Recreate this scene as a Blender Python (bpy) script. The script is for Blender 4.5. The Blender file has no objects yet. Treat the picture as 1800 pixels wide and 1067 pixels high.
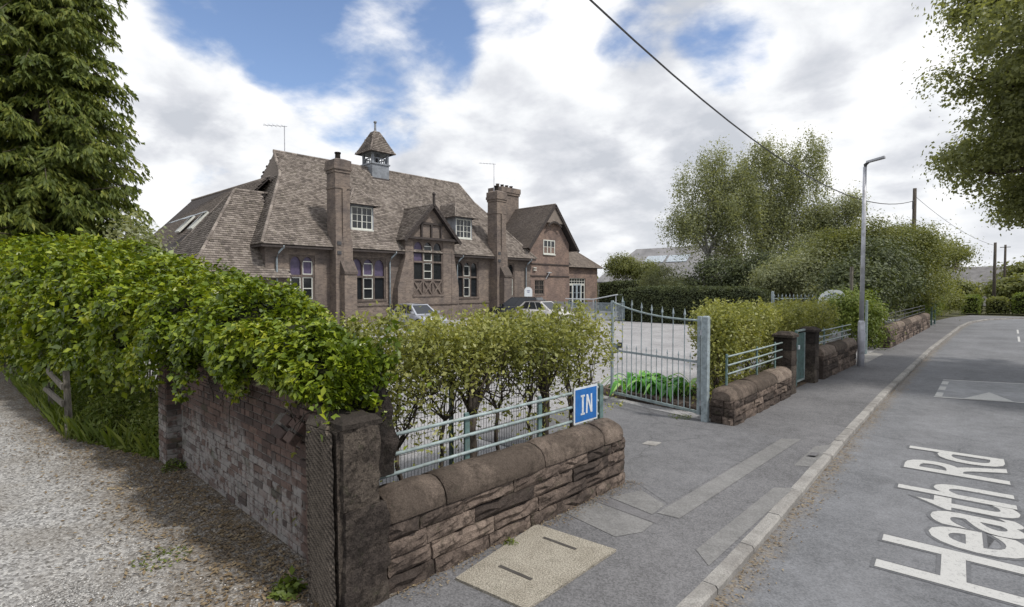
import bpy, math, random
import numpy as np
from mathutils import Vector, Matrix, noise as mnoise

# ------------------------------------------------------------------ camera, sky, sun, exposure
scene = bpy.context.scene
COL = scene.collection
R = math.radians
cam_data = bpy.data.cameras.new('camera')
cam_data.sensor_width = 36.0
cam_data.lens = 18.9
cam_data.clip_start = 0.05
cam_data.clip_end = 3000.0
cam = bpy.data.objects.new('camera', cam_data)
COL.objects.link(cam)
cam.location = (0.0, 0.0, 2.45)
cam.rotation_euler = (R(90 - 1.73), 0.0, R(43.9))
scene.camera = cam

SUN_DIR = Vector((0.70, 0.17, 1.12)).normalized()          # towards the sun
SUN_EL = math.asin(SUN_DIR.z)
SUN_AZ = math.atan2(SUN_DIR.x, SUN_DIR.y)
sun_data = bpy.data.lights.new('sun', 'SUN')
sun_data.energy = 3.2
sun_data.angle = R(4.0)
sun_data.color = (1.0, 0.95, 0.87)
sun = bpy.data.objects.new('sun', sun_data)
COL.objects.link(sun)
sun.rotation_euler = SUN_DIR.to_track_quat('Z', 'Y').to_euler()
sun.location = (0, 0, 40)

scene.view_settings.view_transform = 'Standard'
scene.view_settings.look = 'None'
scene.view_settings.exposure = -0.06
scene.view_settings.gamma = 1.0

world = bpy.data.worlds.new('World')
scene.world = world
world.use_nodes = True


class NT:
    """small helper to write node trees"""
    def __init__(self, tree):
        self.t = tree
        self.x = 0

    def n(self, kind, ins=None, out=0, **props):
        nd = self.t.nodes.new(kind)
        self.x += 40
        nd.location = (self.x, 0)
        for k, v in props.items():
            setattr(nd, k, v)
        for k, v in (ins or {}).items():
            s = nd.inputs[k]
            if isinstance(v, bpy.types.NodeSocket):
                self.t.links.new(v, s)
            else:
                s.default_value = v
        nd_out = nd.outputs[out] if len(nd.outputs) else None
        return nd_out

    def math(self, op, a, b=0.0, c=0.0, clamp=False):
        return self.n('ShaderNodeMath', {0: a, 1: b, 2: c}, operation=op, use_clamp=clamp)

    def ramp(self, fac, stops, interp='LINEAR'):
        nd = self.t.nodes.new('ShaderNodeValToRGB')
        cr = nd.color_ramp
        cr.interpolation = interp
        while len(cr.elements) < len(stops):
            cr.elements.new(0.5)
        for e, (p, c) in zip(cr.elements, stops):
            e.position = p
            e.color = (*c, 1.0) if len(c) == 3 else c
        self.t.links.new(fac, nd.inputs[0])
        return nd.outputs[0]

    def maprange(self, v, a, b, c=0.0, d=1.0, smooth=True):
        return self.n('ShaderNodeMapRange', {'Value': v, 'From Min': a, 'From Max': b, 'To Min': c, 'To Max': d},
                      interpolation_type='SMOOTHSTEP' if smooth else 'LINEAR')

    def mix(self, fac, a, b, blend='MIX'):
        nd = self.t.nodes.new('ShaderNodeMix')
        nd.data_type = 'RGBA'
        nd.blend_type = blend
        for s, v in ((nd.inputs[0], fac), (nd.inputs[6], a), (nd.inputs[7], b)):
            if isinstance(v, bpy.types.NodeSocket):
                self.t.links.new(v, s)
            else:
                s.default_value = (*v, 1.0) if isinstance(v, tuple) and len(v) == 3 else v
        return nd.outputs[2]

    def noise(self, vec, scale, detail=4.0, rough=0.55, dist=0.0, out=0):
        return self.n('ShaderNodeTexNoise', {'Vector': vec, 'Scale': scale, 'Detail': detail, 'Roughness': rough,
                                             'Distortion': dist}, out=out)

    def voronoi(self, vec, scale, feature='F1', out=0):
        return self.n('ShaderNodeTexVoronoi', {'Vector': vec, 'Scale': scale}, out=out, feature=feature)

    def pos(self):
        return self.n('ShaderNodeNewGeometry', out=0)


def build_sky():
    wt = world.node_tree
    wt.nodes.clear()
    T = NT(wt)
    sky = T.n('ShaderNodeTexSky', sky_type='NISHITA', sun_disc=False, sun_elevation=SUN_EL, sun_rotation=SUN_AZ,
              altitude=50.0, air_density=1.0, dust_density=0.6, ozone_density=1.4)
    d = T.n('ShaderNodeTexCoord', out=0)
    sep = wt.nodes.new('ShaderNodeSeparateXYZ')
    wt.links.new(d, sep.inputs[0])
    zz = T.math('MAXIMUM', sep.outputs[2], 0.0)
    k = T.math('ADD', zz, 0.34)
    px = T.math('DIVIDE', sep.outputs[0], k)
    py = T.math('DIVIDE', sep.outputs[1], k)

    def dens(ox, oy):
        p = T.n('ShaderNodeCombineXYZ', {0: T.math('ADD', px, ox), 1: T.math('ADD', py, oy), 2: T.math('MULTIPLY', zz, 1.2)})
        big = T.noise(p, 1.5, 2.0, 0.5, 0.1)
        fine = T.noise(p, 3.3, 9.0, 0.55, 0.15)
        return T.math('ADD', T.math('MULTIPLY', big, 0.62), T.math('MULTIPLY', fine, 0.55))
    n0 = dens(0.0, 0.0)
    n1 = dens(0.10, 0.075)          # the same deck a little nearer the sun
    cov = n0
    # breaks in the cloud deck: direction, radius (cosine), depth
    for dv, c0, amt in SKY_BREAKS:
        dt = T.n('ShaderNodeVectorMath', {0: d, 1: dv}, operation='DOT_PRODUCT', out=1)
        cov = T.math('SUBTRACT', cov, T.maprange(dt, c0, 1.0, 0.0, amt))
    cov = T.math('ADD', cov, T.maprange(sep.outputs[2], 0.46, 0.28, 0.0, 0.11))
    cover = T.maprange(cov, 0.42, 0.56)
    lit = T.math('MULTIPLY', T.math('SUBTRACT', n0, n1), 2.6)
    thick = T.maprange(cov, 0.52, 0.72, 0.0, 0.20)
    shade = T.math('SUBTRACT', T.math('ADD', lit, 0.62), thick)
    cl = T.ramp(shade, [(0.20, (6.4, 6.7, 7.3)), (0.38, (8.0, 8.2, 8.7)), (0.52, (9.7, 9.9, 10.2)), (0.70, (11.4, 11.4, 11.5))])
    low = T.maprange(sep.outputs[2], 0.0, 0.22, 1.0, 0.0)
    cl = T.mix(T.math('MULTIPLY', low, 0.45), cl, (9.6, 9.8, 10.1, 1.0))
    blue = T.mix(1.0, sky, (1.75, 1.72, 1.80, 1.0), 'MULTIPLY')
    col = T.mix(cover, blue, cl)
    bg = T.n('ShaderNodeBackground', {'Color': col, 'Strength': 0.1})
    T.n('ShaderNodeOutputWorld', {'Surface': bg})


SKY_BREAKS = [
    ((-0.8500, 0.3255, 0.4145), 0.983, 0.155),
    ((-0.7972, 0.4772, 0.3997), 0.989, 0.10),
    ((-0.6511, 0.6200, 0.4380), 0.987, 0.09),
    ((-0.3439, 0.8621, 0.3722), 0.994, 0.20),
]
build_sky()

# ------------------------------------------------------------------ object helpers
ORG = {}


def setp(o, label=None, cat=None, group=None, kind=None):
    for k, v in (('label', label), ('category', cat), ('group', group), ('kind', kind)):
        if v:
            o[k] = v
    return o


def thing(name, label, cat, loc, group=None):
    o = bpy.data.objects.new(name, None)
    o.empty_display_size = 0.2
    COL.objects.link(o)
    o.location = loc
    ORG[o.name] = np.array(loc, float)
    return setp(o, label, cat, group)


def link(name, me, mat, parent, org):
    if mat is not None and not me.materials:
        me.materials.append(mat)
    o = bpy.data.objects.new(name, me)
    COL.objects.link(o)
    if parent is not None:
        o.parent = parent
    else:
        o.location = org
    ORG[o.name] = np.array(org, float)
    return o


def np_obj(name, V, F, mat, parent=None, smooth=False, kind=None, label=None):
    """V (n,3) world coords, F (m,k) same-size faces or list of arrays"""
    V = np.asarray(V, float)
    org = ORG[parent.name] if parent is not None else np.array([V[:, 0].mean(), V[:, 1].mean(), V[:, 2].min()])
    me = bpy.data.meshes.new(name)
    Vl = (V - org).astype(np.float32)
    Fs = F if isinstance(F, list) and np.ndim(F[0]) == 2 else [F]
    Fs = [np.asarray(f, np.int32) for f in Fs if len(f)]
    nl = sum(f.size for f in Fs)
    nf = sum(len(f) for f in Fs)
    me.vertices.add(len(Vl))
    me.vertices.foreach_set('co', Vl.ravel())
    me.loops.add(nl)
    me.polygons.add(nf)
    me.loops.foreach_set('vertex_index', np.concatenate([f.ravel() for f in Fs]))
    starts, tot = [], 0
    for f in Fs:
        starts.append(tot + np.arange(len(f)) * f.shape[1])
        tot += f.size
    me.polygons.foreach_set('loop_start', np.concatenate(starts).astype(np.int32))
    if smooth:
        me.polygons.foreach_set('use_smooth', np.ones(nf, bool))
    me.update(calc_edges=True)
    me.validate()
    o = link(name, me, mat, parent, org)
    return setp(o, label=label, kind=kind)


class MB:
    def __init__(self):
        self.v = []
        self.f = []

    def add(self, vs, fs):
        b = len(self.v)
        self.v += [tuple(map(float, q)) for q in vs]
        self.f += [tuple(i + b for i in f) for f in fs]
        return self

    def face(self, *pts):
        return self.add(pts, [tuple(range(len(pts)))])

    def box(self, x0, x1, y0, y1, z0, z1):
        return self.add([(x0, y0, z0), (x1, y0, z0), (x1, y1, z0), (x0, y1, z0), (x0, y0, z1), (x1, y0, z1), (x1, y1, z1), (x0, y1, z1)],
                        [(0, 3, 2, 1), (4, 5, 6, 7), (0, 1, 5, 4), (1, 2, 6, 5), (2, 3, 7, 6), (3, 0, 4, 7)])

    def bbox(self, x0, x1, y0, y1, z0, z1, b=0.01):
        """box with chamfered top edges"""
        return self.frustum((x0, x1, y0, y1), z0, (x0, x1, y0, y1), z1 - b, cap=False).frustum((x0, x1, y0, y1), z1 - b, (x0 + b, x1 - b, y0 + b, y1 - b), z1, base=False)

    def frustum(self, r0, z0, r1, z1, cap=True, base=True):
        a = [(r0[0], r0[2], z0), (r0[1], r0[2], z0), (r0[1], r0[3], z0), (r0[0], r0[3], z0)]
        c = [(r1[0], r1[2], z1), (r1[1], r1[2], z1), (r1[1], r1[3], z1), (r1[0], r1[3], z1)]
        fs = [(0, 1, 5, 4), (1, 2, 6, 5), (2, 3, 7, 6), (3, 0, 4, 7)]
        if base:
            fs.append((0, 3, 2, 1))
        if cap:
            fs.append((4, 5, 6, 7))
        return self.add(a + c, fs)

    def bar(self, p, q, w, h, upv=(0, 0, 1)):
        """rectangular bar from p to q"""
        p, q = Vector(p), Vector(q)
        d = (q - p).normalized()
        u = Vector(upv)
        s = d.cross(u)
        if s.length < 1e-4:
            s = d.cross(Vector((0, 1, 0)))
        s.normalize()
        u = s.cross(d).normalized()
        s *= w / 2
        u *= h / 2
        vs = [p - s - u, p + s - u, p + s + u, p - s + u, q - s - u, q + s - u, q + s + u, q - s + u]
        return self.add(vs, [(0, 1, 2, 3), (4, 7, 6, 5), (0, 4, 5, 1), (1, 5, 6, 2), (2, 6, 7, 3), (3, 7, 4, 0)])

    def tube(self, pts, rad, seg=8, cap=True):
        pts = [Vector(p) for p in pts]
        n = len(pts)
        rr = rad if isinstance(rad, (list, tuple)) else [rad] * n
        vs = []
        ref = Vector((0.31, 0.17, 0.93))
        for i, p in enumerate(pts):
            d = (pts[min(i + 1, n - 1)] - pts[max(i - 1, 0)]).normalized()
            a = d.cross(ref)
            if a.length < 1e-3:
                a = d.cross(Vector((1, 0, 0)))
            a.normalize()
            b = d.cross(a)
            for k in range(seg):
                t = 2 * math.pi * k / seg
                vs.append(p + (a * math.cos(t) + b * math.sin(t)) * rr[i])
        fs = []
        for i in range(n - 1):
            for k in range(seg):
                k2 = (k + 1) % seg
                fs.append((i * seg + k, i * seg + k2, (i + 1) * seg + k2, (i + 1) * seg + k))
        if cap:
            fs.append(tuple(reversed(range(seg))))
            fs.append(tuple((n - 1) * seg + k for k in range(seg)))
        return self.add(vs, fs)

    def prism(self, poly, vec):
        """extrude planar polygon by vec"""
        n = len(poly)
        vec = Vector(vec)
        top = [Vector(p) + vec for p in poly]
        fs = [tuple(range(n)), tuple(reversed(range(n, 2 * n)))]
        for i in range(n):
            j = (i + 1) % n
            fs.append((i, i + n, j + n, j))
        return self.add(list(poly) + top, fs)

    def lathe(self, c, prof, seg=12):
        """profile [(r, z)] about a vertical axis through c"""
        vs, fs = [], []
        for r, z in prof:
            for k in range(seg):
                t = 2 * math.pi * k / seg
                vs.append((c[0] + r * math.cos(t), c[1] + r * math.sin(t), c[2] + z))
        for i in range(len(prof) - 1):
            for k in range(seg):
                k2 = (k + 1) % seg
                fs.append((i * seg + k, i * seg + k2, (i + 1) * seg + k2, (i + 1) * seg + k))
        fs.append(tuple(reversed(range(seg))))
        fs.append(tuple((len(prof) - 1) * seg + k for k in range(seg)))
        return self.add(vs, fs)

    def build(self, name, mat, parent=None, smooth=False, kind=None, label=None):
        V = np.array(self.v, float)
        org = ORG[parent.name] if parent is not None else np.array([V[:, 0].mean(), V[:, 1].mean(), V[:, 2].min()])
        me = bpy.data.meshes.new(name)
        me.from_pydata([tuple(q) for q in (V - org)], [], self.f)
        if smooth:
            for p in me.polygons:
                p.use_smooth = True
        me.update()
        return setp(link(name, me, mat, parent, org), label=label, kind=kind)


def inst(name, me, parent, loc, rot=(0, 0, 0), scale=(1, 1, 1)):
    """piece sharing mesh data, world loc under a parent whose origin is known"""
    o = bpy.data.objects.new(name, me)
    COL.objects.link(o)
    o.parent = parent
    o.location = Vector(loc) - Vector(ORG[parent.name])
    o.rotation_euler = rot
    o.scale = scale
    return o


def fbm(x, y, z, s=1.0, o=3):
    return mnoise.fractal(Vector((x * s, y * s, z * s)), 0.7, 2.0, o)

# ------------------------------------------------------------------ materials
def new_mat(name):
    m = bpy.data.materials.new(name)
    m.use_nodes = True
    m.node_tree.nodes.clear()
    return m, NT(m.node_tree)


def finish(T, color, rough=0.8, bump=None, bstr=0.3, bdist=0.02, metallic=0.0, spec=0.3, extra=None, coat=0.0):
    ins = {'Base Color': color if isinstance(color, bpy.types.NodeSocket) else (*color, 1.0), 'Roughness': rough,
           'Metallic': metallic, 'Specular IOR Level': spec, 'Coat Weight': coat}
    if bump is not None:
        ins['Normal'] = T.n('ShaderNodeBump', {'Height': bump, 'Strength': bstr, 'Distance': bdist})
    s = T.n('ShaderNodeBsdfPrincipled', ins)
    if extra:
        s = extra(s)
    T.n('ShaderNodeOutputMaterial', {'Surface': s})


def leaf_mat(name, stops, transl=0.35, rough=0.5, tcol=None, obj_random=False, rv=0.6):
    m, T = new_mat(name)
    if obj_random:
        rnd = T.n('ShaderNodeObjectInfo', out=5)
    else:
        rnd = T.n('ShaderNodeNewGeometry', out=8)
    big = T.noise(T.pos(), 1.3, 2.0)
    f = T.math('ADD', T.math('MULTIPLY', rnd, rv), T.math('ADD', T.math('MULTIPLY', T.math('SUBTRACT', big, 0.5), 1.1), (1 - rv) * 0.5), clamp=True)
    c = T.ramp(f, stops)
    tc = T.mix(1.0, c, tcol or (1.25, 1.2, 0.55), 'MULTIPLY')

    def ex(s):
        t = T.n('ShaderNodeBsdfTranslucent', {'Color': tc})
        return T.n('ShaderNodeMixShader', {0: transl, 1: s, 2: t})
    finish(T, c, rough, spec=0.35, extra=ex)
    return m


def plain(name, col, rough=0.6, metallic=0.0, spec=0.4, var=0.25, scale=6.0, bstr=0.15, dirt=None, coat=0.0):
    """paint or metal with slight mottling, dirt and a rough surface"""
    m, T = new_mat(name)
    p = T.pos()
    n1 = T.noise(p, scale, 5.0)
    n2 = T.noise(p, scale * 9, 3.0)
    f = T.maprange(n1, 0.3, 0.7)
    c = T.mix(f, tuple(v * (1 - var) for v in col), tuple(min(1, v * (1 + var * 0.6)) for v in col))
    if dirt:
        c = T.mix(T.math('MULTIPLY', T.maprange(T.noise(p, scale * 2.3, 6.0), 0.5, 0.72), dirt[1]), c, dirt[0])
    finish(T, c, rough, bump=n2, bstr=bstr, bdist=0.004, metallic=metallic, spec=spec, coat=coat)
    return m


def asphalt(name, base, speck=0.35, gutter=False, warm=(1, 1, 1)):
    m, T = new_mat(name)
    p = T.pos()
    v = T.voronoi(p, 75.0, out=1)
    sep = T.n('ShaderNodeSeparateColor', {0: v}, out=0)
    big = T.noise(p, 0.55, 5.0, 0.6)
    med = T.noise(p, 5.0, 6.0, 0.65)
    fin = T.noise(p, 160.0, 2.0)
    k = T.math('ADD', T.math('MULTIPLY', T.math('SUBTRACT', sep, 0.5), speck),
               T.math('ADD', T.math('MULTIPLY', T.math('SUBTRACT', big, 0.5), 0.95), T.math('MULTIPLY', T.math('SUBTRACT', med, 0.5), 0.8)))
    k = T.math('ADD', k, 1.0)
    kk = T.n('ShaderNodeCombineXYZ', {0: T.math('MULTIPLY', k, base[0]), 1: T.math('MULTIPLY', k, base[1]), 2: T.math('MULTIPLY', k, base[2])})
    c = kk
    cr = T.voronoi(T.n('ShaderNodeVectorMath', {0: p, 1: T.n('ShaderNodeVectorMath', {0: T.noise(p, 3.0, 4.0, out=1), 1: (0.35, 0.35, 0.35)}, operation='MULTIPLY')}, operation='ADD'), 0.42, 'DISTANCE_TO_EDGE')
    c = T.mix(T.math('MULTIPLY', T.maprange(cr, 0.0, 0.012, 1.0, 0.0), T.maprange(T.noise(p, 0.35, 2.0), 0.5, 0.6, 0.0, 0.55)), c, tuple(b * 0.5 for b in base))
    if gutter:
        uv = T.n('ShaderNodeUVMap', out=0)
        u = T.n('ShaderNodeSeparateXYZ', {0: uv}, out=0)
        u2 = T.math('ADD', u, T.math('MULTIPLY', T.math('SUBTRACT', T.noise(p, 2.2, 6.0, 0.7), 0.5), 0.5))
        g = T.maprange(u2, 0.02, 0.28, 1.0, 0.0)
        gcol = T.mix(T.maprange(T.noise(p, 38.0, 4.0), 0.4, 0.62), (0.11, 0.085, 0.06), (0.27, 0.22, 0.15))
        c = T.mix(T.math('MULTIPLY', g, T.maprange(T.noise(p, 14.0, 5.0), 0.36, 0.66, 0.1, 0.8)), c, gcol)
        # tyre-polished wheel track
        w = T.maprange(T.math('ABSOLUTE', T.math('SUBTRACT', u, 0.95)), 0.0, 0.5, 0.10, 0.0)
        c = T.mix(w, c, (0.26, 0.26, 0.27))
    h = T.math('ADD', T.math('MULTIPLY', sep, 0.6), fin)
    finish(T, c, 0.85, bump=h, bstr=0.35, bdist=0.006, spec=0.25)
    return m


def stone(name, c_dark, c_mid, c_light, moss=(0.05, 0.06, 0.03), soot=0.5, bscale=14.0, bstr=0.6, mossamt=0.5, rv=0.38, speck=0.25):
    m, T = new_mat(name)
    p = T.pos()
    rnd = T.n('ShaderNodeObjectInfo', out=5)
    n1 = T.noise(p, 3.2, 8.0, 0.65, 0.3)
    n2 = T.noise(p, bscale, 8.0, 0.7)
    n3 = T.noise(p, 90.0, 3.0)
    f = T.math('ADD', T.math('MULTIPLY', n1, 0.8), T.math('MULTIPLY', T.math('SUBTRACT', rnd, 0.5), rv))
    c = T.ramp(f, [(0.28, c_dark), (0.45, c_mid), (0.62, c_light)])
    c = T.mix(T.math('MULTIPLY', T.maprange(n2, 0.47, 0.66), soot), c, tuple(v * 0.28 for v in c_mid))
    c = T.mix(T.math('MULTIPLY', T.maprange(T.noise(p, 7.0, 6.0, 0.7), 0.56, 0.7), mossamt), c, moss)
    c = T.mix(speck, c, T.mix(T.maprange(n3, 0.3, 0.7), (0.35, 0.35, 0.35), (1.65, 1.65, 1.65)), 'MULTIPLY')
    n4 = T.noise(p, 34.0, 7.0, 0.75)
    h = T.math('ADD', T.math('ADD', n2, T.math('MULTIPLY', n4, 0.5)), T.math('MULTIPLY', n3, 0.2))
    c = T.mix(T.math('MULTIPLY', T.maprange(n4, 0.5, 0.72), soot * 0.7), c, tuple(v * 0.35 for v in c_mid))
    finish(T, c, 0.92, bump=h, bstr=bstr, bdist=0.03, spec=0.15)
    return m


def brick_piece(name, bed=False):
    m, T = new_mat(name)
    p = T.pos()
    rnd = T.n('ShaderNodeObjectInfo', out=5)
    isl = T.n('ShaderNodeNewGeometry', out=8)
    r2 = T.math('FRACT', T.math('ADD', T.math('MULTIPLY', rnd, 7.31), T.math('MULTIPLY', isl, 0.97)))
    c = T.ramp(r2, [(0.0, (0.060, 0.046, 0.042)), (0.3, (0.090, 0.064, 0.056)), (0.6, (0.112, 0.077, 0.066)), (0.85, (0.145, 0.098, 0.082)), (1.0, (0.078, 0.063, 0.057))])
    n2 = T.noise(p, 26.0, 6.0, 0.7)
    if bed:
        c = T.ramp(T.noise(p, 9.0, 8.0, 0.75), [(0.35, (0.075, 0.066, 0.06)), (0.65, (0.19, 0.175, 0.16))])
    c = T.mix(T.math('MULTIPLY', T.maprange(n2, 0.45, 0.7), 0.55), c, (0.035, 0.03, 0.028))
    # lime bloom: a band of old whitewash low on the wall, broken up, some bricks bare
    z = T.n('ShaderNodeSeparateXYZ', {0: p}, out=2)
    zz = T.math('ADD', z, T.math('MULTIPLY', T.math('SUBTRACT', T.noise(p, 1.8, 4.0), 0.5), 0.9))
    band = T.math('MULTIPLY', T.maprange(zz, 0.95, 0.62, 0.0, 1.0), T.maprange(T.noise(p, 11.0, 6.0, 0.7), 0.36, 0.55))
    pick = 1.0 if bed else T.maprange(T.math('FRACT', T.math('MULTIPLY', r2, 5.7)), 0.12, 0.30, 0.12, 1.0)
    x = T.n('ShaderNodeSeparateXYZ', {0: p}, out=0)
    notquoin = T.maprange(x, -4.60, -4.75)
    c = T.mix(T.math('MULTIPLY', T.math('MULTIPLY', T.math('MULTIPLY', band, pick), notquoin), 0.72), c, (0.29, 0.28, 0.268))
    c = T.mix(T.math('MULTIPLY', T.maprange(T.noise(p, 4.0, 5.0), 0.58, 0.7), 0.5), c, (0.05, 0.055, 0.03))
    finish(T, c, 0.92, bump=T.math('ADD', n2, T.math('MULTIPLY', T.noise(p, 120.0, 2.0), 0.3)), bstr=0.5, bdist=0.012, spec=0.15)
    return m


def brick_far(name, c1, c2, mo):
    m, T = new_mat(name)
    g = T.t.nodes.new('ShaderNodeNewGeometry')
    sp = T.t.nodes.new('ShaderNodeSeparateXYZ')
    T.t.links.new(g.outputs[0], sp.inputs[0])
    sn = T.t.nodes.new('ShaderNodeSeparateXYZ')
    T.t.links.new(g.outputs[3], sn.inputs[0])
    ax = T.math('GREATER_THAN', T.math('ABSOLUTE', sn.outputs[0]), 0.6)
    u = T.math('ADD', T.math('MULTIPLY', ax, sp.outputs[1]), T.math('MULTIPLY', T.math('SUBTRACT', 1.0, ax), sp.outputs[0]))
    uv = T.n('ShaderNodeCombineXYZ', {0: u, 1: sp.outputs[2], 2: 0.0})
    bt = T.t.nodes.new('ShaderNodeTexBrick')
    T.t.links.new(uv, bt.inputs['Vector'])
    for k, v in (('Color1', (*c1, 1)), ('Color2', (*c2, 1)), ('Mortar', (*mo, 1)), ('Scale', 1.0),
                 ('Mortar Size', 0.009), ('Mortar Smooth', 0.3), ('Bias', 0.0), ('Brick Width', 0.23), ('Row Height', 0.078)):
        bt.inputs[k].default_value = v
    n = T.noise(g.outputs[0], 0.8, 6.0, 0.65)
    n2 = T.noise(g.outputs[0], 4.0, 6.0, 0.65)
    c = T.mix(0.7, bt.outputs[0], T.ramp(n, [(0.32, (0.52, 0.52, 0.56)), (0.66, (1.3, 1.22, 1.12))]), 'MULTIPLY')
    c = T.mix(T.math('MULTIPLY', T.maprange(n2, 0.5, 0.72), 0.55), c, (0.075, 0.058, 0.055))
    finish(T, c, 0.92, bump=bt.outputs[1], bstr=-0.4, bdist=0.02, spec=0.12)
    return m


def tile_mat(name, stops, lichen=0.5):
    m, T = new_mat(name)
    p = T.pos()
    isl = T.n('ShaderNodeNewGeometry', out=8)
    n = T.noise(p, 0.9, 5.0, 0.6)
    f = T.math('ADD', T.math('MULTIPLY', isl, 0.42), T.math('MULTIPLY', n, 0.62))
    c = T.ramp(f, stops)
    n2 = T.noise(p, 5.5, 6.0, 0.7)
    c = T.mix(T.math('MULTIPLY', T.maprange(n2, 0.52, 0.7), lichen), c, (0.17, 0.165, 0.10))
    c = T.mix(T.math('MULTIPLY', T.maprange(T.noise(p, 2.2, 6.0, 0.7), 0.54, 0.74), 0.5), c, (0.075, 0.068, 0.062))
    finish(T, c, 0.9, bump=T.noise(p, 40.0, 4.0), bstr=0.3, bdist=0.01, spec=0.15)
    return m


def gravel_mat():
    m, T = new_mat('gravel')
    p = T.pos()
    v = T.t.nodes.new('ShaderNodeTexVoronoi')
    T.t.links.new(p, v.inputs['Vector'])
    v.inputs['Scale'].default_value = 44.0
    s = T.n('ShaderNodeSeparateColor', {0: v.outputs[1]}, out=0)
    c = T.ramp(s, [(0.0, (0.13, 0.125, 0.12)), (0.35, (0.27, 0.265, 0.26)), (0.7, (0.40, 0.395, 0.385)), (1.0, (0.52, 0.51, 0.49))])
    n = T.noise(p, 0.9, 5.0, 0.6)
    c = T.mix(T.math('MULTIPLY', T.maprange(n, 0.42, 0.66), 0.45), c, (0.17, 0.15, 0.125))
    yy0 = T.n('ShaderNodeSeparateXYZ', {0: p}, out=1)
    yw = T.math('ADD', yy0, T.math('MULTIPLY', T.math('SUBTRACT', T.noise(p, 0.5, 3.0), 0.5), 1.2))
    rut = T.math('MAXIMUM', T.maprange(T.math('ABSOLUTE', T.math('ADD', yw, 0.55)), 0.0, 0.45, 1.0, 0.0), T.maprange(T.math('ABSOLUTE', T.math('ADD', yw, 2.2)), 0.0, 0.45, 1.0, 0.0))
    c = T.mix(T.math('MULTIPLY', rut, T.maprange(T.noise(p, 5.0, 6.0, 0.7), 0.35, 0.6, 0.1, 0.6)), c, (0.40, 0.385, 0.36))
    # leaf mould and soil along wall and hedge foot, with the wall's soft shadow painted in (world Y towards the wall)
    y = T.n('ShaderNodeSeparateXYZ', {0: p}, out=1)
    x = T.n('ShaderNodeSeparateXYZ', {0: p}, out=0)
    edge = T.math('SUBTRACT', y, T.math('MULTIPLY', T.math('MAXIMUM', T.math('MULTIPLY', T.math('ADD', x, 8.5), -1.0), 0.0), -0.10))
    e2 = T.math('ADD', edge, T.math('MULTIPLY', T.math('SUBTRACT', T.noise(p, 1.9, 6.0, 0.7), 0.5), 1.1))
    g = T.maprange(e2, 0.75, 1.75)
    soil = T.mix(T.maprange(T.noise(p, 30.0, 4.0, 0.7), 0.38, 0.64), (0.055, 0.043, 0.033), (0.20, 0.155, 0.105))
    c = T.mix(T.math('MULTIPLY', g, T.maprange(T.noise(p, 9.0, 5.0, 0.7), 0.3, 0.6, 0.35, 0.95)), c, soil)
    h = T.math('SUBTRACT', 1.0, v.outputs[0])
    finish(T, c, 0.95, bump=h, bstr=0.9, bdist=0.02, spec=0.15)
    return m


def soil_mat(name, a, b):
    m, T = new_mat(name)
    p = T.pos()
    n = T.noise(p, 6.0, 8.0, 0.75)
    c = T.ramp(n, [(0.35, a), (0.65, b)])
    finish(T, c, 0.95, bump=T.noise(p, 30.0, 5.0), bstr=0.7, bdist=0.03, spec=0.1)
    return m


def glass_mat(name, col=(0.018, 0.02, 0.024), rough=0.06):
    m, T = new_mat(name)
    p = T.pos()
    c = T.mix(T.noise(p, 1.5, 3.0), tuple(v * 0.6 for v in col), tuple(v * 1.5 for v in col))
    finish(T, c, rough, bump=T.noise(p, 0.9, 2.0), bstr=0.03, bdist=0.05, spec=0.6)
    return m


def bark_mat(name, a, b):
    m, T = new_mat(name)
    p = T.n('ShaderNodeMapping', {'Vector': T.pos(), 'Scale': (1.0, 1.0, 0.22)})
    n = T.noise(p, 22.0, 7.0, 0.7)
    c = T.ramp(n, [(0.36, a), (0.62, b)])
    finish(T, c, 0.95, bump=n, bstr=0.8, bdist=0.02, spec=0.1)
    return m


def paint_mat(name, col, wear=0.35, under=(0.13, 0.13, 0.135)):
    m, T = new_mat(name)
    p = T.pos()
    f = T.math('MAXIMUM', T.maprange(T.noise(p, 26.0, 8.0, 0.75), 0.52, 0.68), T.maprange(T.noise(p, 110.0, 4.0, 0.7), 0.55, 0.7))
    c = T.mix(T.math('MULTIPLY', f, wear), col, under)
    c = T.mix(T.math('MULTIPLY', T.noise(p, 4.0, 4.0), 0.25), c, tuple(v * 0.75 for v in col))
    finish(T, c, 0.75, bump=T.noise(p, 150.0, 2.0), bstr=0.2, bdist=0.004, spec=0.3)
    return m


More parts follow.
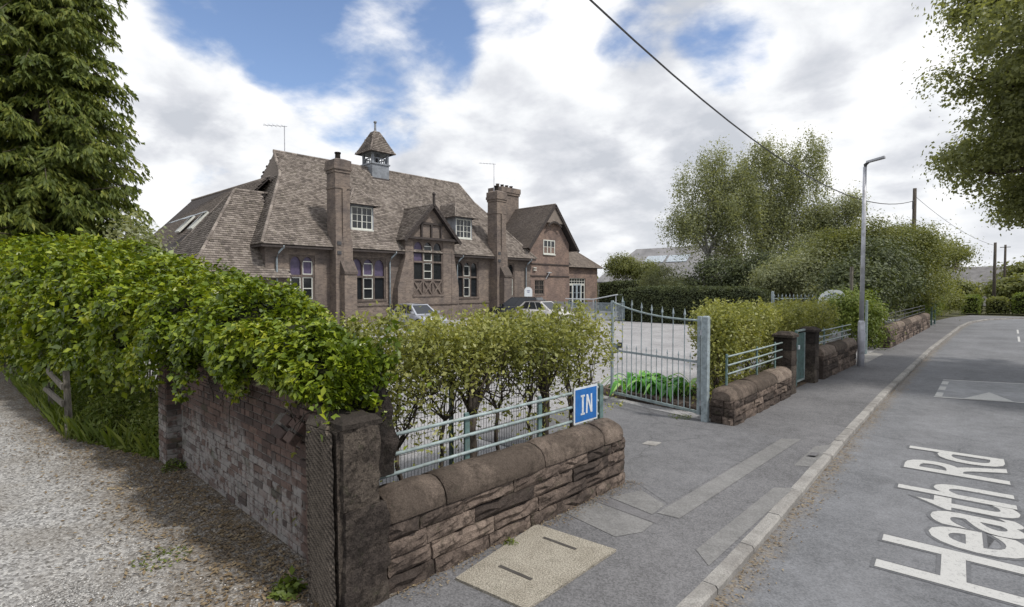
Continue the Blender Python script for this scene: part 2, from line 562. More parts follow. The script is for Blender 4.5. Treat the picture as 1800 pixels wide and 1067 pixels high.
M = dict(
    road=asphalt('road_asphalt', (0.150, 0.154, 0.164), 0.45, gutter=True),
    path=asphalt('footway_asphalt', (0.136, 0.135, 0.140), 0.6),
    yard=asphalt('yard_asphalt', (0.295, 0.292, 0.298), 0.5),
    apron=asphalt('apron_asphalt', (0.138, 0.138, 0.144), 0.5),
    patch_light=asphalt('patch_light', (0.175, 0.173, 0.171), 0.35),
    patch_dark=asphalt('patch_dark', (0.145, 0.142, 0.147), 0.3),
    kerb=stone('kerb_concrete', (0.20, 0.19, 0.18), (0.30, 0.29, 0.275), (0.36, 0.35, 0.33), soot=0.3, bscale=40, bstr=0.3, mossamt=0.25, rv=0.12),
    cover=stone('cover_concrete', (0.27, 0.245, 0.20), (0.36, 0.33, 0.275), (0.41, 0.38, 0.32), soot=0.4, bscale=60, bstr=0.7, mossamt=0.22, speck=0.7),
    slot=plain('slot_dark', (0.06, 0.055, 0.05), 0.9),
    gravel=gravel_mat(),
    pebble=None,
    ground=soil_mat('ground_soil', (0.05, 0.055, 0.025), (0.10, 0.095, 0.05)),
    bed=soil_mat('bed_soil', (0.055, 0.043, 0.033), (0.13, 0.10, 0.075)),
    sand=stone('red_sandstone', (0.062, 0.050, 0.044), (0.145, 0.113, 0.095), (0.25, 0.197, 0.163), soot=0.85, bscale=12.0, bstr=1.0, mossamt=0.3, speck=0.4),
    cope=stone('coping_sandstone', (0.085, 0.068, 0.056), (0.165, 0.131, 0.108), (0.25, 0.203, 0.168), soot=0.75, bscale=11.0, bstr=0.7, speck=0.4, moss=(0.05, 0.05, 0.035), mossamt=0.5),
    joint=soil_mat('wall_joint', (0.05, 0.042, 0.036), (0.10, 0.085, 0.072)),
    pier=stone('pier_stone', (0.028, 0.024, 0.022), (0.062, 0.051, 0.045), (0.125, 0.104, 0.086), soot=0.8, bscale=26.0, bstr=1.0, mossamt=0.4, speck=0.45),
    tooled=stone('tooled_stone', (0.045, 0.038, 0.033), (0.085, 0.071, 0.059), (0.155, 0.13, 0.106), soot=0.5, bscale=30.0, bstr=0.7, mossamt=0.35, speck=0.4),
    brick=brick_piece('brick_clay'),
    mortar=brick_piece('lime_mortar', True),
    wall=brick_far('brickwork', (0.240, 0.197, 0.171), (0.145, 0.121, 0.109), (0.235, 0.215, 0.195)),
    wall2=brick_far('red_brickwork', (0.275, 0.195, 0.165), (0.18, 0.131, 0.114), (0.26, 0.232, 0.208)),
    tile=tile_mat('clay_tiles', [(0.25, (0.125, 0.108, 0.098)), (0.45, (0.205, 0.177, 0.158)), (0.65, (0.285, 0.248, 0.222)), (0.9, (0.375, 0.335, 0.30))]),
    tile2=tile_mat('plain_tiles', [(0.2, (0.165, 0.14, 0.127)), (0.6, (0.235, 0.20, 0.175)), (0.95, (0.285, 0.245, 0.215))], 0.2),
    underlay=plain('roof_underlay', (0.05, 0.042, 0.04), 0.95),
    dress=stone('window_stone', (0.10, 0.085, 0.075), (0.16, 0.13, 0.115), (0.22, 0.185, 0.16), soot=0.4, bscale=8.0, bstr=0.2, mossamt=0.1),
    timber=plain('dark_timber', (0.055, 0.045, 0.042), 0.8),
    white=plain('white_gloss', (0.66, 0.67, 0.62), 0.45, var=0.1, dirt=((0.35, 0.34, 0.30), 0.4)),
    lead=plain('lead_sheet', (0.24, 0.26, 0.29), 0.5, metallic=0.0, var=0.3, scale=2.0),
    glass=glass_mat('window_glass'),
    blind=plain('purple_blind', (0.085, 0.065, 0.125), 0.45, spec=0.6),
    pipe=plain('pale_pipe', (0.36, 0.42, 0.46), 0.5, dirt=((0.2, 0.2, 0.19), 0.5)),
    rail=plain('sage_paint', (0.29, 0.355, 0.36), 0.45, var=0.25, scale=9.0, dirt=((0.13, 0.12, 0.085), 0.55)),
    gate=plain('grey_green_paint', (0.30, 0.355, 0.38), 0.5, var=0.25, scale=9.0, dirt=((0.12, 0.12, 0.10), 0.5)),
    teal=plain('teal_paint', (0.115, 0.185, 0.18), 0.5, var=0.3, scale=9.0, dirt=((0.10, 0.09, 0.07), 0.5)),
    wire=plain('wire_coating', (0.07, 0.085, 0.08), 0.6),
    galv=plain('galvanised_steel', (0.50, 0.51, 0.56), 0.5, metallic=0.25, var=0.2, scale=3.0, dirt=((0.17, 0.165, 0.16), 0.5)),
    darksteel=plain('dark_steel', (0.07, 0.07, 0.075), 0.5),
    wood=bark_mat('grey_timber', (0.10, 0.09, 0.075), (0.24, 0.22, 0.19)),
    polewood=bark_mat('pole_timber', (0.055, 0.047, 0.04), (0.12, 0.105, 0.09)),
    bark=bark_mat('shrub_bark', (0.035, 0.03, 0.026), (0.12, 0.10, 0.085)),
    bark2=bark_mat('tree_bark', (0.05, 0.042, 0.034), (0.15, 0.125, 0.10)),
    birchbark=bark_mat('birch_bark', (0.10, 0.095, 0.09), (0.36, 0.35, 0.33)),
    blue=plain('sign_blue', (0.018, 0.135, 0.42), 0.45, var=0.15, scale=12.0),
    signwhite=plain('sign_white', (0.62, 0.66, 0.70), 0.5, var=0.12, scale=14.0, dirt=((0.35, 0.35, 0.33), 0.4)),
    signgrey=plain('sign_lettering', (0.16, 0.18, 0.30), 0.5),
    mark=paint_mat('road_paint', (0.46, 0.46, 0.45), 0.75),
    overlay_edge=asphalt('overlay_halo', (0.125, 0.128, 0.136), 0.25),
    overlay_fill=asphalt('overlay_panel', (0.25, 0.255, 0.265), 0.2),
    silver=plain('silver_paint', (0.46, 0.48, 0.53), 0.3, metallic=0.5, var=0.06, bstr=0.0, coat=0.6),
    pearl=plain('pearl_paint', (0.60, 0.58, 0.56), 0.3, metallic=0.2, var=0.06, bstr=0.0, coat=0.6),
    black=plain('black_paint', (0.012, 0.012, 0.015), 0.25, var=0.1, bstr=0.0, coat=0.8),
    rubber=plain('rubber', (0.02, 0.02, 0.02), 0.85),
    alloy=plain('alloy', (0.4, 0.4, 0.41), 0.4, metallic=0.7),
    cglass=glass_mat('car_glass', (0.02, 0.023, 0.028), 0.05),
    lamp=plain('lamp_lens', (0.55, 0.55, 0.56), 0.2),
    tail=plain('tail_lens', (0.30, 0.02, 0.02), 0.3),
    farroof=plain('grey_sheet_roof', (0.23, 0.225, 0.23), 0.7, scale=0.7),
    slate=plain('slate_roof', (0.17, 0.165, 0.165), 0.8, scale=1.5),
    render=plain('pale_render', (0.42, 0.40, 0.37), 0.85, scale=1.2),
    roofglass=plain('rooflight', (0.40, 0.45, 0.50), 0.2),
    lf_creeper=leaf_mat('creeper_leaf', [(0.0, (0.045, 0.075, 0.010)), (0.4, (0.115, 0.17, 0.014)), (0.75, (0.24, 0.30, 0.021)), (1.0, (0.41, 0.43, 0.055))], 0.24, 0.34, rv=0.7),
    lf_creeper1=leaf_mat('creeper_leaf_single', [(0.0, (0.09, 0.14, 0.014)), (0.4, (0.20, 0.28, 0.018)), (1.0, (0.40, 0.44, 0.05))], 0.26, 0.32, obj_random=True),
    lf_shrub=leaf_mat('shrub_leaf', [(0.0, (0.10, 0.118, 0.042)), (0.35, (0.215, 0.235, 0.072)), (0.7, (0.335, 0.345, 0.10)), (1.0, (0.48, 0.47, 0.22))], 0.36, 0.42),
    lf_conifer=leaf_mat('conifer_spray', [(0.0, (0.045, 0.068, 0.016)), (0.45, (0.10, 0.135, 0.024)), (0.8, (0.19, 0.215, 0.036)), (1.0, (0.28, 0.29, 0.055))], 0.28, 0.6),
    lf_birch=leaf_mat('birch_leaf', [(0.0, (0.15, 0.175, 0.105)), (0.5, (0.27, 0.295, 0.175)), (1.0, (0.40, 0.42, 0.26))], 0.45, 0.5, rv=0.45),
    lf_mid=leaf_mat('hawthorn_leaf', [(0.0, (0.085, 0.105, 0.042)), (0.5, (0.17, 0.19, 0.062)), (1.0, (0.29, 0.30, 0.095))], 0.42, 0.5, rv=0.4),
    lf_over=leaf_mat('lime_leaf', [(0.0, (0.14, 0.16, 0.075)), (0.5, (0.235, 0.26, 0.12)), (1.0, (0.34, 0.355, 0.17))], 0.5, 0.5, rv=0.4),
    lf_box=leaf_mat('clipped_leaf', [(0.0, (0.034, 0.046, 0.026)), (0.5, (0.080, 0.10, 0.045)), (1.0, (0.16, 0.185, 0.07))], 0.25, 0.55),
    lf_weed=leaf_mat('weed_leaf', [(0.0, (0.06, 0.09, 0.018)), (0.5, (0.13, 0.18, 0.03)), (1.0, (0.23, 0.26, 0.065))], 0.36, 0.55),
    lf_strap=leaf_mat('strap_leaf', [(0.0, (0.05, 0.20, 0.03)), (0.5, (0.16, 0.44, 0.08)), (1.0, (0.42, 0.62, 0.22))], 0.3, 0.35, obj_random=True, rv=1.0),
    litter=leaf_mat('dead_leaf', [(0.0, (0.08, 0.055, 0.03)), (0.5, (0.18, 0.13, 0.075)), (1.0, (0.34, 0.28, 0.18))], 0.1, 0.85, tcol=(1.0, 0.9, 0.7)),
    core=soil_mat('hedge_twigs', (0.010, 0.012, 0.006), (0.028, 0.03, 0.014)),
)
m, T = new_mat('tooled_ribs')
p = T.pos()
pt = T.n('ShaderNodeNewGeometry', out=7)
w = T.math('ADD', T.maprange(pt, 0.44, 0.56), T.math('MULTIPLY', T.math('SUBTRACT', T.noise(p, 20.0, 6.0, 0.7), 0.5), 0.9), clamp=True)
c = T.ramp(w, [(0.1, (0.028, 0.024, 0.021)), (0.6, (0.10, 0.084, 0.069)), (1.0, (0.17, 0.142, 0.115))])  # groove shade painted in: hollows near black, crests lighter, to strengthen weak shading
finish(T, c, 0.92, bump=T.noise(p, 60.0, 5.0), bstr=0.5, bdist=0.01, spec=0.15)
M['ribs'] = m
m, T = new_mat('pebbles')
rn = T.n('ShaderNodeNewGeometry', out=8)
finish(T, T.ramp(rn, [(0.0, (0.14, 0.135, 0.13)), (0.4, (0.28, 0.275, 0.27)), (0.8, (0.43, 0.425, 0.41)), (1.0, (0.56, 0.55, 0.53))]), 0.9, spec=0.2)
M['pebble'] = m

# ------------------------------------------------------------------ setting: ground, road, footway, kerb, drive, yard
rng = np.random.default_rng(11)
random.seed(5)
KERB = [(-30, -1.75), (3.9, -1.77), (5.6, -1.84), (9.6, -2.07), (15, -2.33), (27.3, -2.75), (44, -3.05), (50, -2.95), (55, -2.3), (59, -0.6), (62, 3.0), (64, 9.0), (65, 40.0)]
ky = np.array([k[0] for k in KERB], float)
kx = np.array([k[1] for k in KERB], float)


def KX(y):
    return float(np.interp(y, ky, kx))


WALLX = [(-30, -3.6), (5.8, -3.62), (9.5, -3.72), (14, -3.88), (20, -3.95), (25, -3.97), (41, -4.35), (50, -4.6), (56, -4.3), (62, -3.4)]
wy = np.array([k[0] for k in WALLX], float)
wx = np.array([k[1] for k in WALLX], float)


def WX(y):
    return float(np.interp(y, wy, wx))


def structure(o):
    o['kind'] = 'structure'
    return o


g = MB().face((-900, -900, -0.16), (900, -900, -0.16), (900, 900, -0.16), (-900, 900, -0.16))
structure(g.build('ground', M['ground']))

# road sheet with UV: u = metres from the kerb face, v = metres along
ys = [y for y in np.concatenate([np.arange(-30, 48, 1.5), np.arange(48, 65.0, 0.5)])]
V, F, UV = [], [], []
cols = [0.0, 0.25, 0.6, 1.2, 2.2, 3.6, 6.4]
for y in ys:
    for c in cols:
        V.append((KX(y) + c, y, -0.07 + 0.02 * min(c, 3.2) / 3.2 * 0.6))
nc = len(cols)
for i in range(len(ys) - 1):
    for j in range(nc - 1):
        a = i * nc + j
        F.append((a, a + 1, a + nc + 1, a + nc))
road = structure(np_obj('road', V, F, M['road']))
uvl = road.data.uv_layers.new(name='UVMap')
for lp in road.data.loops:
    i = lp.vertex_index
    uvl.data[lp.index].uv = (cols[i % nc], ys[i // nc])


def road_z(x, y):
    return -0.07 + 0.012 * min(max(x - KX(y), 0), 3.2) / 3.2


# map-viewer street-name overlay, no real road paint, laid on the road, read along the road
def text_mesh(body, offset=0.0):
    cu = bpy.data.curves.new('lettering', 'FONT')
    cu.body = body
    cu.size = 1.0
    cu.resolution_u = 4
    cu.offset = offset
    cu.space_character = 0.94
    cu.fill_mode = 'FRONT'
    ob = bpy.data.objects.new('lettering', cu)
    COL.objects.link(ob)
    bpy.context.view_layer.update()
    dg = bpy.context.evaluated_depsgraph_get()
    me = bpy.data.meshes.new_from_object(ob.evaluated_get(dg))
    bpy.data.objects.remove(ob)
    co = np.array([v.co[:] for v in me.vertices])
    fs = [tuple(p.vertices) for p in me.polygons]
    return co, fs


def lay_text(body, p0, direc, length, cap, mat, dz, offset, name):
    co, fs = text_mesh(body, offset)
    cb, _ = text_mesh(body, 0.0)
    x0, x1 = cb[:, 0].min(), cb[:, 0].max()
    capz = 0.70
    d = np.array(direc) / np.linalg.norm(direc)
    upd = np.array((-d[1], d[0]))
    mb = MB()
    pts = []
    for q in co:
        a = (q[0] - x0) / (x1 - x0) * length
        b = q[1] / capz * cap
        x = p0[0] + d[0] * a + upd[0] * b
        y = p0[1] + d[1] * a + upd[1] * b
        pts.append((x, y, road_z(x, y) + dz))
    mb.add(pts, fs)
    return mb.build(name, mat, road)


lay_text('Heath Rd', (0.12, 5.80), (-0.075, 0.997), 4.75, 1.09, M['overlay_edge'], 0.004, 0.034, 'overlay_halo')
lay_text('Heath Rd', (0.12, 5.80), (-0.075, 0.997), 4.75, 1.09, M['mark'], 0.008, 0.012, 'overlay_lettering')
# map-viewer overlay panel, dashes and navigation arrow, added as flat sheets further along
A, B, Cc, D = (-1.53, 15.56), (-1.64, 18.6), (0.45, 19.4), (0.55, 16.25)


def flat(pts, dz, mat, name, parent=road, zf=road_z):
    return MB().face(*[(x, y, zf(x, y) + dz) for x, y in pts]).build(name, mat, parent)


flat([A, D, Cc, B], 0.004, M['overlay_fill'], 'overlay_panel')
mb = MB()


def strip(mb, p, q, w, dz, zf=road_z):
    p, q = np.array(p), np.array(q)
    d = (q - p) / np.linalg.norm(q - p)
    s = np.array((-d[1], d[0])) * w / 2
    pts = [p - s, q - s, q + s, p + s]
    mb.face(*[(x, y, zf(x, y) + dz) for x, y in pts])


strip(mb, A, D, 0.09, 0.008)
strip(mb, B, Cc, 0.10, 0.008)
for k in range(3):
    t0, t1 = 0.03 + k * 0.33, 0.22 + k * 0.33
    a, b = np.array(A) + 0.07, np.array(B) + 0.07
    strip(mb, a + (b - a) * t0, a + (b - a) * t1, 0.13, 0.008)
mb.build('overlay_lines', M['mark'], road)
flat([(-1.02, 15.74), (-0.18, 16.0), (-0.64, 17.06)], 0.012, M['mark'], 'overlay_arrow')
for k, (y0, y1) in enumerate(((34.0, 37.5), (40.0, 43.5))):
    mb = MB()
    strip(mb, (KX(y0) + 2.58, y0), (KX(y1) + 2.58, y1), 0.08, 0.005)
    mb.build('centre_dash', M['mark'], road)

# footway
ys2 = list(np.arange(-30, 62.1, 1.0))
V, F = [], []
for y in ys2:
    a, b = WX(y) - 0.3, KX(y) - 0.112
    for t in (0, 0.33, 0.66, 1.0):
        V.append((a + (b - a) * t, y, 0.0))
for i in range(len(ys2) - 1):
    for j in range(3):
        a = i * 4 + j
        F.append((a, a + 1, a + 5, a + 4))
path = structure(np_obj('footway', V, F, M['path']))


def fz(x, y):
    return 0.0


PN = 0
for pts, mt, nm in (
    ([(-2.84, 9.25), (-2.60, 9.40), (-2.62, 5.28), (-2.86, 5.24)], 'patch_light', 'trench_patch'),
    ([(-2.20, 6.9), (-2.02, 7.05), (-1.98, 4.55), (-2.19, 4.75)], 'patch_light', 'trench_patch'),
    ([(-2.33, 9.12), (-2.16, 9.45), (-2.10, 8.05), (-2.28, 7.95)], 'patch_light', 'trench_patch'),
    ([(-3.58, 4.55), (-3.51, 5.03), (-2.76, 4.99), (-2.74, 4.72), (-2.88, 4.45)], 'patch_light', 'trench_patch'),
    ([(-3.57, 5.04), (-3.50, 5.24), (-2.76, 5.14), (-2.74, 5.00)], 'patch_dark', 'trench_patch'),
    ([(-3.48, 5.255), (-3.32, 5.7), (-2.90, 5.50), (-2.88, 5.17)], 'patch_light', 'trench_patch'),
):
    flat(pts, 0.005, M[mt], nm, path, fz)
    PN += 1
# driveway crossing (darker, coarser asphalt) between the gate and the footway
flat([(-6.8, 5.86), (-3.45, 5.86), (-2.90, 5.56), (-2.86, 9.3), (-3.72, 9.46), (-6.8, 9.9)], 0.003, M['apron'], 'drive_crossing', path, fz)
flat([(-4.31, 7.40), (-4.10, 7.45), (-4.12, 7.68), (-4.33, 7.62)], 0.009, M['kerb'], 'stopcock_lid', path, fz)
flat([(-2.26, 8.50), (-2.16, 8.54), (-2.16, 8.74), (-2.26, 8.70)], 0.030, M['patch_dark'], 'stopcock_lid', path, fz)
flat([(-4.15, 20.4), (-3.75, 20.5), (-3.8, 23.6), (-4.3, 23.9)], 0.006, M['kerb'], 'concrete_ramp', path, fz)

# kerb of separate concrete stones
kerb = thing('kerb', None, None, (-1.9, 9.0, 0))
kerb['kind'] = 'structure'
y = -3.0
vars_ = []
for k in range(5):
    mb = MB()
    n = 5
    r = random.Random(k)
    rows = []
    for i in range(n + 1):
        t = -0.5 + i / n
        j = lambda s: r.uniform(-s, s)
        rows.append([(-0.0625 + j(.002), t, -0.12), (-0.0625, t, 0.0 + j(.003)), (0.045 + j(.004), t, 0.002 + j(.003)), (0.0625 + j(.003), t, -0.02 + j(.003)), (0.066, t, -0.12)])
    vs = [p for rr in rows for p in rr]
    fs = [(i * 5 + q, i * 5 + q + 1, (i + 1) * 5 + q + 1, (i + 1) * 5 + q) for i in range(n) for q in range(4)]
    fs += [(0, 1, 2, 3, 4)[::-1], tuple(n * 5 + q for q in range(5))]
    me = bpy.data.meshes.new('kerb_stone')
    me.from_pydata(vs, [], fs)
    me.materials.append(M['kerb'])
    vars_.append(me)
while y < 62:
    L = 0.91 if y < 40 else 0.80
    a, b = KX(y), KX(y + L)
    ang = math.atan2(-(b - a), L)
    drop = -0.006 if 3.2 < y < 9.0 else 0.0
    inst('kerb_stone', random.choice(vars_), kerb, ((a + b) / 2 - 0.062, y + L / 2, 0.010 + drop + random.uniform(-.002, .003)), (0, random.uniform(-.02, .02), ang + random.uniform(-.006, .006)), (1.0, math.hypot(L, b - a) - 0.012, 1.0))
    y += L

# right-hand side of the street (outside the picture)
mb = MB()
for i in range(len(ys) - 1):
    y0, y1 = ys[i], ys[i + 1]
    if y1 > 56:
        break
    a, b = KX(y0) + 6.4, KX(y1) + 6.4
    mb.add([(a, y0, -0.12), (a, y0, 0.03), (a + 2.2, y0, 0.03), (a, y1, -0.12)], [])
    mb.face((a, y0, -0.1), (b, y1, -0.1), (b, y1, 0.03), (a, y0, 0.03))
    mb.face((a, y0, 0.03), (b, y1, 0.03), (b + 2.0, y1, 0.03), (a + 2.0, y0, 0.03))
structure(mb.build('opposite_footway', M['path']))

# gravel drive
V, F = [], []
gx = np.linspace(-62, -3.58, 120)
gy = np.linspace(-9, 2.6, 36)
for x in gx:
    for yy in gy:
        V.append((x, yy, 0.005 + 0.018 * fbm(x, yy, 0, 0.8)))
ng = len(gy)
for i in range(len(gx) - 1):
    for j in range(ng - 1):
        a = i * ng + j
        F.append((a, a + ng, a + ng + 1, a + 1))
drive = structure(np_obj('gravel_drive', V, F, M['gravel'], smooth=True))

# school yard
mb = MB()
mb.face((-60, 2.58, -0.006), (-3.85, 2.58, -0.006), (-3.95, 50.0, -0.006), (-60, 50.0, -0.006))
yard = structure(mb.build('school_yard', M['yard']))
for pts in ([(-5.4, 2.4), (-3.9, 2.4), (-3.9, 6.2), (-5.4, 6.2)], [(-5.7, 10.6), (-4.0, 9.6), (-4.1, 20.5), (-5.9, 20.5)]):
    flat(pts, 0.008, M['bed'], 'planting_strip', yard, fz)
for k in range(4):
    mb = MB()
    strip(mb, (-12.0 - 2.6 * k, 25.5), (-12.0 - 2.6 * k, 30.0), 0.09, 0.006, fz)
    mb.build('bay_line', M['mark'], yard)

# loose pebbles, dead leaves and grit lying on the drive and in the gutter (nobody could count them)
def scatter_flat(name, P, size, mat, kind='stuff', tilt=0.35, label=None, cat=None):
    n = len(P)
    r = np.random.default_rng(len(name) * 7 + n)
    a = r.uniform(0, 2 * np.pi, n)
    s = size * r.uniform(0.5, 1.3, n)
    t = np.stack([np.cos(a), np.sin(a), r.uniform(-tilt, tilt, n)], 1)
    q = np.stack([-np.sin(a), np.cos(a), r.uniform(-tilt, tilt, n)], 1)
    P = P + np.array([0, 0, 0.006]) + np.stack([0 * s, 0 * s, s * 0.15], 1)
    V = np.stack([P - t * s[:, None], P + q * (s * 0.45)[:, None], P + t * s[:, None], P - q * (s * 0.45)[:, None]], 1).reshape(-1, 3)
    F = np.arange(n * 4).reshape(n, 4)
    o = np_obj(name, V, F, mat, kind=kind)
    setp(o, label, cat)
    return o


def octa(name, P, size, mat, label, cat):
    n = len(P)
    r = np.random.default_rng(n)
    s = size * r.uniform(0.45, 1.25, (n, 1))
    dirs = np.array([(1, 0, 0), (0, 1, 0), (-1, 0, 0), (0, -1, 0), (0, 0, .6), (0, 0, -.6)], float)
    V = P[:, None, :] + dirs[None] * s[:, None, :] * r.uniform(0.6, 1.3, (n, 6, 1)) + r.normal(0, 1, (n, 6, 3)) * s[:, None, :] * 0.18
    base = np.array([(0, 1, 4), (1, 2, 4), (2, 3, 4), (3, 0, 4), (1, 0, 5), (2, 1, 5), (3, 2, 5), (0, 3, 5)])
    F = (base[None] + (np.arange(n) * 6)[:, None, None]).reshape(-1, 3)
    o = np_obj(name, V.reshape(-1, 3), F, mat, kind='stuff')
    return setp(o, label, cat)


def gravel_pts(n, near=3.0, far=11.0):
    """points on the drive in front of the camera, denser close by"""
    out = []
    while sum(map(len, out)) < n:
        d = near + (far - near) * rng.random(n) ** 1.6
        ang = R(43.9) + R(2) + rng.random(n) * R(46)
        x, y = -d * np.sin(ang), d * np.cos(ang)
        ok = (y < 2.05) & (x < -3.62)
        out.append(np.stack([x, y, np.zeros(n)], 1)[ok])
    return np.concatenate(out)[:n]


P = gravel_pts(26000)
keep = rng.random(len(P)) > np.clip((P[:, 1] - 0.6) / 1.2, 0, 0.75)
octa('loose_pebbles', P[keep], 0.011, M['pebble'], 'loose grey pebbles scattered over the gravel drive', 'gravel')
n = 5200
x = -3.8 - rng.random(n) * 9.5
y = 2.05 - np.abs(rng.normal(0, 0.55, n)) - np.clip(-(x + 8.5), 0, 9) * 0.13
P = np.stack([x, y, np.full(n, 0.012)], 1)
scatter_flat('leaf_litter', P[P[:, 1] > -1.5], 0.024, M['litter'], label='dry brown dead leaves along the foot of the brick wall', cat='leaf litter')
n = 1700
y = 2.5 + 30 * rng.random(n) ** 1.7
kxs = np.interp(y, ky, kx)
x = kxs + 0.02 + np.abs(rng.normal(0, 0.12, n))
P = np.stack([x, y, np.full(n, -0.066)], 1)
scatter_flat('gutter_litter', P, 0.016, M['litter'], label='dry leaf bits and grit lying in the road gutter', cat='leaf litter')
n = 900
y = 2.4 + 3.5 * rng.random(n)
x = -3.60 + np.abs(rng.normal(0, 0.10, n))
P = np.stack([x, y, np.full(n, 0.008)], 1)
scatter_flat('wall_foot_litter', P, 0.012, M['litter'], label='dry crumbs of leaf and stone along the stone wall foot', cat='leaf litter')

# ------------------------------------------------------------------ stone walls, brick wall, gatepost
def stone_mesh(seed, rough=0.17):
    """unit block, rock face towards +X"""
    r = random.Random(seed)
    ny, nz = 7, 5
    vs, fs = [], []
    for j in range(nz):
        for i in range(ny):
            u, w = i / (ny - 1) - 0.5, j / (nz - 1) - 0.5
            edge = i in (0, ny - 1) or j in (0, nz - 1)
            x = 0.5 - (0.13 if edge else 0.0) + (r.uniform(-.05, .05) if edge else rough * (fbm(u * 2 + seed * 3.1, w * 2, seed, 3.4)) + r.uniform(-.08, .08))
            jit = 0.010
            vs.append((x, u + r.uniform(-jit, jit), w + r.uniform(-jit * 2, jit * 2)))
    for j in range(nz - 1):
        for i in range(ny - 1):
            a = j * ny + i
            fs.append((a, a + 1, a + ny + 1, a + ny))
    ring = [i for i in range(ny)] + [j * ny + ny - 1 for j in range(1, nz)] + [(nz - 1) * ny + i for i in range(ny - 2, -1, -1)] + [j * ny for j in range(nz - 2, 0, -1)]
    b = len(vs)
    for i in ring:
        vs.append((-0.5, vs[i][1], vs[i][2]))
    n = len(ring)
    for k in range(n):
        k2 = (k + 1) % n
        fs.append((ring[k], b + k, b + k2, ring[k2]))
    me = bpy.data.meshes.new('stone')
    me.from_pydata(vs, [], fs)
    me.materials.append(M['sand'])
    return me


STONES = [stone_mesh(k) for k in range(9)]


def coping_mesh(L, w, h, seed, end0=0.0, end1=0.0, radius=None):
    """rounded coping stone running along +Y from 0 to L, centred on X"""
    mb = MB()
    n = max(4, int(L / 0.14))
    prof = [(-w / 2, 0.0), (-w / 2 - 0.004, h * 0.22)]
    for k in range(9):
        t = math.pi - math.pi * (k / 8)
        prof.append((math.cos(t) * w / 2, h * 0.26 + math.sin(t) * h * 0.74))
    prof += [(w / 2 + 0.004, h * 0.22), (w / 2, 0.0)]
    m = len(prof)
    vs, fs = [], []
    for i in range(n + 1):
        t = i / n * L
        k = 1.0
        if i == 0:
            k = 0.955
        if i == n:
            k = 0.955
        if end0 and t < end0:
            k = math.sqrt(max(0.05, 1 - ((end0 - t) / end0) ** 2 * 0.55))
        if end1 and L - t < end1:
            k = math.sqrt(max(0.05, 1 - ((end1 - L + t) / end1) ** 2 * 0.55))
        for (px, pz) in prof:
            d = 0.012 * fbm(px * 5 + seed * 7.7, t * 5, pz * 5, 1.4)
            vs.append((px * k * (1 + d * 1.5), t, pz * (k if pz > h * 0.25 else 1) + (d if pz > 0.02 else 0)))
    for i in range(n):
        for q in range(m - 1):
            fs.append((i * m + q, i * m + q + 1, (i + 1) * m + q + 1, (i + 1) * m + q))
    fs.append(tuple(reversed(range(m))))
    fs.append(tuple(n * m + q for q in range(m)))
    fs = [tuple(reversed(f)) for f in fs]
    me = bpy.data.meshes.new('coping_stone')
    me.from_pydata(vs, [], fs)
    for p in me.polygons:
        p.use_smooth = len(p.vertices) == 4
    me.materials.append(M['cope'])
    return me


def stone_wall(label, y0, y1, xf, zs, thick, copes, seed, near_end=False, far_end=False, lean=0.0, copew=0.44, capmat='cope', capr=0.0):
    """xf(y): street face. zs: course heights. copes: y joints"""
    r = random.Random(seed)
    ym = (y0 + y1) / 2
    root = thing('stone_wall', label, 'stone wall', (xf(ym) - thick / 2, ym, 0), 'rounded stone boundary walls along the footway')
    mb = MB()
    n = 8
    for i in range(n):
        a, b = y0 + 0.03 + (y1 - y0 - 0.06) * i / n, y0 + 0.03 + (y1 - y0 - 0.06) * (i + 1) / n
        xa, xb = xf(a) - 0.045, xf(b) - 0.045
        zt = zs[-1] + 0.01
        mb.add([(xa - thick + 0.07, a, -0.1), (xa, a, -0.1), (xb, b, -0.1), (xb - thick + 0.07, b, -0.1), (xa - thick + 0.07, a, zt), (xa, a, zt), (xb, b, zt), (xb - thick + 0.07, b, zt)],
               [(4, 5, 6, 7), (1, 2, 6, 5), (3, 0, 4, 7)] + ([(0, 1, 5, 4)] if i == 0 else []) + ([(2, 3, 7, 6)] if i == n - 1 else []))
    mb.build('mortar_core', M['joint'], root)
    for c in range(len(zs) - 1):
        za, zb = zs[c], zs[c + 1]
        y = y0
        first = True
        while y < y1 - 0.02:
            L = r.uniform(0.34, 0.85) * (0.55 if first and c % 2 else 1.0)
            first = False
            if y1 - (y + L) < 0.22:
                L = y1 - y
            yc = y + L / 2
            dep = 0.16
            proud = r.uniform(-0.006, 0.012)
            ang = math.atan2(-(xf(y + L) - xf(y)), L)
            inst('stone', r.choice(STONES), root, (xf(yc) - dep / 2 + 0.02 + proud, yc, (za + zb) / 2), (r.uniform(-.008, .008), r.uniform(-.03, .03), ang + r.uniform(-.015, .015)), (dep, L - 0.011, zb - za - 0.010))
            y += L
        if near_end or far_end:
            for yy, rot in (((y0, -math.pi / 2),) if near_end else ()) + (((y1, math.pi / 2),) if far_end else ()):
                cuts = [0.0, r.uniform(.4, .6), 1.0]
                for q in range(2):
                    w = thick * (cuts[q + 1] - cuts[q])
                    xc = xf(yy) - thick * (cuts[q] + cuts[q + 1]) / 2
                    inst('stone', r.choice(STONES), root, (xc, yy + (0.055 if rot < 0 else -0.055), (za + zb) / 2), (0, 0, rot), (0.14, w - 0.012, zb - za - 0.010))
    h = 0.225
    for i in range(len(copes) - 1):
        a, b = copes[i], copes[i + 1]
        me = coping_mesh(b - a - 0.014, copew, h, seed + i, 0.14 if (i == 0 and near_end) else 0, 0.14 if (i == len(copes) - 2 and far_end) else 0)
        ang = math.atan2(-(xf(b) - xf(a)), b - a)
        o = inst('coping_stone', me, root, (xf(a) - thick / 2, a + 0.007, zs[-1] - 0.004 + r.uniform(-.006, .006)), (0, r.uniform(-.02, .02), ang))
    return root


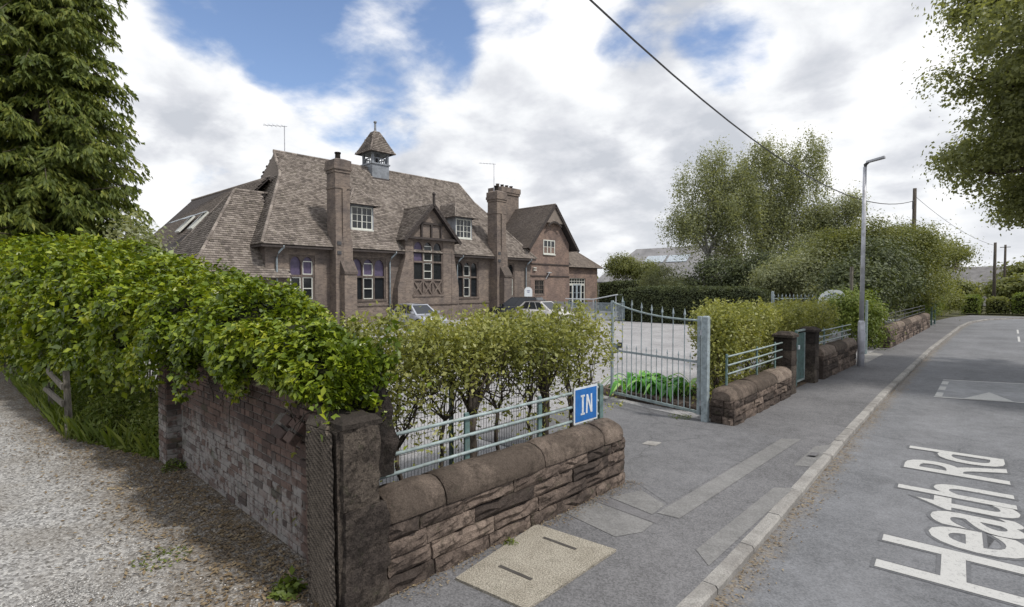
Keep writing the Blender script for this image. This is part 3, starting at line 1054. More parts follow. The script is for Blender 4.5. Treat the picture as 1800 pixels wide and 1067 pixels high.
stone_wall('low sandstone wall with rounded coping below the blue sign railing', 2.34, 5.80, WX, [-0.06, 0.135, 0.285, 0.43, 0.575], 0.38,
           [2.34, 2.92, 4.24, 5.33, 5.84], 3, far_end=True)
stone_wall('low sandstone wall with rounded end between the vehicle gate and the green pedestrian gate', 9.50, 13.10, WX, [-0.06, 0.14, 0.29, 0.44], 0.42,
           [9.47, 10.7, 12.0, 13.12], 17, near_end=True, copew=0.48)
stone_wall('low sandstone wall between the green pedestrian gate and the lamp post', 15.95, 19.95, WX, [-0.06, 0.17, 0.34, 0.49, 0.62], 0.40,
           [15.95, 17.3, 18.7, 19.97], 29, copew=0.44)
stone_wall('far dark stone wall with railing under the roadside trees', 26.0, 41.4, WX, [-0.06, 0.22, 0.46, 0.68], 0.42,
           [26.0, 28.2, 30.4, 32.6, 34.8, 37.0, 39.2, 41.4], 41, near_end=True, far_end=True, copew=0.46)

def rough_block(x0, x1, y0, y1, z0, z1, n, amp, seed, taper=None):
    """closed block of n subdivisions with an uneven skin"""
    def g(a, b, m):
        return [a + (b - a) * i / m for i in range(m + 1)]
    nx, ny, nz = n
    X, Y, Z = g(x0, x1, nx), g(y0, y1, ny), g(z0, z1, nz)
    idx, vs, fs = {}, [], []

    def vid(i, j, k):
        key = (i, j, k)
        if key not in idx:
            x, y, z = X[i], Y[j], Z[k]
            cx, cy = (x0 + x1) / 2, (y0 + y1) / 2
            s = 1.0
            if taper:
                s = taper((z - z0) / (z1 - z0))
            d = amp * fbm(x * 3 + seed, y * 3, z * 3, 2.0, 4)
            e = 1.0
            cor = (i in (0, nx)) + (j in (0, ny)) + (k in (0, nz))
            if cor >= 2:
                e = 0.965
            vs.append((cx + (x - cx) * s * e + d * (1 if i == nx else -1 if i == 0 else 0), cy + (y - cy) * s * e + d * (1 if j == ny else -1 if j == 0 else 0), z + (d if k == nz else 0)))
            idx[key] = len(vs) - 1
        return idx[key]
    for i in range(nx):
        for j in range(ny):
            fs.append((vid(i, j, nz), vid(i + 1, j, nz), vid(i + 1, j + 1, nz), vid(i, j + 1, nz)))
            fs.append((vid(i, j, 0), vid(i, j + 1, 0), vid(i + 1, j + 1, 0), vid(i + 1, j, 0)))
    for k in range(nz):
        for i in range(nx):
            fs.append((vid(i, 0, k), vid(i + 1, 0, k), vid(i + 1, 0, k + 1), vid(i, 0, k + 1)))
            fs.append((vid(i + 1, ny, k), vid(i, ny, k), vid(i, ny, k + 1), vid(i + 1, ny, k + 1)))
        for j in range(ny):
            fs.append((vid(nx, j, k), vid(nx, j + 1, k), vid(nx, j + 1, k + 1), vid(nx, j, k + 1)))
            fs.append((vid(0, j + 1, k), vid(0, j, k), vid(0, j, k + 1), vid(0, j + 1, k + 1)))
    mb = MB()
    mb.add(vs, fs)
    return mb


# -- brick garden wall beside the gravel drive
BW_Y = 2.14
def brick_mesh(seed):
    r = random.Random(seed)
    j = lambda s=.003: r.uniform(-s, s)
    L, D, H, b = 0.215, 0.10, 0.066, 0.006
    vs = []
    for (sx, sz) in ((-1, -1), (1, -1), (1, 1), (-1, 1)):
        vs.append((sx * (L / 2 - b) + j(), -D / 2 + j(), sz * (H / 2 - b) + j(.002)))
    for (sx, sz) in ((-1, -1), (1, -1), (1, 1), (-1, 1)):
        vs.append((sx * L / 2 + j(.002), -D / 2 + b + j(.002), sz * H / 2 + j(.002)))
    for (sx, sz) in ((-1, -1), (1, -1), (1, 1), (-1, 1)):
        vs.append((sx * L / 2, D / 2, sz * H / 2))
    fs = [(0, 1, 2, 3), (11, 10, 9, 8)]
    for a in (0, 4):
        for k in range(4):
            k2 = (k + 1) % 4
            fs.append((a + k, a + 4 + k, a + 4 + k2, a + k2))
    me = bpy.data.meshes.new('brick')
    me.from_pydata(vs, [], fs)
    me.materials.append(M['brick'])
    return me, vs, fs


BRICKS = [brick_mesh(k) for k in range(8)]
bw = thing('brick_wall', 'old red brick wall with whitewash traces beside the gravel drive', 'brick wall', (-6.3, BW_Y + 0.12, 0))
mb = MB()
mb.box(-8.40, -4.10, BW_Y + 0.012, BW_Y + 0.24, -0.1, 1.45)
mb.build('mortar_bed', M['mortar'], bw)
cand = []
rr = random.Random(8)
z = 0.005
c = 0
while z < 1.42:
    header = c % 4 == 2
    step = 0.1125 if header else 0.226
    x = -4.12 - (0 if not header else 0)
    off = 0.0 if header else (0.113 if c % 2 else 0.0)
    if off:
        cand.append((-4.12 - 0.056, z, 0.5, c))
        x -= off
    while x - step > -8.40:
        cand.append((x - step / 2, z, 0.5 if header else 1.0, c))
        x -= step
    z += 0.0765
    c += 1
cand.sort(key=lambda q: q[0] * q[0] + 4 + (q[1] - 2.45) ** 2)
rest = MB()
for i, (x, z, sx, c) in enumerate(cand):
    quoin = x > -4.58
    yy = BW_Y + 0.05 + rr.uniform(-.006, .004) - (0.02 if quoin else 0)
    rot = (rr.uniform(-.02, .02), rr.uniform(-.012, .012), rr.uniform(-.02, .02))
    me, vs, fs = rr.choice(BRICKS)
    s = (sx * 0.985 if sx == 1 else 0.475, 1, 1)
    if i < 300:
        inst('brick', me, bw, (x, yy, z + 0.033), rot, s)
    else:
        rest.add([(x + v[0] * s[0], yy + v[1], z + 0.033 + v[2]) for v in vs], fs)
rest.build('bricks', M['brick'], bw, kind='stuff')
# sloping weathered brick coping left uncovered near the gatepost
rr = random.Random(2)
for row in range(4):
    xs = [(-5.02, 1.0), (-4.79, 0.55)] if row % 2 == 0 else [(-5.05, 0.6), (-4.84, 0.95)]
    for k, (x, sx) in enumerate(xs):
        t = row * 0.10
        inst('coping_brick', rr.choice(BRICKS)[0], bw, (x + 0.17 + 0.035 * row, BW_Y - 0.115 + t * 0.72, 1.13 + t * 0.95), (R(-38) + rr.uniform(-.03, .03), R(9), rr.uniform(-.03, .03)), (sx, 0.8, 1.35))
mb = MB()
mb.prism([(-5.12, BW_Y - 0.10, 1.13), (-5.12, BW_Y + 0.24, 1.13), (-5.12, BW_Y + 0.24, 1.50), (-5.12, BW_Y + 0.18, 1.50)], (0.50, 0, 0))
mb.build('coping_bed', M['mortar'], bw)
# hidden run of half-round coping under the creeper
for k in range(6):
    me = coping_mesh(0.62, 0.34, 0.12, 60 + k)
    inst('coping_stone', me, bw, (-5.15 - 0.64 * k, BW_Y + 0.13, 1.445), (0, 0, math.pi / 2))

rough_block(-4.24, -3.78, 2.33, 2.52, 0.9, 1.70, (6, 4, 9), 0.04, 33, taper=lambda t: 1.06 - 0.28 * t).build('wall_stub', M['pier'], bw)
bp = thing('brick_pier', 'slim dark brick pier at the far end of the whitewashed wall', 'brick pier', (-8.62, BW_Y, 0))
mb = MB()
mb.box(-8.80, -8.44, BW_Y - 0.16, BW_Y + 0.2, -0.1, 1.52)
mb.build('mortar_bed', M['mortar'], bp)
rr = random.Random(4)
for c in range(20):
    z = 0.005 + c * 0.0765
    two = c % 2 == 0
    for k in range(2 if two else 3):
        w = 0.19 if two else 0.127
        sx = (w - 0.01) / 0.215
        inst('brick', rr.choice(BRICKS)[0], bp, (-8.81 + w * (k + 0.5), BW_Y - 0.125, z + 0.033), (rr.uniform(-.02, .02), 0, rr.uniform(-.02, .02)), (sx, 1, 1))
        inst('brick', rr.choice(BRICKS)[0], bp, (-8.475, BW_Y - 0.165 + w * (k + 0.5), z + 0.033), (0, 0, math.pi / 2), (sx, 1, 1))

# -- stone gatepost at the street corner, its left face tooled with slanting grooves
gp = thing('stone_gatepost', 'rough sandstone gatepost with slanting tooling at the corner of drive and street', 'gatepost', (-3.82, 2.14, 0))


rough_block(-4.02, -3.58, 1.955, 2.33, -0.1, 0.78, (8, 7, 16), 0.026, 3).build('plinth_block', M['pier'], gp, smooth=False)
rough_block(-4.01, -3.60, 1.955, 2.27, 0.785, 1.40, (8, 7, 12), 0.022, 9).build('shaft', M['pier'], gp, smooth=False)
mb = rough_block(-4.03, -3.585, 1.94, 2.29, 1.40, 1.47, (5, 5, 2), 0.010, 21, taper=lambda t: 1.0 - 0.22 * max(0, t - 0.4) / 0.6)
mb.build('cap', M['tooled'], gp)
# tooled slab: real grooves slanting across its drive face
mb = MB()
x0, x1, zt = -4.05, -3.62, 1.38
nx, nz = 18, 230
yb = 1.885
vs, fs = [], []
for k in range(nz + 1):
    z = -0.1 + (zt + 0.1) * k / nz
    for i in range(nx + 1):
        t = i / nx
        # the slab narrows and leans a little towards its head
        x = x0 + (x1 - x0) * t - 0.02 * z
        ph = (z + (x - x0) * 0.62) / 0.044 + 0.10 * fbm(x, z, 0, 3)
        gr = (0.5 - 0.5 * math.cos(2 * math.pi * ph)) ** 0.7
        edge = min(1.0, 7.0 * min(t, 1 - t))
        y = yb + 0.034 * (1 - gr) * edge + 0.012 * fbm(x, z, 0, 7) + 0.012 * (1 - edge)
        vs.append((x, y, z))
for k in range(nz):
    for i in range(nx):
        a = k * (nx + 1) + i
        fs.append((a, a + 1, a + nx + 2, a + nx + 1))
mb.add(vs, fs)
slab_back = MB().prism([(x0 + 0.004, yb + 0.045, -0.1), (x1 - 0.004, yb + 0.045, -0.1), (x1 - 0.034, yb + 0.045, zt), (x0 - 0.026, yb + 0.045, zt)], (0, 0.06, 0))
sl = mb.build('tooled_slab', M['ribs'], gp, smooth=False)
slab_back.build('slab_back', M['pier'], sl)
mb = rough_block(-4.07, -3.76, 1.90, 2.0, 1.38, 1.45, (6, 3, 3), 0.02, 14, taper=lambda t: 1 - 0.3 * t)
mb.build('slab_head', M['tooled'], gp)

# -- the two piers of the pedestrian gate
for y0, lab, sd in ((13.14, 'dark square stone pier on the left of the green pedestrian gate', 5), (15.18, 'dark square stone pier on the right of the green pedestrian gate', 7)):
    pr = thing('stone_pier', lab, 'stone pier', (-4.1, y0 + 0.3, 0), 'piers of the pedestrian gate')
    w = 0.38
    xa = WX(y0) - 0.40
    zc = [-0.1, 0.32, 0.66, 1.0, 1.30]
    for k in range(4):
        rough_block(xa, xa + 0.40, y0, y0 + w, zc[k] + 0.004, zc[k + 1] - 0.004, (4, 4, 3), 0.012, sd + k).build('stone', M['pier'], pr, smooth=False)
    mb = MB()
    mb.frustum((xa - 0.03, xa + 0.43, y0 - 0.03, y0 + w + 0.03), 1.302, (xa - 0.03, xa + 0.43, y0 - 0.03, y0 + w + 0.03), 1.36, cap=False)
    mb.frustum((xa - 0.03, xa + 0.43, y0 - 0.03, y0 + w + 0.03), 1.36, (xa + 0.08, xa + 0.32, y0 + 0.08, y0 + w - 0.08), 1.43, base=False)
    mb.build('cap', M['pier'], pr)

# ------------------------------------------------------------------ railings, sign, gates
def railing(label, x, y0, y1, posts, zr, zp, over0=0.0, over1=0.0, mat='rail', dx=0.0):
    root = thing('railing', label, 'railing', (x, (y0 + y1) / 2, zp), 'railings on the boundary wall')
    X = (lambda y: x + dx * (y - y0))
    for py in posts:
        mb = MB()
        mb.bbox(X(py) - 0.032, X(py) - 0.008, py - 0.026, py + 0.026, zp, zr[0] + 0.045, 0.008)
        mb.box(X(py) - 0.045, X(py) - 0.009, py + 0.024, py + 0.034, zp, zr[0] + 0.02)
        mb.build('post', M['teal'] if mat == 'rail' else M[mat], root)
    for z in zr:
        mb = MB()
        mb.tube([(X(y0 - over0), y0 - over0, z - 0.004), (X((y0 + y1) / 2), (y0 + y1) / 2, z - 0.006), (X(y1 + over1), y1 + over1, z)], 0.017, 8)
        mb.build('rail', M[mat], root, smooth=True)
    return root


railing('pale green three-bar railing on the near wall carrying the blue sign', -3.93, 2.35, 5.66, (3.46, 4.55, 5.64), (1.18, 1.01, 0.84), 0.62)
railing('pale green three-bar railing on the wall right of the vehicle gate', -3.93, 9.75, 13.05, (9.75, 11.4, 12.6), (1.19, 1.03, 0.87), 0.55, dx=-0.03)
railing('pale green three-bar railing on the wall beside the lamp post', -4.10, 16.0, 19.9, (16.9, 18.9), (1.26, 1.10, 0.95), 0.75)
railing('far dark railing on the stone wall under the roadside trees', -4.2, 26.2, 41.0, (26.2, 29.2, 32.2, 35.2, 38.2, 41.0), (1.35, 1.17, 0.99), 0.8, mat='darksteel', dx=-0.025)

# blue IN sign
sg = thing('entrance_sign', 'blue square sign with white letters IN on the railing', 'sign', (-3.90, 5.36, 0.8))
mb = MB()
mb.box(-3.908, -3.896, 5.12, 5.60, 0.80, 1.235)
mb.build('plate', M['signwhite'], sg)
mb = MB()
mb.box(-3.897, -3.892, 5.142, 5.578, 0.822, 1.213)
mb.build('blue_panel', M['blue'], sg)
mb = MB()


def stroke(a, b, w=0.03):
    mb.bar((-3.8905, a[0], a[1]), (-3.8905, b[0], b[1]), w, 0.004, (1, 0, 0))


for a, b, w in (((5.285, 0.915), (5.285, 1.12), .034), ((5.245, 1.128), (5.325, 1.128), .022), ((5.245, 0.907), (5.325, 0.907), .022),
                ((5.365, 0.905), (5.375, 1.135), .028), ((5.470, 0.905), (5.462, 1.135), .028)):
    stroke(a, b, w)
mb.bar((-3.8885, 5.378, 1.128), (-3.8885, 5.460, 0.912), 0.030, 0.004, (1, 0, 0))
mb.build('lettering', M['signwhite'], sg)
for yy in (5.2, 5.5):
    mb = MB()
    mb.box(-3.935, -3.909, yy - 0.012, yy + 0.012, 0.83, 1.21)
    mb.build('bracket', M['darksteel'], sg)

# weld-mesh fence behind the near shrubs
wf = thing('mesh_fence', 'dark weld-mesh fence behind the trimmed shrubs of the near wall', 'mesh fence', (-5.35, 4.4, 0))
mb = MB()
for y in np.arange(2.55, 6.35, 0.05):
    mb.box(-5.352, -5.348, y - 0.002, y + 0.002, 0.03, 1.22)
for z in np.arange(0.05, 1.23, 0.2):
    mb.box(-5.3475, -5.3425, 2.55, 6.33, z - 0.0025, z + 0.0025)
mb.build('wire_mesh', M['wire'], wf, kind='stuff')
for y in (2.55, 4.45, 6.33):
    mb = MB()
    mb.bbox(-5.40, -5.355, y - 0.022, y + 0.022, 0, 1.28, 0.008)
    mb.build('post', M['teal'], wf)

# -- vehicle gate leaf, folded back into the yard
GH, GF_ = np.array((-4.33, 9.50)), np.array((-6.62, 10.03))
gt = thing('vehicle_gate', 'tall grey-green steel gate leaf with spear-topped bars standing open', 'gate', (-5.4, 9.75, 0))


def gpt(t, z):
    p = GH + (GF_ - GH) * t
    return (p[0], p[1], z)


def gtop(t):
    return 1.84 + 0.30 * max(0.0, (t - 0.05) / 0.95) ** 2.3


mb = MB().bar(gpt(0.012, 0.10), gpt(0.012, 1.92), 0.06, 0.06, (1, 0, 0))
mb.build('hinge_stile', M['gate'], gt)
mb = MB().bar(gpt(0.985, 0.10), gpt(0.985, gtop(1) + 0.02), 0.05, 0.05, (1, 0, 0))
mb.build('latch_stile', M['gate'], gt)
mb = MB().tube([gpt(t, gtop(t)) for t in np.linspace(0.012, 0.985, 12)], 0.021, 6)
mb.build('top_rail', M['rail'], gt, smooth=True)
mb = MB().bar(gpt(0.03, 1.07), gpt(0.97, 1.07), 0.012, 0.045)
mb.build('middle_rail', M['gate'], gt)
mb = MB().bar(gpt(0.03, 0.14), gpt(0.97, 0.14), 0.03, 0.05)
mb.build('bottom_rail', M['rail'], gt)
nb = 7
for k in range(nb):
    t = (k + 1) / (nb + 1) * 0.93 + 0.04
    zt = gtop(t) + 0.13
    p = gpt(t, 0)
    mb = MB().tube([gpt(t, 0.12), gpt(t, zt)], 0.011, 6)
    b = mb.build('tall_bar', M['gate'], gt)
    mb = MB().lathe((p[0], p[1], zt - 0.07), [(0.012, 0.0), (0.026, 0.035), (0.018, 0.075), (0.002, 0.15)], 6)
    mb.build('spear_head', M['gate'], b)
for k in range(nb + 1):
    t = (k + 0.5) / (nb + 1) * 0.93 + 0.04
    p = gpt(t, 0)
    mb = MB().tube([gpt(t, 0.12), gpt(t, 1.16)], 0.009, 6)
    b = mb.build('dog_bar', M['gate'], gt)
    mb = MB().lathe((p[0], p[1], 1.14), [(0.009, 0.0), (0.018, 0.025), (0.001, 0.10)], 6)
    mb.build('spear_head', M['gate'], b)
p = gpt(0.955, 1.02)
mb = MB()
mb.bar(gpt(0.99, 1.13), gpt(0.91, 1.13), 0.075, 0.20)
mb.build('lock_box', M['gate'], gt)
mb = MB()
mb.bar(gpt(0.90, 1.20), gpt(0.86, 1.20), 0.05, 0.12)
mb.build('lock_guard', M['darksteel'], gt)
po = thing('gate_post', 'square grey-green steel post carrying the open gate at the stone wall end', 'gate post', (-4.22, 9.46, 0))
mb = MB().bbox(-4.275, -4.165, 9.41, 9.52, -0.05, 1.93, 0.02)
mb.build('shaft', M['gate'], po)
for z in (0.32, 1.62):
    mb = MB().lathe((-4.31, 9.49, z - 0.05), [(0.028, 0), (0.028, 0.10)], 8)
    mb.build('hinge', M['galv'], po)
po = thing('gate_post', 'short teal steel post at the driveway end of the near railing', 'gate post', (-4.02, 5.9, 0))
MB().bbox(-4.20, -4.12, 5.98, 6.06, -0.05, 1.15, 0.02).build('shaft', M['teal'], po)

# low stone-edged bed inside the gate with a clump of strap leaves
bed = thing('planting_bed', 'low stone-edged bed on the yard just behind the open gate', 'planting bed', (-5.9, 10.9, 0))
EDG = [(-7.0, 10.30), (-6.3, 10.22), (-5.6, 10.15), (-4.9, 10.1), (-4.3, 10.3), (-4.3, 11.3), (-5.0, 11.75), (-5.8, 11.85), (-6.6, 11.7), (-7.1, 11.1)]
for i in range(len(EDG)):
    a, b = EDG[i], EDG[(i + 1) % len(EDG)]
    L = math.hypot(b[0] - a[0], b[1] - a[1])
    inst('edging_stone', STONES[i % 9], bed, ((a[0] + b[0]) / 2, (a[1] + b[1]) / 2, 0.06), (0, 0, math.atan2(b[1] - a[1], b[0] - a[0]) - math.pi / 2), (0.16, L - 0.02, 0.20))
mb = MB()
mb.add([(x, y, 0.10) for x, y in EDG] + [(-5.7, 11.0, 0.15)], [(i, (i + 1) % len(EDG), len(EDG)) for i in range(len(EDG))])
mb.build('soil', M['bed'], bed)
sp = thing('strap_leaf_plant', 'bright green arching strap-leaf plant seen through the open gate', 'plant', (-6.0, 10.85, 0.12))
rr = random.Random(12)
for k in range(130):
    bx, by = -6.05 + rr.gauss(0, 0.36), 10.78 + rr.gauss(0, 0.22)
    a = rr.choice((0.75, 0.75, 0.75 + math.pi)) + rr.gauss(0, 0.75)
    L = rr.uniform(0.35, 0.75)
    h = rr.uniform(0.18, 0.40)
    w = rr.uniform(0.035, 0.065)
    d = (math.cos(a), math.sin(a))
    s = (-d[1], d[0])
    vs, fs = [], []
    for i in range(7):
        t = i / 6
        x, y = bx + d[0] * L * t, by + d[1] * L * t
        z = 0.13 + h * math.sin(math.pi * min(1, t * 1.02)) * (1 - 0.2 * t)
        ww = w * (math.sin(math.pi * (0.12 + 0.86 * t)) ** 0.8)
        vs += [(x - s[0] * ww, y - s[1] * ww, z + 0.012), (x, y, z - 0.004), (x + s[0] * ww, y + s[1] * ww, z + 0.012)]
    for i in range(6):
        fs += [(i * 3, i * 3 + 1, i * 3 + 4, i * 3 + 3), (i * 3 + 1, i * 3 + 2, i * 3 + 5, i * 3 + 4)]
    MB().add(vs, fs).build('leaf', M['lf_strap'], sp, smooth=True)

# -- green pedestrian gate between its piers
pg = thing('pedestrian_gate', 'narrow teal steel pedestrian gate between two dark stone piers', 'gate', (-4.1, 14.4, 0))
xg = -4.12
for y in (13.62, 14.38):
    MB().bbox(xg - 0.03, xg + 0.03, y - 0.03, y + 0.03, 0.0, 1.38, 0.01).build('stile', M['teal'], pg)
for k, (ya, yb_) in enumerate(((13.66, 14.34), (14.42, 15.14))):
    xx = xg - 0.02
    f = MB()
    f.box(xx - 0.02, xx + 0.02, ya, yb_, 0.08, 0.13)
    f.box(xx - 0.02, xx + 0.02, ya, yb_, 1.30 + 0.04 * k, 1.345 + 0.04 * k)
    f.box(xx - 0.022, xx + 0.022, ya - 0.002, ya + 0.04, 0.131, 1.299)
    f.box(xx - 0.022, xx + 0.022, yb_ - 0.04, yb_ + 0.002, 0.131, 1.299)
    fr = f.build('frame', M['rail'] if k else M['teal'], pg)
    for y in np.arange(ya + 0.075, yb_ - 0.05, 0.045):
        MB().box(xx - 0.008, xx + 0.008, y - 0.011, y + 0.011, 0.131, 1.299).build('upright', M['teal'], fr)
mb = MB().lathe((xg + 0.05, 14.42, 0.92), [(0.03, 0), (0.03, 0.1)], 8)
mb.build('latch', M['signwhite'], pg)

# ------------------------------------------------------------------ foliage tools
def leaf_arrays(P, N, size, r, asp=0.5, droop=0.3, jitter=0.6, fold=0.18):
    """one folded pointed leaf per point; returns V, F"""
    n = len(P)
    N = N + r.normal(0, jitter, (n, 3))
    N /= np.linalg.norm(N, axis=1, keepdims=True) + 1e-9
    t = r.normal(0, 1, (n, 3))
    t[:, 2] -= droop * 2.0
    t -= (t * N).sum(1, keepdims=True) * N
    t /= np.linalg.norm(t, axis=1, keepdims=True) + 1e-9
    s = np.cross(N, t)
    L = (size * r.uniform(0.5, 1.45, n))[:, None]
    w = L * asp * r.uniform(0.8, 1.2, n)[:, None]
    V = np.stack([P, P + t * L * 0.42 + s * w * 0.5 + N * L * fold * 0.5, P + t * L, P + t * L * 0.42 - s * w * 0.5 + N * L * fold * 0.5], 1)
    return V.reshape(-1, 3), np.arange(n * 4).reshape(n, 4)


def sphere_dirs(n, r):
    v = r.normal(0, 1, (n, 3))
    return v / np.linalg.norm(v, axis=1, keepdims=True)


def crown_points(blobs, nclump, per, sigma, r, shell=0.45, strand=0.0):
    """clumps of points through the volume of several ellipsoids, biased outwards"""
    vol = np.array([b[3] * b[4] * b[5] for b in blobs]) ** 0.75
    cnt = r.multinomial(nclump, vol / vol.sum())
    PP, NN, CC = [], [], []
    for b, c in zip(blobs, cnt):
        if c == 0:
            continue
        d = sphere_dirs(c, r)
        rad = r.random(c) ** shell
        ctr = np.array(b[:3]) + d * rad[:, None] * np.array(b[3:6])
        CC.append(ctr)
        k = np.maximum(3, (per * r.uniform(0.45, 1.6, c)).astype(int))
        rep = np.repeat(np.arange(c), k)
        off = r.normal(0, 1, (len(rep), 3)) * sigma * r.uniform(0.6, 1.4, c)[rep][:, None]
        off[:, 2] *= 0.65
        if strand:
            off[:, :2] *= 0.45
            off[:, 2] -= np.abs(r.normal(0, strand, len(rep)))
        PP.append(ctr[rep] + off)
        nn = d[rep] * 0.6 + off / (sigma * 2.5)
        nn[:, 2] += 0.65
        NN.append(nn)
    return np.concatenate(PP), np.concatenate(NN), np.concatenate(CC)


def limb(mb, a, b, r0, r1, r, wob=0.12, n=5, seg=6):
    a, b = np.array(a, float), np.array(b, float)
    L = np.linalg.norm(b - a)
    pts, rad = [], []
    for i in range(n + 1):
        t = i / n
        p = a + (b - a) * t + (r.normal(0, wob * L * 0.25, 3) if 0 < i < n else 0)
        pts.append(tuple(p))
        rad.append(r0 + (r1 - r0) * t)
    mb.tube(pts, rad, seg)
    return pts


def make_tree(name, label, cat, base, fork_z, r0, blobs, nclump, per, sigma, leaf, mleaf, mbark, seed, asp=0.55, droop=0.3, group=None, strand=0.0, nbranch=40, shell=0.45, stems=1, jitter=0.6):
    r = np.random.default_rng(seed)
    root = thing(name, label, cat, base, group)
    sat = []
    for b in blobs:
        for q in range(5):
            dd = sphere_dirs(1, r)[0]
            dd[2] = abs(dd[2]) * 0.8 - 0.15
            f = r.uniform(0.28, 0.5)
            sat.append((b[0] + dd[0] * b[3] * 0.95, b[1] + dd[1] * b[4] * 0.95, b[2] + dd[2] * b[5] * 1.0, b[3] * f, b[4] * f, b[5] * f))
    P, N, CC = crown_points(list(blobs) + sat, nclump, per, sigma, r, shell, strand)
    mb = MB()
    forks = []
    for s in range(stems):
        off = np.array([r.normal(0, 0.35), r.normal(0, 0.35), 0]) if stems > 1 else np.zeros(3)
        b0 = np.array(base) + off * 0.5 - np.array([0, 0, 0.1])
        top = np.array(base) + off * 2.0 + np.array([r.normal(0, .15), r.normal(0, .15), fork_z])
        pts = limb(mb, b0, top, r0 / math.sqrt(stems), r0 * 0.62 / math.sqrt(stems), r, 0.06, 5, 9)
        forks.append((top, r0 * 0.55 / math.sqrt(stems)))
    mids = []
    for b in blobs:
        k = min(range(len(forks)), key=lambda i: np.linalg.norm(forks[i][0] - np.array(b[:3])))
        c = np.array(b[:3]) - np.array([0, 0, b[5] * 0.25])
        pts = limb(mb, forks[k][0], c, forks[k][1], forks[k][1] * 0.3, r, 0.14, 5, 7)
        mids += [(np.array(q), forks[k][1] * (0.5 - 0.06 * i)) for i, q in enumerate(pts[1:])]
    mids_p = np.array([m_[0] for m_ in mids])
    for c in CC[r.permutation(len(CC))[:nbranch]]:
        k = int(np.argmin(np.linalg.norm(mids_p - c, axis=1) + r.random(len(mids_p)) * 0.4))
        limb(mb, mids_p[k], c, max(0.012, mids[k][1] * 0.5), 0.006, r, 0.15, 4, 5)
    mb.build('trunk', mbark, root, smooth=True)
    V, F = leaf_arrays(P, N, leaf, r, asp, droop, jitter)
    np_obj('crown', V, F, mleaf, root, kind='stuff')
    return root


# ------------------------------------------------------------------ creeper hedge over the brick wall (left)
HX = np.array([-30, -21.3, -16, -11.9, -7.7, -5.9, -5.05, -4.2, -3.75])
HT = np.array([4.6, 3.85, 3.45, 2.98, 2.42, 2.22, 2.12, 2.02, 1.85])
HB = np.array([0.5, 0.5, 0.5, 0.75, 1.40, 1.46, 1.66, 1.68, 1.70])
HY = np.array([0.2, 0.85, 1.15, 1.55, 1.93, 1.95, 1.97, 2.0, 2.1])


def hedge_surface(x, t):
    """t 0..1 from the lower front lip, up the face, over the top and to the back"""
    zt, zb, yf = np.interp(x, HX, HT), np.interp(x, HX, HB), np.interp(x, HX, HY)
    zt = zt + 0.13 * np.sin(x * 1.9 + .4) + 0.10 * np.sin(x * 3.7) + 0.06 * np.sin(x * 8.3 + 1)
    zb = zb + 0.13 * np.sin(x * 4.7 + 0.5) + 0.10 * np.sin(x * 11.0)
    h = zt - zb
    wid = 0.32 + 1.0 * np.clip((-4.6 - x) / 3.5, 0, 1) + 0.5 * np.clip((-9 - x) / 4, 0, 1)
    a = np.clip(t / 0.55, 0, 1)
    b = np.clip((t - 0.55) / 0.3, 0, 1)
    c = np.clip((t - 0.85) / 0.15, 0, 1)
    k = np.clip((-3.75 - x) / 0.95, 0.12, 1)
    y = yf - 0.22 * np.sin(a * np.pi * 0.85) * np.minimum(1, h) + (0.28 * a ** 3 + wid * b + 0.15 * np.sin(c * np.pi)) * k
    z = zb + h * (a - 0.10 * a ** 3) + 0.10 * h * np.minimum(1, b * 2) - 0.10 * h * np.maximum(0, b * 2 - 1) - c * h * 0.5
    return np.stack([x, y, z], 1)


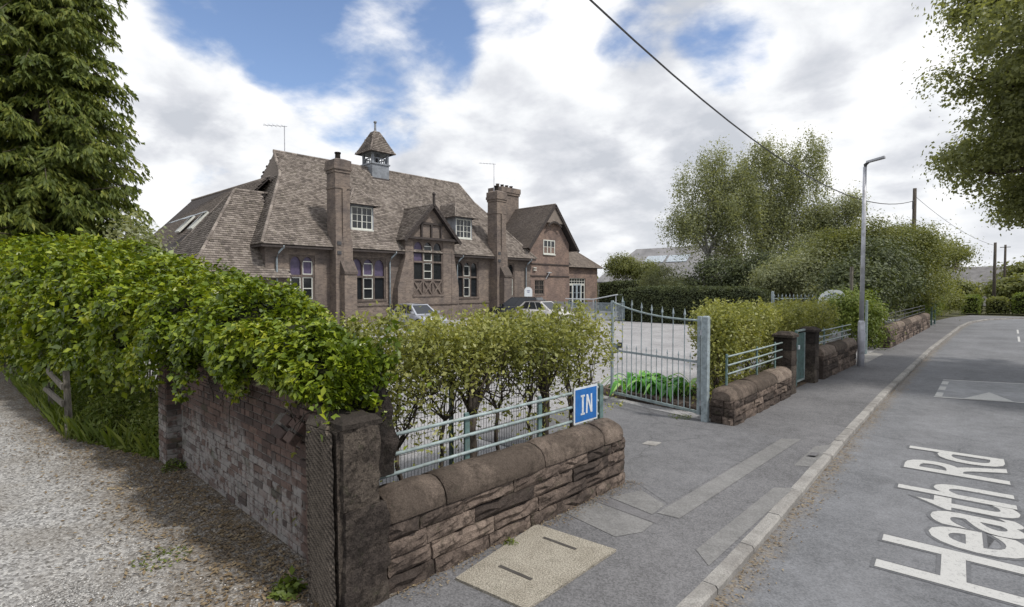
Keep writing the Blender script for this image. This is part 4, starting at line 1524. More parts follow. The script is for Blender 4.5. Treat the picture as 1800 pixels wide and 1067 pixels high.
def creeper():
    r = np.random.default_rng(77)
    root = thing('creeper_hedge', 'bright yellow-green creeper hedge sprawling over the brick wall', 'hedge', (-8.0, 2.4, 0))
    n = 88000
    u = r.random(n)
    x = -3.78 - 22.0 * u ** 2.3
    t = np.clip(r.beta(1.1, 1.25, n), 0, 1)
    P = hedge_surface(x, t)
    e = 0.02
    dt = hedge_surface(x, np.clip(t + e, 0, 1)) - hedge_surface(x, np.clip(t - e, 0, 1))
    nrm = np.cross(np.tile([-1.0, 0, 0], (n, 1)), dt)
    nrm /= np.linalg.norm(nrm, axis=1, keepdims=True) + 1e-9
    flip = np.where((nrm[:, 1] > 0) & (t < 0.5), -1, 1)[:, None]
    nrm = nrm * flip
    nrm[:, 2] = np.where(t > 0.5, np.abs(nrm[:, 2]), nrm[:, 2])
    # billows: clumps pushed out, hollows pulled in
    bil = np.array([fbm(p[0], p[1] * 1.3, p[2] * 1.3, 1.5, 3) for p in P])
    bil = np.clip(bil, -0.5, 0.42)
    depth = r.exponential(0.09, n)
    P = P + nrm * (0.34 * bil - depth + 0.05)[:, None]
    size = 0.064 + 0.020 * np.clip(-x - 6, 0, 8) / 2.2
    # thin places where the dark inside shows
    hol = np.array([fbm(p[0] + 9, p[1] * 1.2, p[2] * 1.2, 2.3, 3) for p in P])
    keep = r.random(n) > np.clip((-hol - 0.02) * 3.2, 0, 0.93) * np.where(t < 0.5, 1.0, 0.6)
    P, nrm, size, depth = P[keep], nrm[keep], size[keep], depth[keep]
    N = nrm * 0.8 + np.array([0, 0, 0.55])
    # the 300 leaves that show largest become parts of their own
    dist = np.linalg.norm(P - np.array([0, 0, 2.45]), axis=1)
    score = dist + depth * 8 + np.where(nrm[:, 1] > 0.3, 3, 0)
    order = np.argsort(score)
    big = order[:300]
    mask = np.ones(len(P), bool)
    mask[big] = False
    V, F = leaf_arrays(P[mask], N[mask], size[mask], r, 0.62, 0.45, 0.75)
    np_obj('foliage', V, F, M['lf_creeper'], root, kind='stuff')
    me = bpy.data.meshes.new('leaf')
    me.from_pydata([(0, 0, 0), (0.3, 0.2, 0.05), (0.27, 0.62, 0.03), (0, 1.0, -0.06), (-0.27, 0.62, 0.03), (-0.3, 0.2, 0.05), (0, 0.5, -0.03)], [],
                   [(0, 1, 6), (1, 2, 6), (2, 3, 6), (3, 4, 6), (4, 5, 6), (5, 0, 6)])
    me.materials.append(M['lf_creeper1'])
    for i in big:
        nn = Vector(N[i] + r.normal(0, 0.4, 3)).normalized()
        tt = Vector(r.normal(0, 1, 3)) + Vector((0, 0, -1.1))
        tt = (tt - nn * tt.dot(nn)).normalized()
        ss = tt.cross(nn)
        L = float(size[i] * r.uniform(0.8, 1.35))
        o = inst('leaf', me, root, P[i])
        o.rotation_euler = Matrix((ss, tt, nn)).transposed().to_euler()
        o.scale = (L, L, L)
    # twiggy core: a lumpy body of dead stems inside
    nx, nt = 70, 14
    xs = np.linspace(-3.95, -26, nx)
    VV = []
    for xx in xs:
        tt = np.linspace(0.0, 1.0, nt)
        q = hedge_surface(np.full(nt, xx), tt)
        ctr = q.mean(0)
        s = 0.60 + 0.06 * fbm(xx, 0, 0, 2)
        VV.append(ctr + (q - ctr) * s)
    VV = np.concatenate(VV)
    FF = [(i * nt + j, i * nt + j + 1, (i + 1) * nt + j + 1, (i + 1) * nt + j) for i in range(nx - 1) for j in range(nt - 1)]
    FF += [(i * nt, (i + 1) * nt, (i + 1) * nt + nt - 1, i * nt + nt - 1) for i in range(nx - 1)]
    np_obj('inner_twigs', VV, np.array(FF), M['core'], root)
    mb = MB()
    for k in range(46):
        x0 = -8.9 - r.random() * 12
        y0 = 2.2 + r.random() * 0.6
        z1 = 1.3 + r.random() * 0.7
        limb(mb, (x0, y0, 0), (x0 + r.normal(0, .3), y0 - 0.1 + r.normal(0, .15), z1), 0.02, 0.008, r, 0.15, 4, 5)
    for k in range(24):
        x0 = -4.2 - r.random() * 4.2
        limb(mb, (x0, 2.2, 1.5), (x0 + r.normal(0, .4), 2.02 + r.normal(0, .05), 1.05 + r.random() * .4), 0.010, 0.004, r, 0.2, 4, 5)
    mb.build('stems', M['bark'], root, smooth=True, kind='stuff')


creeper()

# weeds and nettles along the foot of the hedge
def weed_bank():
    r = np.random.default_rng(5)
    n = 24000
    x = -8.75 - 10.5 * r.random(n) ** 1.4
    w = np.clip(1 - np.abs(x + 11.0) / 9.0, 0.25, 1)
    edge = 2.05 - np.clip(-(x + 8.7), 0, 2.4) * 0.33 - np.clip(-(x + 11.1), 0, 9) * 0.03
    tt = r.random(n)
    y = 2.6 + (edge - 2.6) * tt
    bump = np.array([0.65 + 0.75 * fbm(a, b, 3, 2.0) for a, b in zip(x, y)])
    hmax = np.clip(1.0 * (1 - tt ** 3.0) * bump * w, 0.03, 1.3)
    z = hmax * r.random(n) ** 0.6
    P = np.stack([x, y, z], 1)
    N = np.tile([0.1, -0.6, 0.75], (n, 1))
    V, F = leaf_arrays(P, N, np.full(n, 0.085), r, 0.42, 0.15, 0.8)
    # grass blades
    m = 900
    xb = -8.7 - 11 * r.random(m) ** 1.4
    eb = 2.05 - np.clip(-(xb + 8.7), 0, 2.4) * 0.36 - np.clip(-(xb + 11.1), 0, 9) * 0.03
    yb = eb + np.abs(r.normal(0, 0.28, m))
    a = r.random(m) * 6.283
    L = 0.10 + 0.32 * r.random(m)
    b0 = np.stack([xb, yb, np.zeros(m)], 1)
    lean = np.stack([np.cos(a), np.sin(a) - 0.25, np.zeros(m)], 1) * (L * 0.45)[:, None]
    s = np.stack([-np.sin(a), np.cos(a), np.zeros(m)], 1) * 0.006
    up = np.stack([0 * L, 0 * L, L], 1)
    G = np.stack([b0 - s, b0 + s, b0 + up * 0.65 + lean * 0.4 + s * 0.7, b0 + up + lean], 1).reshape(-1, 3)
    VV = np.concatenate([V, G])
    FF = np.concatenate([F, np.arange(m * 4).reshape(m, 4) + len(V)])
    o = np_obj('weed_bank', VV, FF, M['lf_weed'], kind='stuff')
    setp(o, 'rank green weeds and grass under the creeper hedge by the drive', 'weeds')


weed_bank()


def tuft(label, x, y, z, rad, h, n, mat='lf_weed', size=0.05, seed=1, cat='weed', asp=0.45):
    r = np.random.default_rng(seed)
    root = thing('weed_tuft', label, cat, (x, y, z))
    a = r.random(n) * 6.283
    q = rad * np.sqrt(r.random(n))
    P = np.stack([x + np.cos(a) * q, y + np.sin(a) * q, z + h * r.random(n) * (1 - (q / rad) ** 2 * 0.7)], 1)
    N = np.stack([np.cos(a) * .4, np.sin(a) * .4, np.ones(n)], 1)
    V, F = leaf_arrays(P, N, np.full(n, size), r, asp, 0.1, 0.5)
    np_obj('leaves', V, F, M[mat], root, kind='stuff')
    return root


tuft('small leafy green weed at the foot of the gatepost on the gravel', -4.22, 1.80, 0.0, 0.11, 0.16, 150, size=0.07, seed=3, asp=0.6)
tuft('green grass tuft on the dirt beside the concrete cover', -3.50, 3.62, 0.0, 0.05, 0.07, 120, size=0.05, seed=4, asp=0.18)
tuft('flat patch of moss and weed in the gravel at the bottom edge', -3.95, 1.15, 0.0, 0.20, 0.04, 160, size=0.035, seed=6)
tuft('flat weed patch on the gravel below the middle of the brick wall', -5.6, 1.25, 0.0, 0.24, 0.04, 180, size=0.035, seed=8)
tuft('straggling weed on the gravel at the left corner', -5.3, -0.25, 0.0, 0.26, 0.06, 170, size=0.035, seed=9)
tuft('pale green weed at the left edge of the gravel', -7.5, -0.35, 0.0, 0.22, 0.08, 120, size=0.05, seed=10)
tuft('weeds at the foot of the far end of the brick wall', -8.25, 2.02, 0.0, 0.16, 0.14, 200, size=0.05, seed=11)
tuft('low weeds under the open gate post', -4.7, 9.45, 0.0, 0.22, 0.06, 160, size=0.035, seed=12)

# grey broken post-and-rail fence inside the hedge
fn = thing('timber_fence', 'weathered grey broken post-and-rail fence poking out of the creeper hedge', 'fence', (-12.4, 1.1, 0))
for x, z in ((-11.6, 1.05), (-13.9, 1.0)):
    MB().frustum((x - .05, x + .05, 1.26, 1.36), -0.1, (x - .045, x + .04, 1.24, 1.32), z).build('post', M['wood'], fn)
for z0, z1 in ((1.05, 0.98), (0.62, 0.70)):
    MB().bar((-14.2, 1.22, z0 - .18), (-11.5, 1.22, z1 - .18), 0.035, 0.10).build('rail', M['wood'], fn)
MB().bar((-11.3, 1.24, 0.02), (-11.9, 1.30, 0.85), 0.05, 0.03).build('loose_stake', M['wood'], fn)

# ------------------------------------------------------------------ trimmed shrubs behind the walls
def shrub(label, x, y, trunk_r, zlo, ztop, wx, wy_, n, seed, sprigs=2, lean=0.0, leaf=0.055, group='trimmed shrubs of the school boundary hedge', inner=0.35):
    r = np.random.default_rng(seed)
    root = thing('hedge_shrub', label, 'shrub', (x, y, 0), group)
    mb = MB()
    fork = (x + r.normal(0, .04), y + lean + r.normal(0, .03), zlo * 0.75)
    limb(mb, (x, y, -0.05), fork, trunk_r, trunk_r * 0.75, r, 0.10, 5, 8)
    nb = 9
    for k in range(nb):
        a = k / nb * 6.283 + r.random()
        e = (x + math.cos(a) * wx * r.uniform(.3, .85), y + lean + math.sin(a) * wy_ * r.uniform(.3, .85), zlo + (ztop - zlo) * r.uniform(0.15, 0.8))
        pts = limb(mb, fork, e, trunk_r * 0.42, 0.006, r, 0.16, 5, 5)
        for q in range(3):
            e2 = np.array(pts[2 + q]) + r.normal(0, 0.16, 3) + np.array([0, 0, .12])
            limb(mb, pts[2 + q], e2, 0.008, 0.003, r, 0.2, 3, 4)
    if trunk_r > 0.06:
        limb(mb, fork, (fork[0], fork[1], ztop - 0.25), trunk_r * 0.8, trunk_r * 0.4, r, 0.04, 4, 8)
    mb.build('trunk', M['bark'], root, smooth=True)
    # foliage in twig clumps, flat-topped, thinner underneath
    nc = max(20, n // 26)
    cu = r.uniform(-1, 1, (nc, 3))
    cz = zlo + (ztop - zlo) * r.beta(1.9, 1.05, nc)
    rel = (cz - zlo) / (ztop - zlo)
    fat = np.clip(0.55 + 0.65 * rel, 0, 1)
    C = np.stack([x + cu[:, 0] * wx * fat, y + lean + cu[:, 1] * wy_ * fat, cz], 1)
    # straggling low twigs
    nl_ = max(6, n // 190)
    low = np.stack([x + r.uniform(-1, 1, nl_) * wx * .8, y + lean + r.uniform(-1, 1, nl_) * wy_, np.maximum(0.35, zlo - np.abs(r.normal(0, 0.36, nl_)))], 1)
    C = np.concatenate([C, low])
    C[:, 2] = np.minimum(C[:, 2], ztop + 0.06 * np.sin(C[:, 1] * 9 + seed) + r.normal(0, .03, len(C)))
    nc = len(C)
    for s in range(sprigs):
        b = np.array([x + r.normal(0, wx * .4), y + r.normal(0, wy_ * .5), ztop])
        hh = r.uniform(0.10, 0.22)
        C = np.concatenate([C, b + np.stack([r.normal(0, .025, 5), r.normal(0, .025, 5), np.linspace(0, hh, 5)], 1)])
    k = np.maximum(5, (26 * r.uniform(0.35, 1.6, len(C))).astype(int))
    k[nc - nl_:nc] = r.integers(5, 14, nl_)
    k[nc:] = 9
    rep = np.repeat(np.arange(len(C)), k)
    sg = np.where(rep < nc, 0.095, 0.03)[:, None]
    off = r.normal(0, 1, (len(rep), 3)) * sg
    P = C[rep] + off
    P = P[P[:, 2] < ztop + 0.26]
    off = off[:len(P)]
    N = np.stack([r.normal(0, .5, len(P)), r.normal(0, .5, len(P)), np.full(len(P), .7)], 1)
    V, F = leaf_arrays(P, N, np.full(len(P), leaf), r, 0.52, -0.15, 0.6)
    np_obj('foliage', V, F, M['lf_shrub'], root, kind='stuff')
    return root


NEAR = [  # y, trunk radius, low, top, sprigs, label
    (2.75, 0.035, 0.95, 2.06, 3, 'trimmed yellow-green shrub touching the gatepost creeper, with tall sprigs'),
    (3.22, 0.030, 1.02, 2.08, 3, 'trimmed shrub on a slim dark trunk, second from the gatepost'),
    (3.72, 0.028, 1.25, 2.05, 1, 'trimmed shrub with a forked leaning trunk, third from the gatepost'),
    (4.22, 0.085, 1.30, 2.06, 1, 'trimmed shrub on a thick pale trunk beside the near railing post'),
    (4.66, 0.030, 1.22, 2.05, 1, 'trimmed shrub with spreading bare branches behind the railing middle'),
    (5.10, 0.026, 1.15, 2.06, 1, 'trimmed shrub on a thin leaning trunk left of the blue sign'),
    (5.62, 0.075, 1.22, 2.07, 1, 'trimmed shrub on a thick dark trunk directly behind the blue sign'),
    (6.08, 0.040, 0.90, 2.06, 2, 'trimmed shrub at the driveway end of the near railing'),
]
for i, (y, tr, zl, zt, spg, lab) in enumerate(NEAR):
    shrub(lab, -4.72 + (0.06 if i % 2 else -0.05), y, tr, zl, zt - 0.09 + 0.05 * math.sin(i * 2.1), 0.40, 0.60, 3500, 100 + i, spg + 3, lean=0.05 * (i % 3 - 1))
FAR = [
    (10.62, 0.05, 0.55, 1.92, 'trimmed shrub right beside the steel gate post'),
    (11.4, 0.04, 0.60, 1.98, 'dense trimmed shrub above the rounded wall end'),
    (12.25, 0.05, 0.60, 1.95, 'dense trimmed shrub left of the pedestrian gate pier'),
    (13.3, 0.04, 0.55, 1.95, 'dense trimmed shrub behind the dark left pier'),
    (14.7, 0.04, 0.55, 1.90, 'dense trimmed shrub behind the teal pedestrian gate'),
    (16.1, 0.04, 0.55, 1.90, 'dense trimmed shrub behind the dark right pier'),
    (17.5, 0.04, 0.55, 1.92, 'dense trimmed shrub behind the far pale green railing'),
    (18.9, 0.04, 0.55, 1.90, 'dense trimmed shrub closest to the lamp post'),
]
for i, (y, tr, zl, zt, lab) in enumerate(FAR):
    shrub(lab, (-4.52, -4.72)[i] if i < 2 else -4.85 - 0.012 * (y - 10), y, tr, zl, zt, (0.26, 0.40)[i] if i < 2 else 0.5, 0.80 if y > 12 else 0.50, 6500, 200 + i, 2 if i in (1, 2) else 1, leaf=0.07)

# ------------------------------------------------------------------ conifer behind the hedge
def conifer():
    r = np.random.default_rng(31)
    bx, by = -25.0, 2.3
    root = thing('conifer_tree', 'huge dark green conifer with drooping sprays behind the creeper hedge', 'conifer', (bx, by, 0))
    mb = MB()
    mb.tube([(bx, by, -0.2), (bx + .1, by, 6), (bx, by + .1, 14), (bx, by, 23)], [0.55, 0.42, 0.26, 0.04], 10)

    def rad(z):
        return np.interp(z, [0.5, 3.5, 6, 9, 12, 16, 20, 23], [2.6, 3.0, 2.9, 2.6, 2.2, 1.8, 1.2, 0.1])
    nb = 1150
    P, D, S = [], [], []
    for k in range(nb):
        z = 0.8 + 21.5 * r.random() ** 1.15
        a = r.random() * 6.283
        L = rad(z) * r.uniform(0.62, 1.12)
        rise = r.uniform(-0.1, 0.8)
        o = np.array([bx, by, z])
        d = np.array([math.cos(a), math.sin(a), 0])
        m = 11
        pts = []
        for i in range(m):
            t = i / (m - 1)
            pts.append(o + d * L * t + np.array([0, 0, L * (rise * t - (0.55 + 0.35 * (k % 5) / 5) * t ** 2 + 0.2 * t ** 4)]))
        if k % 3 == 0:
            mb.tube([tuple(q) for q in pts[::2]], [0.05, 0.04, 0.03, 0.02, 0.012, 0.006][:len(pts[::2])], 4, cap=False)
        side = np.array([-d[1], d[0], 0])
        # sprays: side twigs with hanging foliage
        for i in range(2, m):
            t = i / (m - 1)
            for sgn in (-1, 1, 0):
                wl = (0.62 * (1 - 0.65 * t) + 0.14) * r.uniform(0.6, 1.3)
                if sgn == 0:
                    td = d * 0.7 + np.array([0, 0, -0.9])
                else:
                    td = side * sgn + d * 0.8 + np.array([0, 0, -0.7 - 0.9 * r.random()])
                td /= np.linalg.norm(td)
                for j in range(5):
                    P.append(pts[i] + td * wl * (j + r.random()) / 5)
                    D.append(td + r.normal(0, 0.3, 3) + np.array([0, 0, -0.45]))
                    S.append(0.30 * (1 - 0.3 * t))
    mb.build('trunk', M['bark2'], root, smooth=True)
    P, D, S = np.array(P), np.array(D), np.array(S)
    n = len(P)
    D /= np.linalg.norm(D, axis=1, keepdims=True)
    up = r.normal(0, 0.5, (n, 3)) + np.array([0, 0, 1.0])
    s = np.cross(D, up)
    s /= np.linalg.norm(s, axis=1, keepdims=True)
    L = (S * r.uniform(0.7, 1.3, n))[:, None]
    w = 0.042 * r.uniform(0.6, 1.3, n)[:, None]
    droop = np.array([0, 0, -0.10])
    V = np.stack([P, P + D * L * 0.4 + s * w, P + D * L + droop * L, P + D * L * 0.4 - s * w], 1).reshape(-1, 3)
    # side needles tufts
    m2 = n
    D2 = D + s * r.choice([-1, 1], (n, 1)) * 0.9
    D2 /= np.linalg.norm(D2, axis=1, keepdims=True)
    Q = P + D * L * 0.35
    V2 = np.stack([Q, Q + D2 * L * 0.3 + np.array([0, 0, .03]), Q + D2 * L * 0.62 + droop * L, Q + D2 * L * 0.3 - np.array([0, 0, .03])], 1).reshape(-1, 3)
    VV = np.concatenate([V, V2])
    np_obj('crown', VV, np.arange(len(VV)).reshape(-1, 4), M['lf_conifer'], root, kind='stuff')


conifer()
r_ = np.random.default_rng(3)
make_tree('elder_bush', 'small pale leafy bush in front of the conifer above the hedge', 'bush', (-19.0, 3.6, 0), 1.6, 0.06, [(-19.0, 3.6, 3.7, 0.7, 0.7, 1.0)], 60, 22, 0.2, 0.12, M['lf_birch'], M['bark'], 71, nbranch=16)

# ------------------------------------------------------------------ the school
FX = -32.0
sch = thing('school_building', 'long brick Victorian school with steep tiled roof, bell turret, dormers and tall chimneys', 'school', (-36.0, 24.0, 0))


def pt_in_poly(px, py, poly):
    inside = np.zeros(len(px), bool)
    n = len(poly)
    for i in range(n):
        x1, y1 = poly[i]
        x2, y2 = poly[(i + 1) % n]
        cond = (y1 > py) != (y2 > py)
        xi = (x2 - x1) * (py - y1) / ((y2 - y1) if y2 != y1 else 1e-9) + x1
        inside ^= cond & (px < xi)
    return inside


def roof_plane(polys, name, mat, parent, gauge=0.17, tw=0.22, seed=1, thick=0.05, holes=()):
    """each polygon of a roof: a dark boarding sheet plus every tile as a small lapped slab"""
    r = np.random.default_rng(seed)
    VV, FF = [], []
    mb = MB()
    for poly in polys:
        pts = [np.array(p, float) for p in poly]
        n = np.zeros(3)
        for i in range(len(pts)):
            n += np.cross(pts[i] - pts[0], pts[(i + 1) % len(pts)] - pts[0])
        n /= np.linalg.norm(n)
        if n[2] < 0:
            n = -n
            pts = pts[::-1]
        u = np.cross((0, 0, 1.0), n)
        u /= np.linalg.norm(u)
        v = np.cross(n, u)
        o = pts[0]
        uv = [((p - o) @ u, (p - o) @ v) for p in pts]
        mb.prism([tuple(p - n * 0.002) for p in pts], tuple(-n * thick))
        u0, u1 = min(q[0] for q in uv), max(q[0] for q in uv)
        v0, v1 = min(q[1] for q in uv), max(q[1] for q in uv)
        rows = np.arange(v0, v1, gauge)
        cu, cv = [], []
        for k, vv in enumerate(rows):
            us = np.arange(u0 + (tw / 2 if k % 2 else 0), u1 + tw, tw)
            cu.append(us)
            cv.append(np.full(len(us), vv))
        cu, cv = np.concatenate(cu), np.concatenate(cv)
        ok = pt_in_poly(cu, cv + gauge * 0.5, uv)
        for h in holes:
            P3 = o + cu[:, None] * u + cv[:, None] * v
            ok &= ~((P3[:, 0] > h[0]) & (P3[:, 0] < h[1]) & (P3[:, 1] > h[2]) & (P3[:, 1] < h[3]))
        cu, cv = cu[ok], cv[ok]
        m_ = len(cu)
        lift = 0.048 + r.normal(0, 0.006, m_)
        sk = r.normal(0, 0.006, m_)
        hw = tw / 2 - 0.004
        base = o + cu[:, None] * u + cv[:, None] * v
        lo = base - v * (0.0)
        a = lo - u * hw + n * lift[:, None] + v * sk[:, None]
        b = lo + u * hw + n * lift[:, None] - v * sk[:, None]
        c = lo + u * hw + v * (gauge + 0.02) + n * 0.004
        d = lo - u * hw + v * (gauge + 0.02) + n * 0.004
        e = lo - u * hw
        f = lo + u * hw
        V = np.stack([a, b, c, d, e, f], 1).reshape(-1, 3)
        off = sum(len(q) for q in VV)
        idx = off + np.arange(m_)[:, None] * 6
        FF.append(np.concatenate([idx + np.array([0, 1, 2, 3]), idx + np.array([4, 5, 1, 0])]))
        VV.append(V)
    ro = mb.build(name, M['underlay'], parent)
    np_obj('roof_tiles', np.concatenate(VV), np.concatenate(FF), mat, ro, kind='stuff')
    return ro


def ridge(ro, lines, mat='tile', rad=0.12):
    mb = MB()
    for p, q in lines:
        p, q = Vector(p), Vector(q)
        L = (q - p).length
        n = max(1, int(L / 0.42))
        for i in range(n):
            a, b = p.lerp(q, i / n), p.lerp(q, (i + 0.97) / n)
            mb.tube([tuple(a), tuple(b)], [rad, rad * 0.93], 8)
    mb.build('ridge_tiles', M[mat], ro, kind='stuff')


def wall_x(mb, x, y0, y1, z0, z1, ops=(), depth=0.22, top=None):
    """wall in plane X = x facing +X with rectangular openings (ya, yb, za, zb) and reveals"""
    ysp = sorted({y0, y1, *[o[0] for o in ops], *[o[1] for o in ops]})
    zsp = sorted({z0, z1, *[o[2] for o in ops], *[o[3] for o in ops]})
    for i in range(len(ysp) - 1):
        for j in range(len(zsp) - 1):
            yc, zc = (ysp[i] + ysp[i + 1]) / 2, (zsp[j] + zsp[j + 1]) / 2
            if any(o[0] < yc < o[1] and o[2] < zc < o[3] for o in ops):
                continue
            mb.face((x, ysp[i], zsp[j]), (x, ysp[i + 1], zsp[j]), (x, ysp[i + 1], zsp[j + 1]), (x, ysp[i], zsp[j + 1]))
    for ya, yb, za, zb in ops:
        d = x - depth
        mb.face((x, ya, za), (d, ya, za), (d, ya, zb), (x, ya, zb))
        mb.face((x, yb, za), (x, yb, zb), (d, yb, zb), (d, yb, za))
        mb.face((x, ya, zb), (d, ya, zb), (d, yb, zb), (x, yb, zb))
        mb.face((x, ya, za), (x, yb, za), (d, yb, za), (d, ya, za))


def stone_window(x, y0, y1, z0, z1, nl, zt, arch=True, blinds=(), white=(), parent=sch, low_panel=None):
    f = MB()
    xb, xf = x - 0.20, x - 0.05
    j = 0.10
    f.box(xb, xf, y0, y0 + j, z0, z1)
    f.box(xb, xf, y1 - j, y1, z0, z1)
    f.box(xb, xf - 0.002, y0 + j, y1 - j, z1 - 0.06, z1)
    f.box(xb, x + 0.06, y0 - 0.06, y1 + 0.06, z0 - 0.14, z0 - 0.003)
    lw = (y1 - y0 - 2 * j - 0.10 * (nl - 1)) / nl
    lights = []
    for k in range(nl):
        a = y0 + j + k * (lw + 0.10)
        lights.append((a, a + lw))
        if k:
            f.box(xb, xf - 0.004, a - 0.10, a, z0, z1 - 0.06)
    f.box(xb, xf - 0.006, y0 + j, y1 - j, zt - 0.06, zt + 0.06)
    if low_panel:
        f.box(xb, xf - 0.007, y0 + j, y1 - j, low_panel - 0.06, low_panel + 0.05)
    if arch:
        for a, b in lights:
            w = b - a
            zs_, za_ = z1 - 0.06 - w * 0.85, z1 - 0.10
            left, right = [], []
            for i in range(7):
                t = i / 6
                left.append((a + w / 2 * (1 - math.cos(t * math.pi / 2)) , zs_ + (za_ - zs_) * math.sin(t * math.pi / 2) ** 0.9))
            right = [(a + b - q[0], q[1]) for q in left]
            f.prism([(xb + .03, a, z1 - 0.06)] + [(xb + .03, q[0], q[1]) for q in left] + [(xb + .03, (a + b) / 2, z1 - 0.06)], (0.115, 0, 0))
            f.prism([(xb + .03, b, z1 - 0.06)] + [(xb + .03, q[0], q[1]) for q in right] + [(xb + .03, (a + b) / 2, z1 - 0.06)], (0.115, 0, 0))
    wn = f.build('window', M['dress'], parent)
    for k, (a, b) in enumerate(lights):
        zl = (low_panel + 0.05) if low_panel else z0
        for up, (za, zb) in ((0, (zl, zt - 0.06)), (1, (zt + 0.06, z1 - 0.06))):
            mt = M['blind'] if (up, k) in blinds else M['glass']
            MB().face((xb + 0.035, a, za), (xb + 0.035, b, za), (xb + 0.035, b, zb), (xb + 0.035, a, zb)).build('pane', mt, wn)
            if (up, k) in white:
                zb2 = zb - (0.30 if up else 0.02)
                m = MB()
                t = 0.055
                xw0, xw1 = xb + 0.05, xb + 0.10
                m.box(xw0, xw1, a + .01, a + .01 + t, za + .02, zb2)
                m.box(xw0, xw1, b - .01 - t, b - .01, za + .02, zb2)
                m.box(xw0, xw1, a + .01 + t, b - .01 - t, za + .02, za + .02 + t)
                m.box(xw0, xw1, a + .01 + t, b - .01 - t, zb2 - t, zb2)
                if not up:
                    m.box(xw0, xw1, a + .01 + t, b - .01 - t, (za + zb2) / 2 - t / 2, (za + zb2) / 2 + t / 2)
                m.build('casement', M['white'], wn)
    if low_panel:
        m = MB()
        h = low_panel - 0.06 - z0
        for a, b in lights:
            for p, q in (((a, z0), (b, z0 + h)), ((a, z0 + h), (b, z0))):
                m.bar((xb + 0.10 + (0.02 if q[1] > p[1] else 0), p[0], p[1]), (xb + 0.10 + (0.02 if q[1] > p[1] else 0), q[0], q[1]), 0.09, 0.06, (1, 0, 0))
            m.box(xb + 0.02, xb + 0.04, a, b, z0, z0 + h)
        m.build('lattice_panel', M['dress'], wn)
    return wn


def sash(x, y0, y1, z0, z1, cols, rows, parent, mat='white', bar=0.035, fr=0.075, mull=1, sill=True):
    f = MB()
    xb = x - 0.06
    f.box(xb, x, y0, y0 + fr, z0, z1)
    f.box(xb, x, y1 - fr, y1, z0, z1)
    f.box(xb, x - .002, y0 + fr, y1 - fr, z0, z0 + fr)
    f.box(xb, x - .002, y0 + fr, y1 - fr, z1 - fr, z1)
    for k in range(1, cols):
        yy = y0 + fr + (y1 - y0 - 2 * fr) * k / cols
        w = fr if mull and k % mull == 0 else bar
        f.box(xb, x - .004, yy - w / 2, yy + w / 2, z0 + fr, z1 - fr)
    for k in range(1, rows):
        zz = z0 + fr + (z1 - z0 - 2 * fr) * k / rows
        f.box(xb + .005, x - .008, y0 + fr, y1 - fr, zz - bar / 2, zz + bar / 2)
    if sill:
        f.box(xb, x + 0.08, y0 - 0.05, y1 + 0.05, z0 - 0.09, z0 - 0.003)
    w = f.build('window', M[mat], parent)
    MB().face((x - 0.045, y0, z0), (x - 0.045, y1, z0), (x - 0.045, y1, z1), (x - 0.045, y0, z1)).build('pane', M['glass'], w)
    return w


EZ = 4.95
W1 = (13.98, 15.60, 1.68, 4.42)
W2 = (18.05, 20.70, 1.64, 4.42)
W3 = (27.0, 29.35, 1.70, 4.50)
W4 = (32.05, 33.55, 1.74, 4.50)
mb = MB()
wall_x(mb, FX, 12.6, 35.6, -0.1, EZ + 0.02, (W1, W2, W3, W4))
mb.face((FX, 12.6, -0.1), (FX, 12.6, EZ + .02), (-44, 12.6, EZ + .02), (-44, 12.6, -0.1))
mb.face((FX, 35.6, -0.1), (-44, 35.6, -0.1), (-44, 35.6, EZ + .02), (FX, 35.6, EZ + .02))
mb.face((-44, 12.6, -0.1), (-44, 12.6, EZ), (-44, 35.6, EZ), (-44, 35.6, -0.1))
mb.build('wall', M['wall'], sch)
mb = MB()
mb.box(FX + 0.003, FX + 0.07, 12.55, 35.55, 1.20, 1.30)
mb.box(FX + 0.003, FX + 0.05, 12.55, 35.55, -0.1, 0.45)
mb.build('string_course', M['dress'], sch)
stone_window(FX, *W1, 2, 3.15, blinds={(1, 0), (1, 1)}, white={(0, 0), (0, 1), (1, 1)})
stone_window(FX, *W2, 3, 3.15, blinds={(1, 0), (1, 2), (1, 1)}, white={(0, 1), (1, 1)})
stone_window(FX, *W3, 3, 3.25, white={(0, 1), (1, 1)})
stone_window(FX, *W4, 2, 3.25, white={(0, 1)})

# main roof with gablets over hipped ends
S = 6.55 / 6.95
RX, RZ, GZ = -38.0, 11.9, 10.0
gxf = -31.45 - (GZ - EZ) * S
gxb = -44.55 + (GZ - EZ) * S
mainpoly = [(-31.45, 12.2, EZ), (-31.45, 35.8, EZ), (gxf, 32.75, GZ), (RX, 32.3, RZ), (RX, 15.75, RZ), (gxf, 15.3, GZ)]
back = [(-44.55, 35.8, EZ), (-44.55, 12.2, EZ), (gxb, 15.3, GZ), (RX, 15.75, RZ), (RX, 32.3, RZ), (gxb, 32.75, GZ)]
hipl = [(-31.45, 12.2, EZ), (gxf, 15.3, GZ), (gxb, 15.3, GZ), (-44.55, 12.2, EZ)]
hipr = [(-31.45, 35.8, EZ), (-44.55, 35.8, EZ), (gxb, 32.75, GZ), (gxf, 32.75, GZ)]
DORM = (19.35, 28.45)
holes = [(-34.2, -32.7, yc - 0.85, yc + 0.85) for yc in DORM] + [(-39.5, -37.0, 22.95, 24.45)]
mr = roof_plane([mainpoly, back, hipl, hipr], 'roof', M['tile'], sch, seed=2, holes=holes)
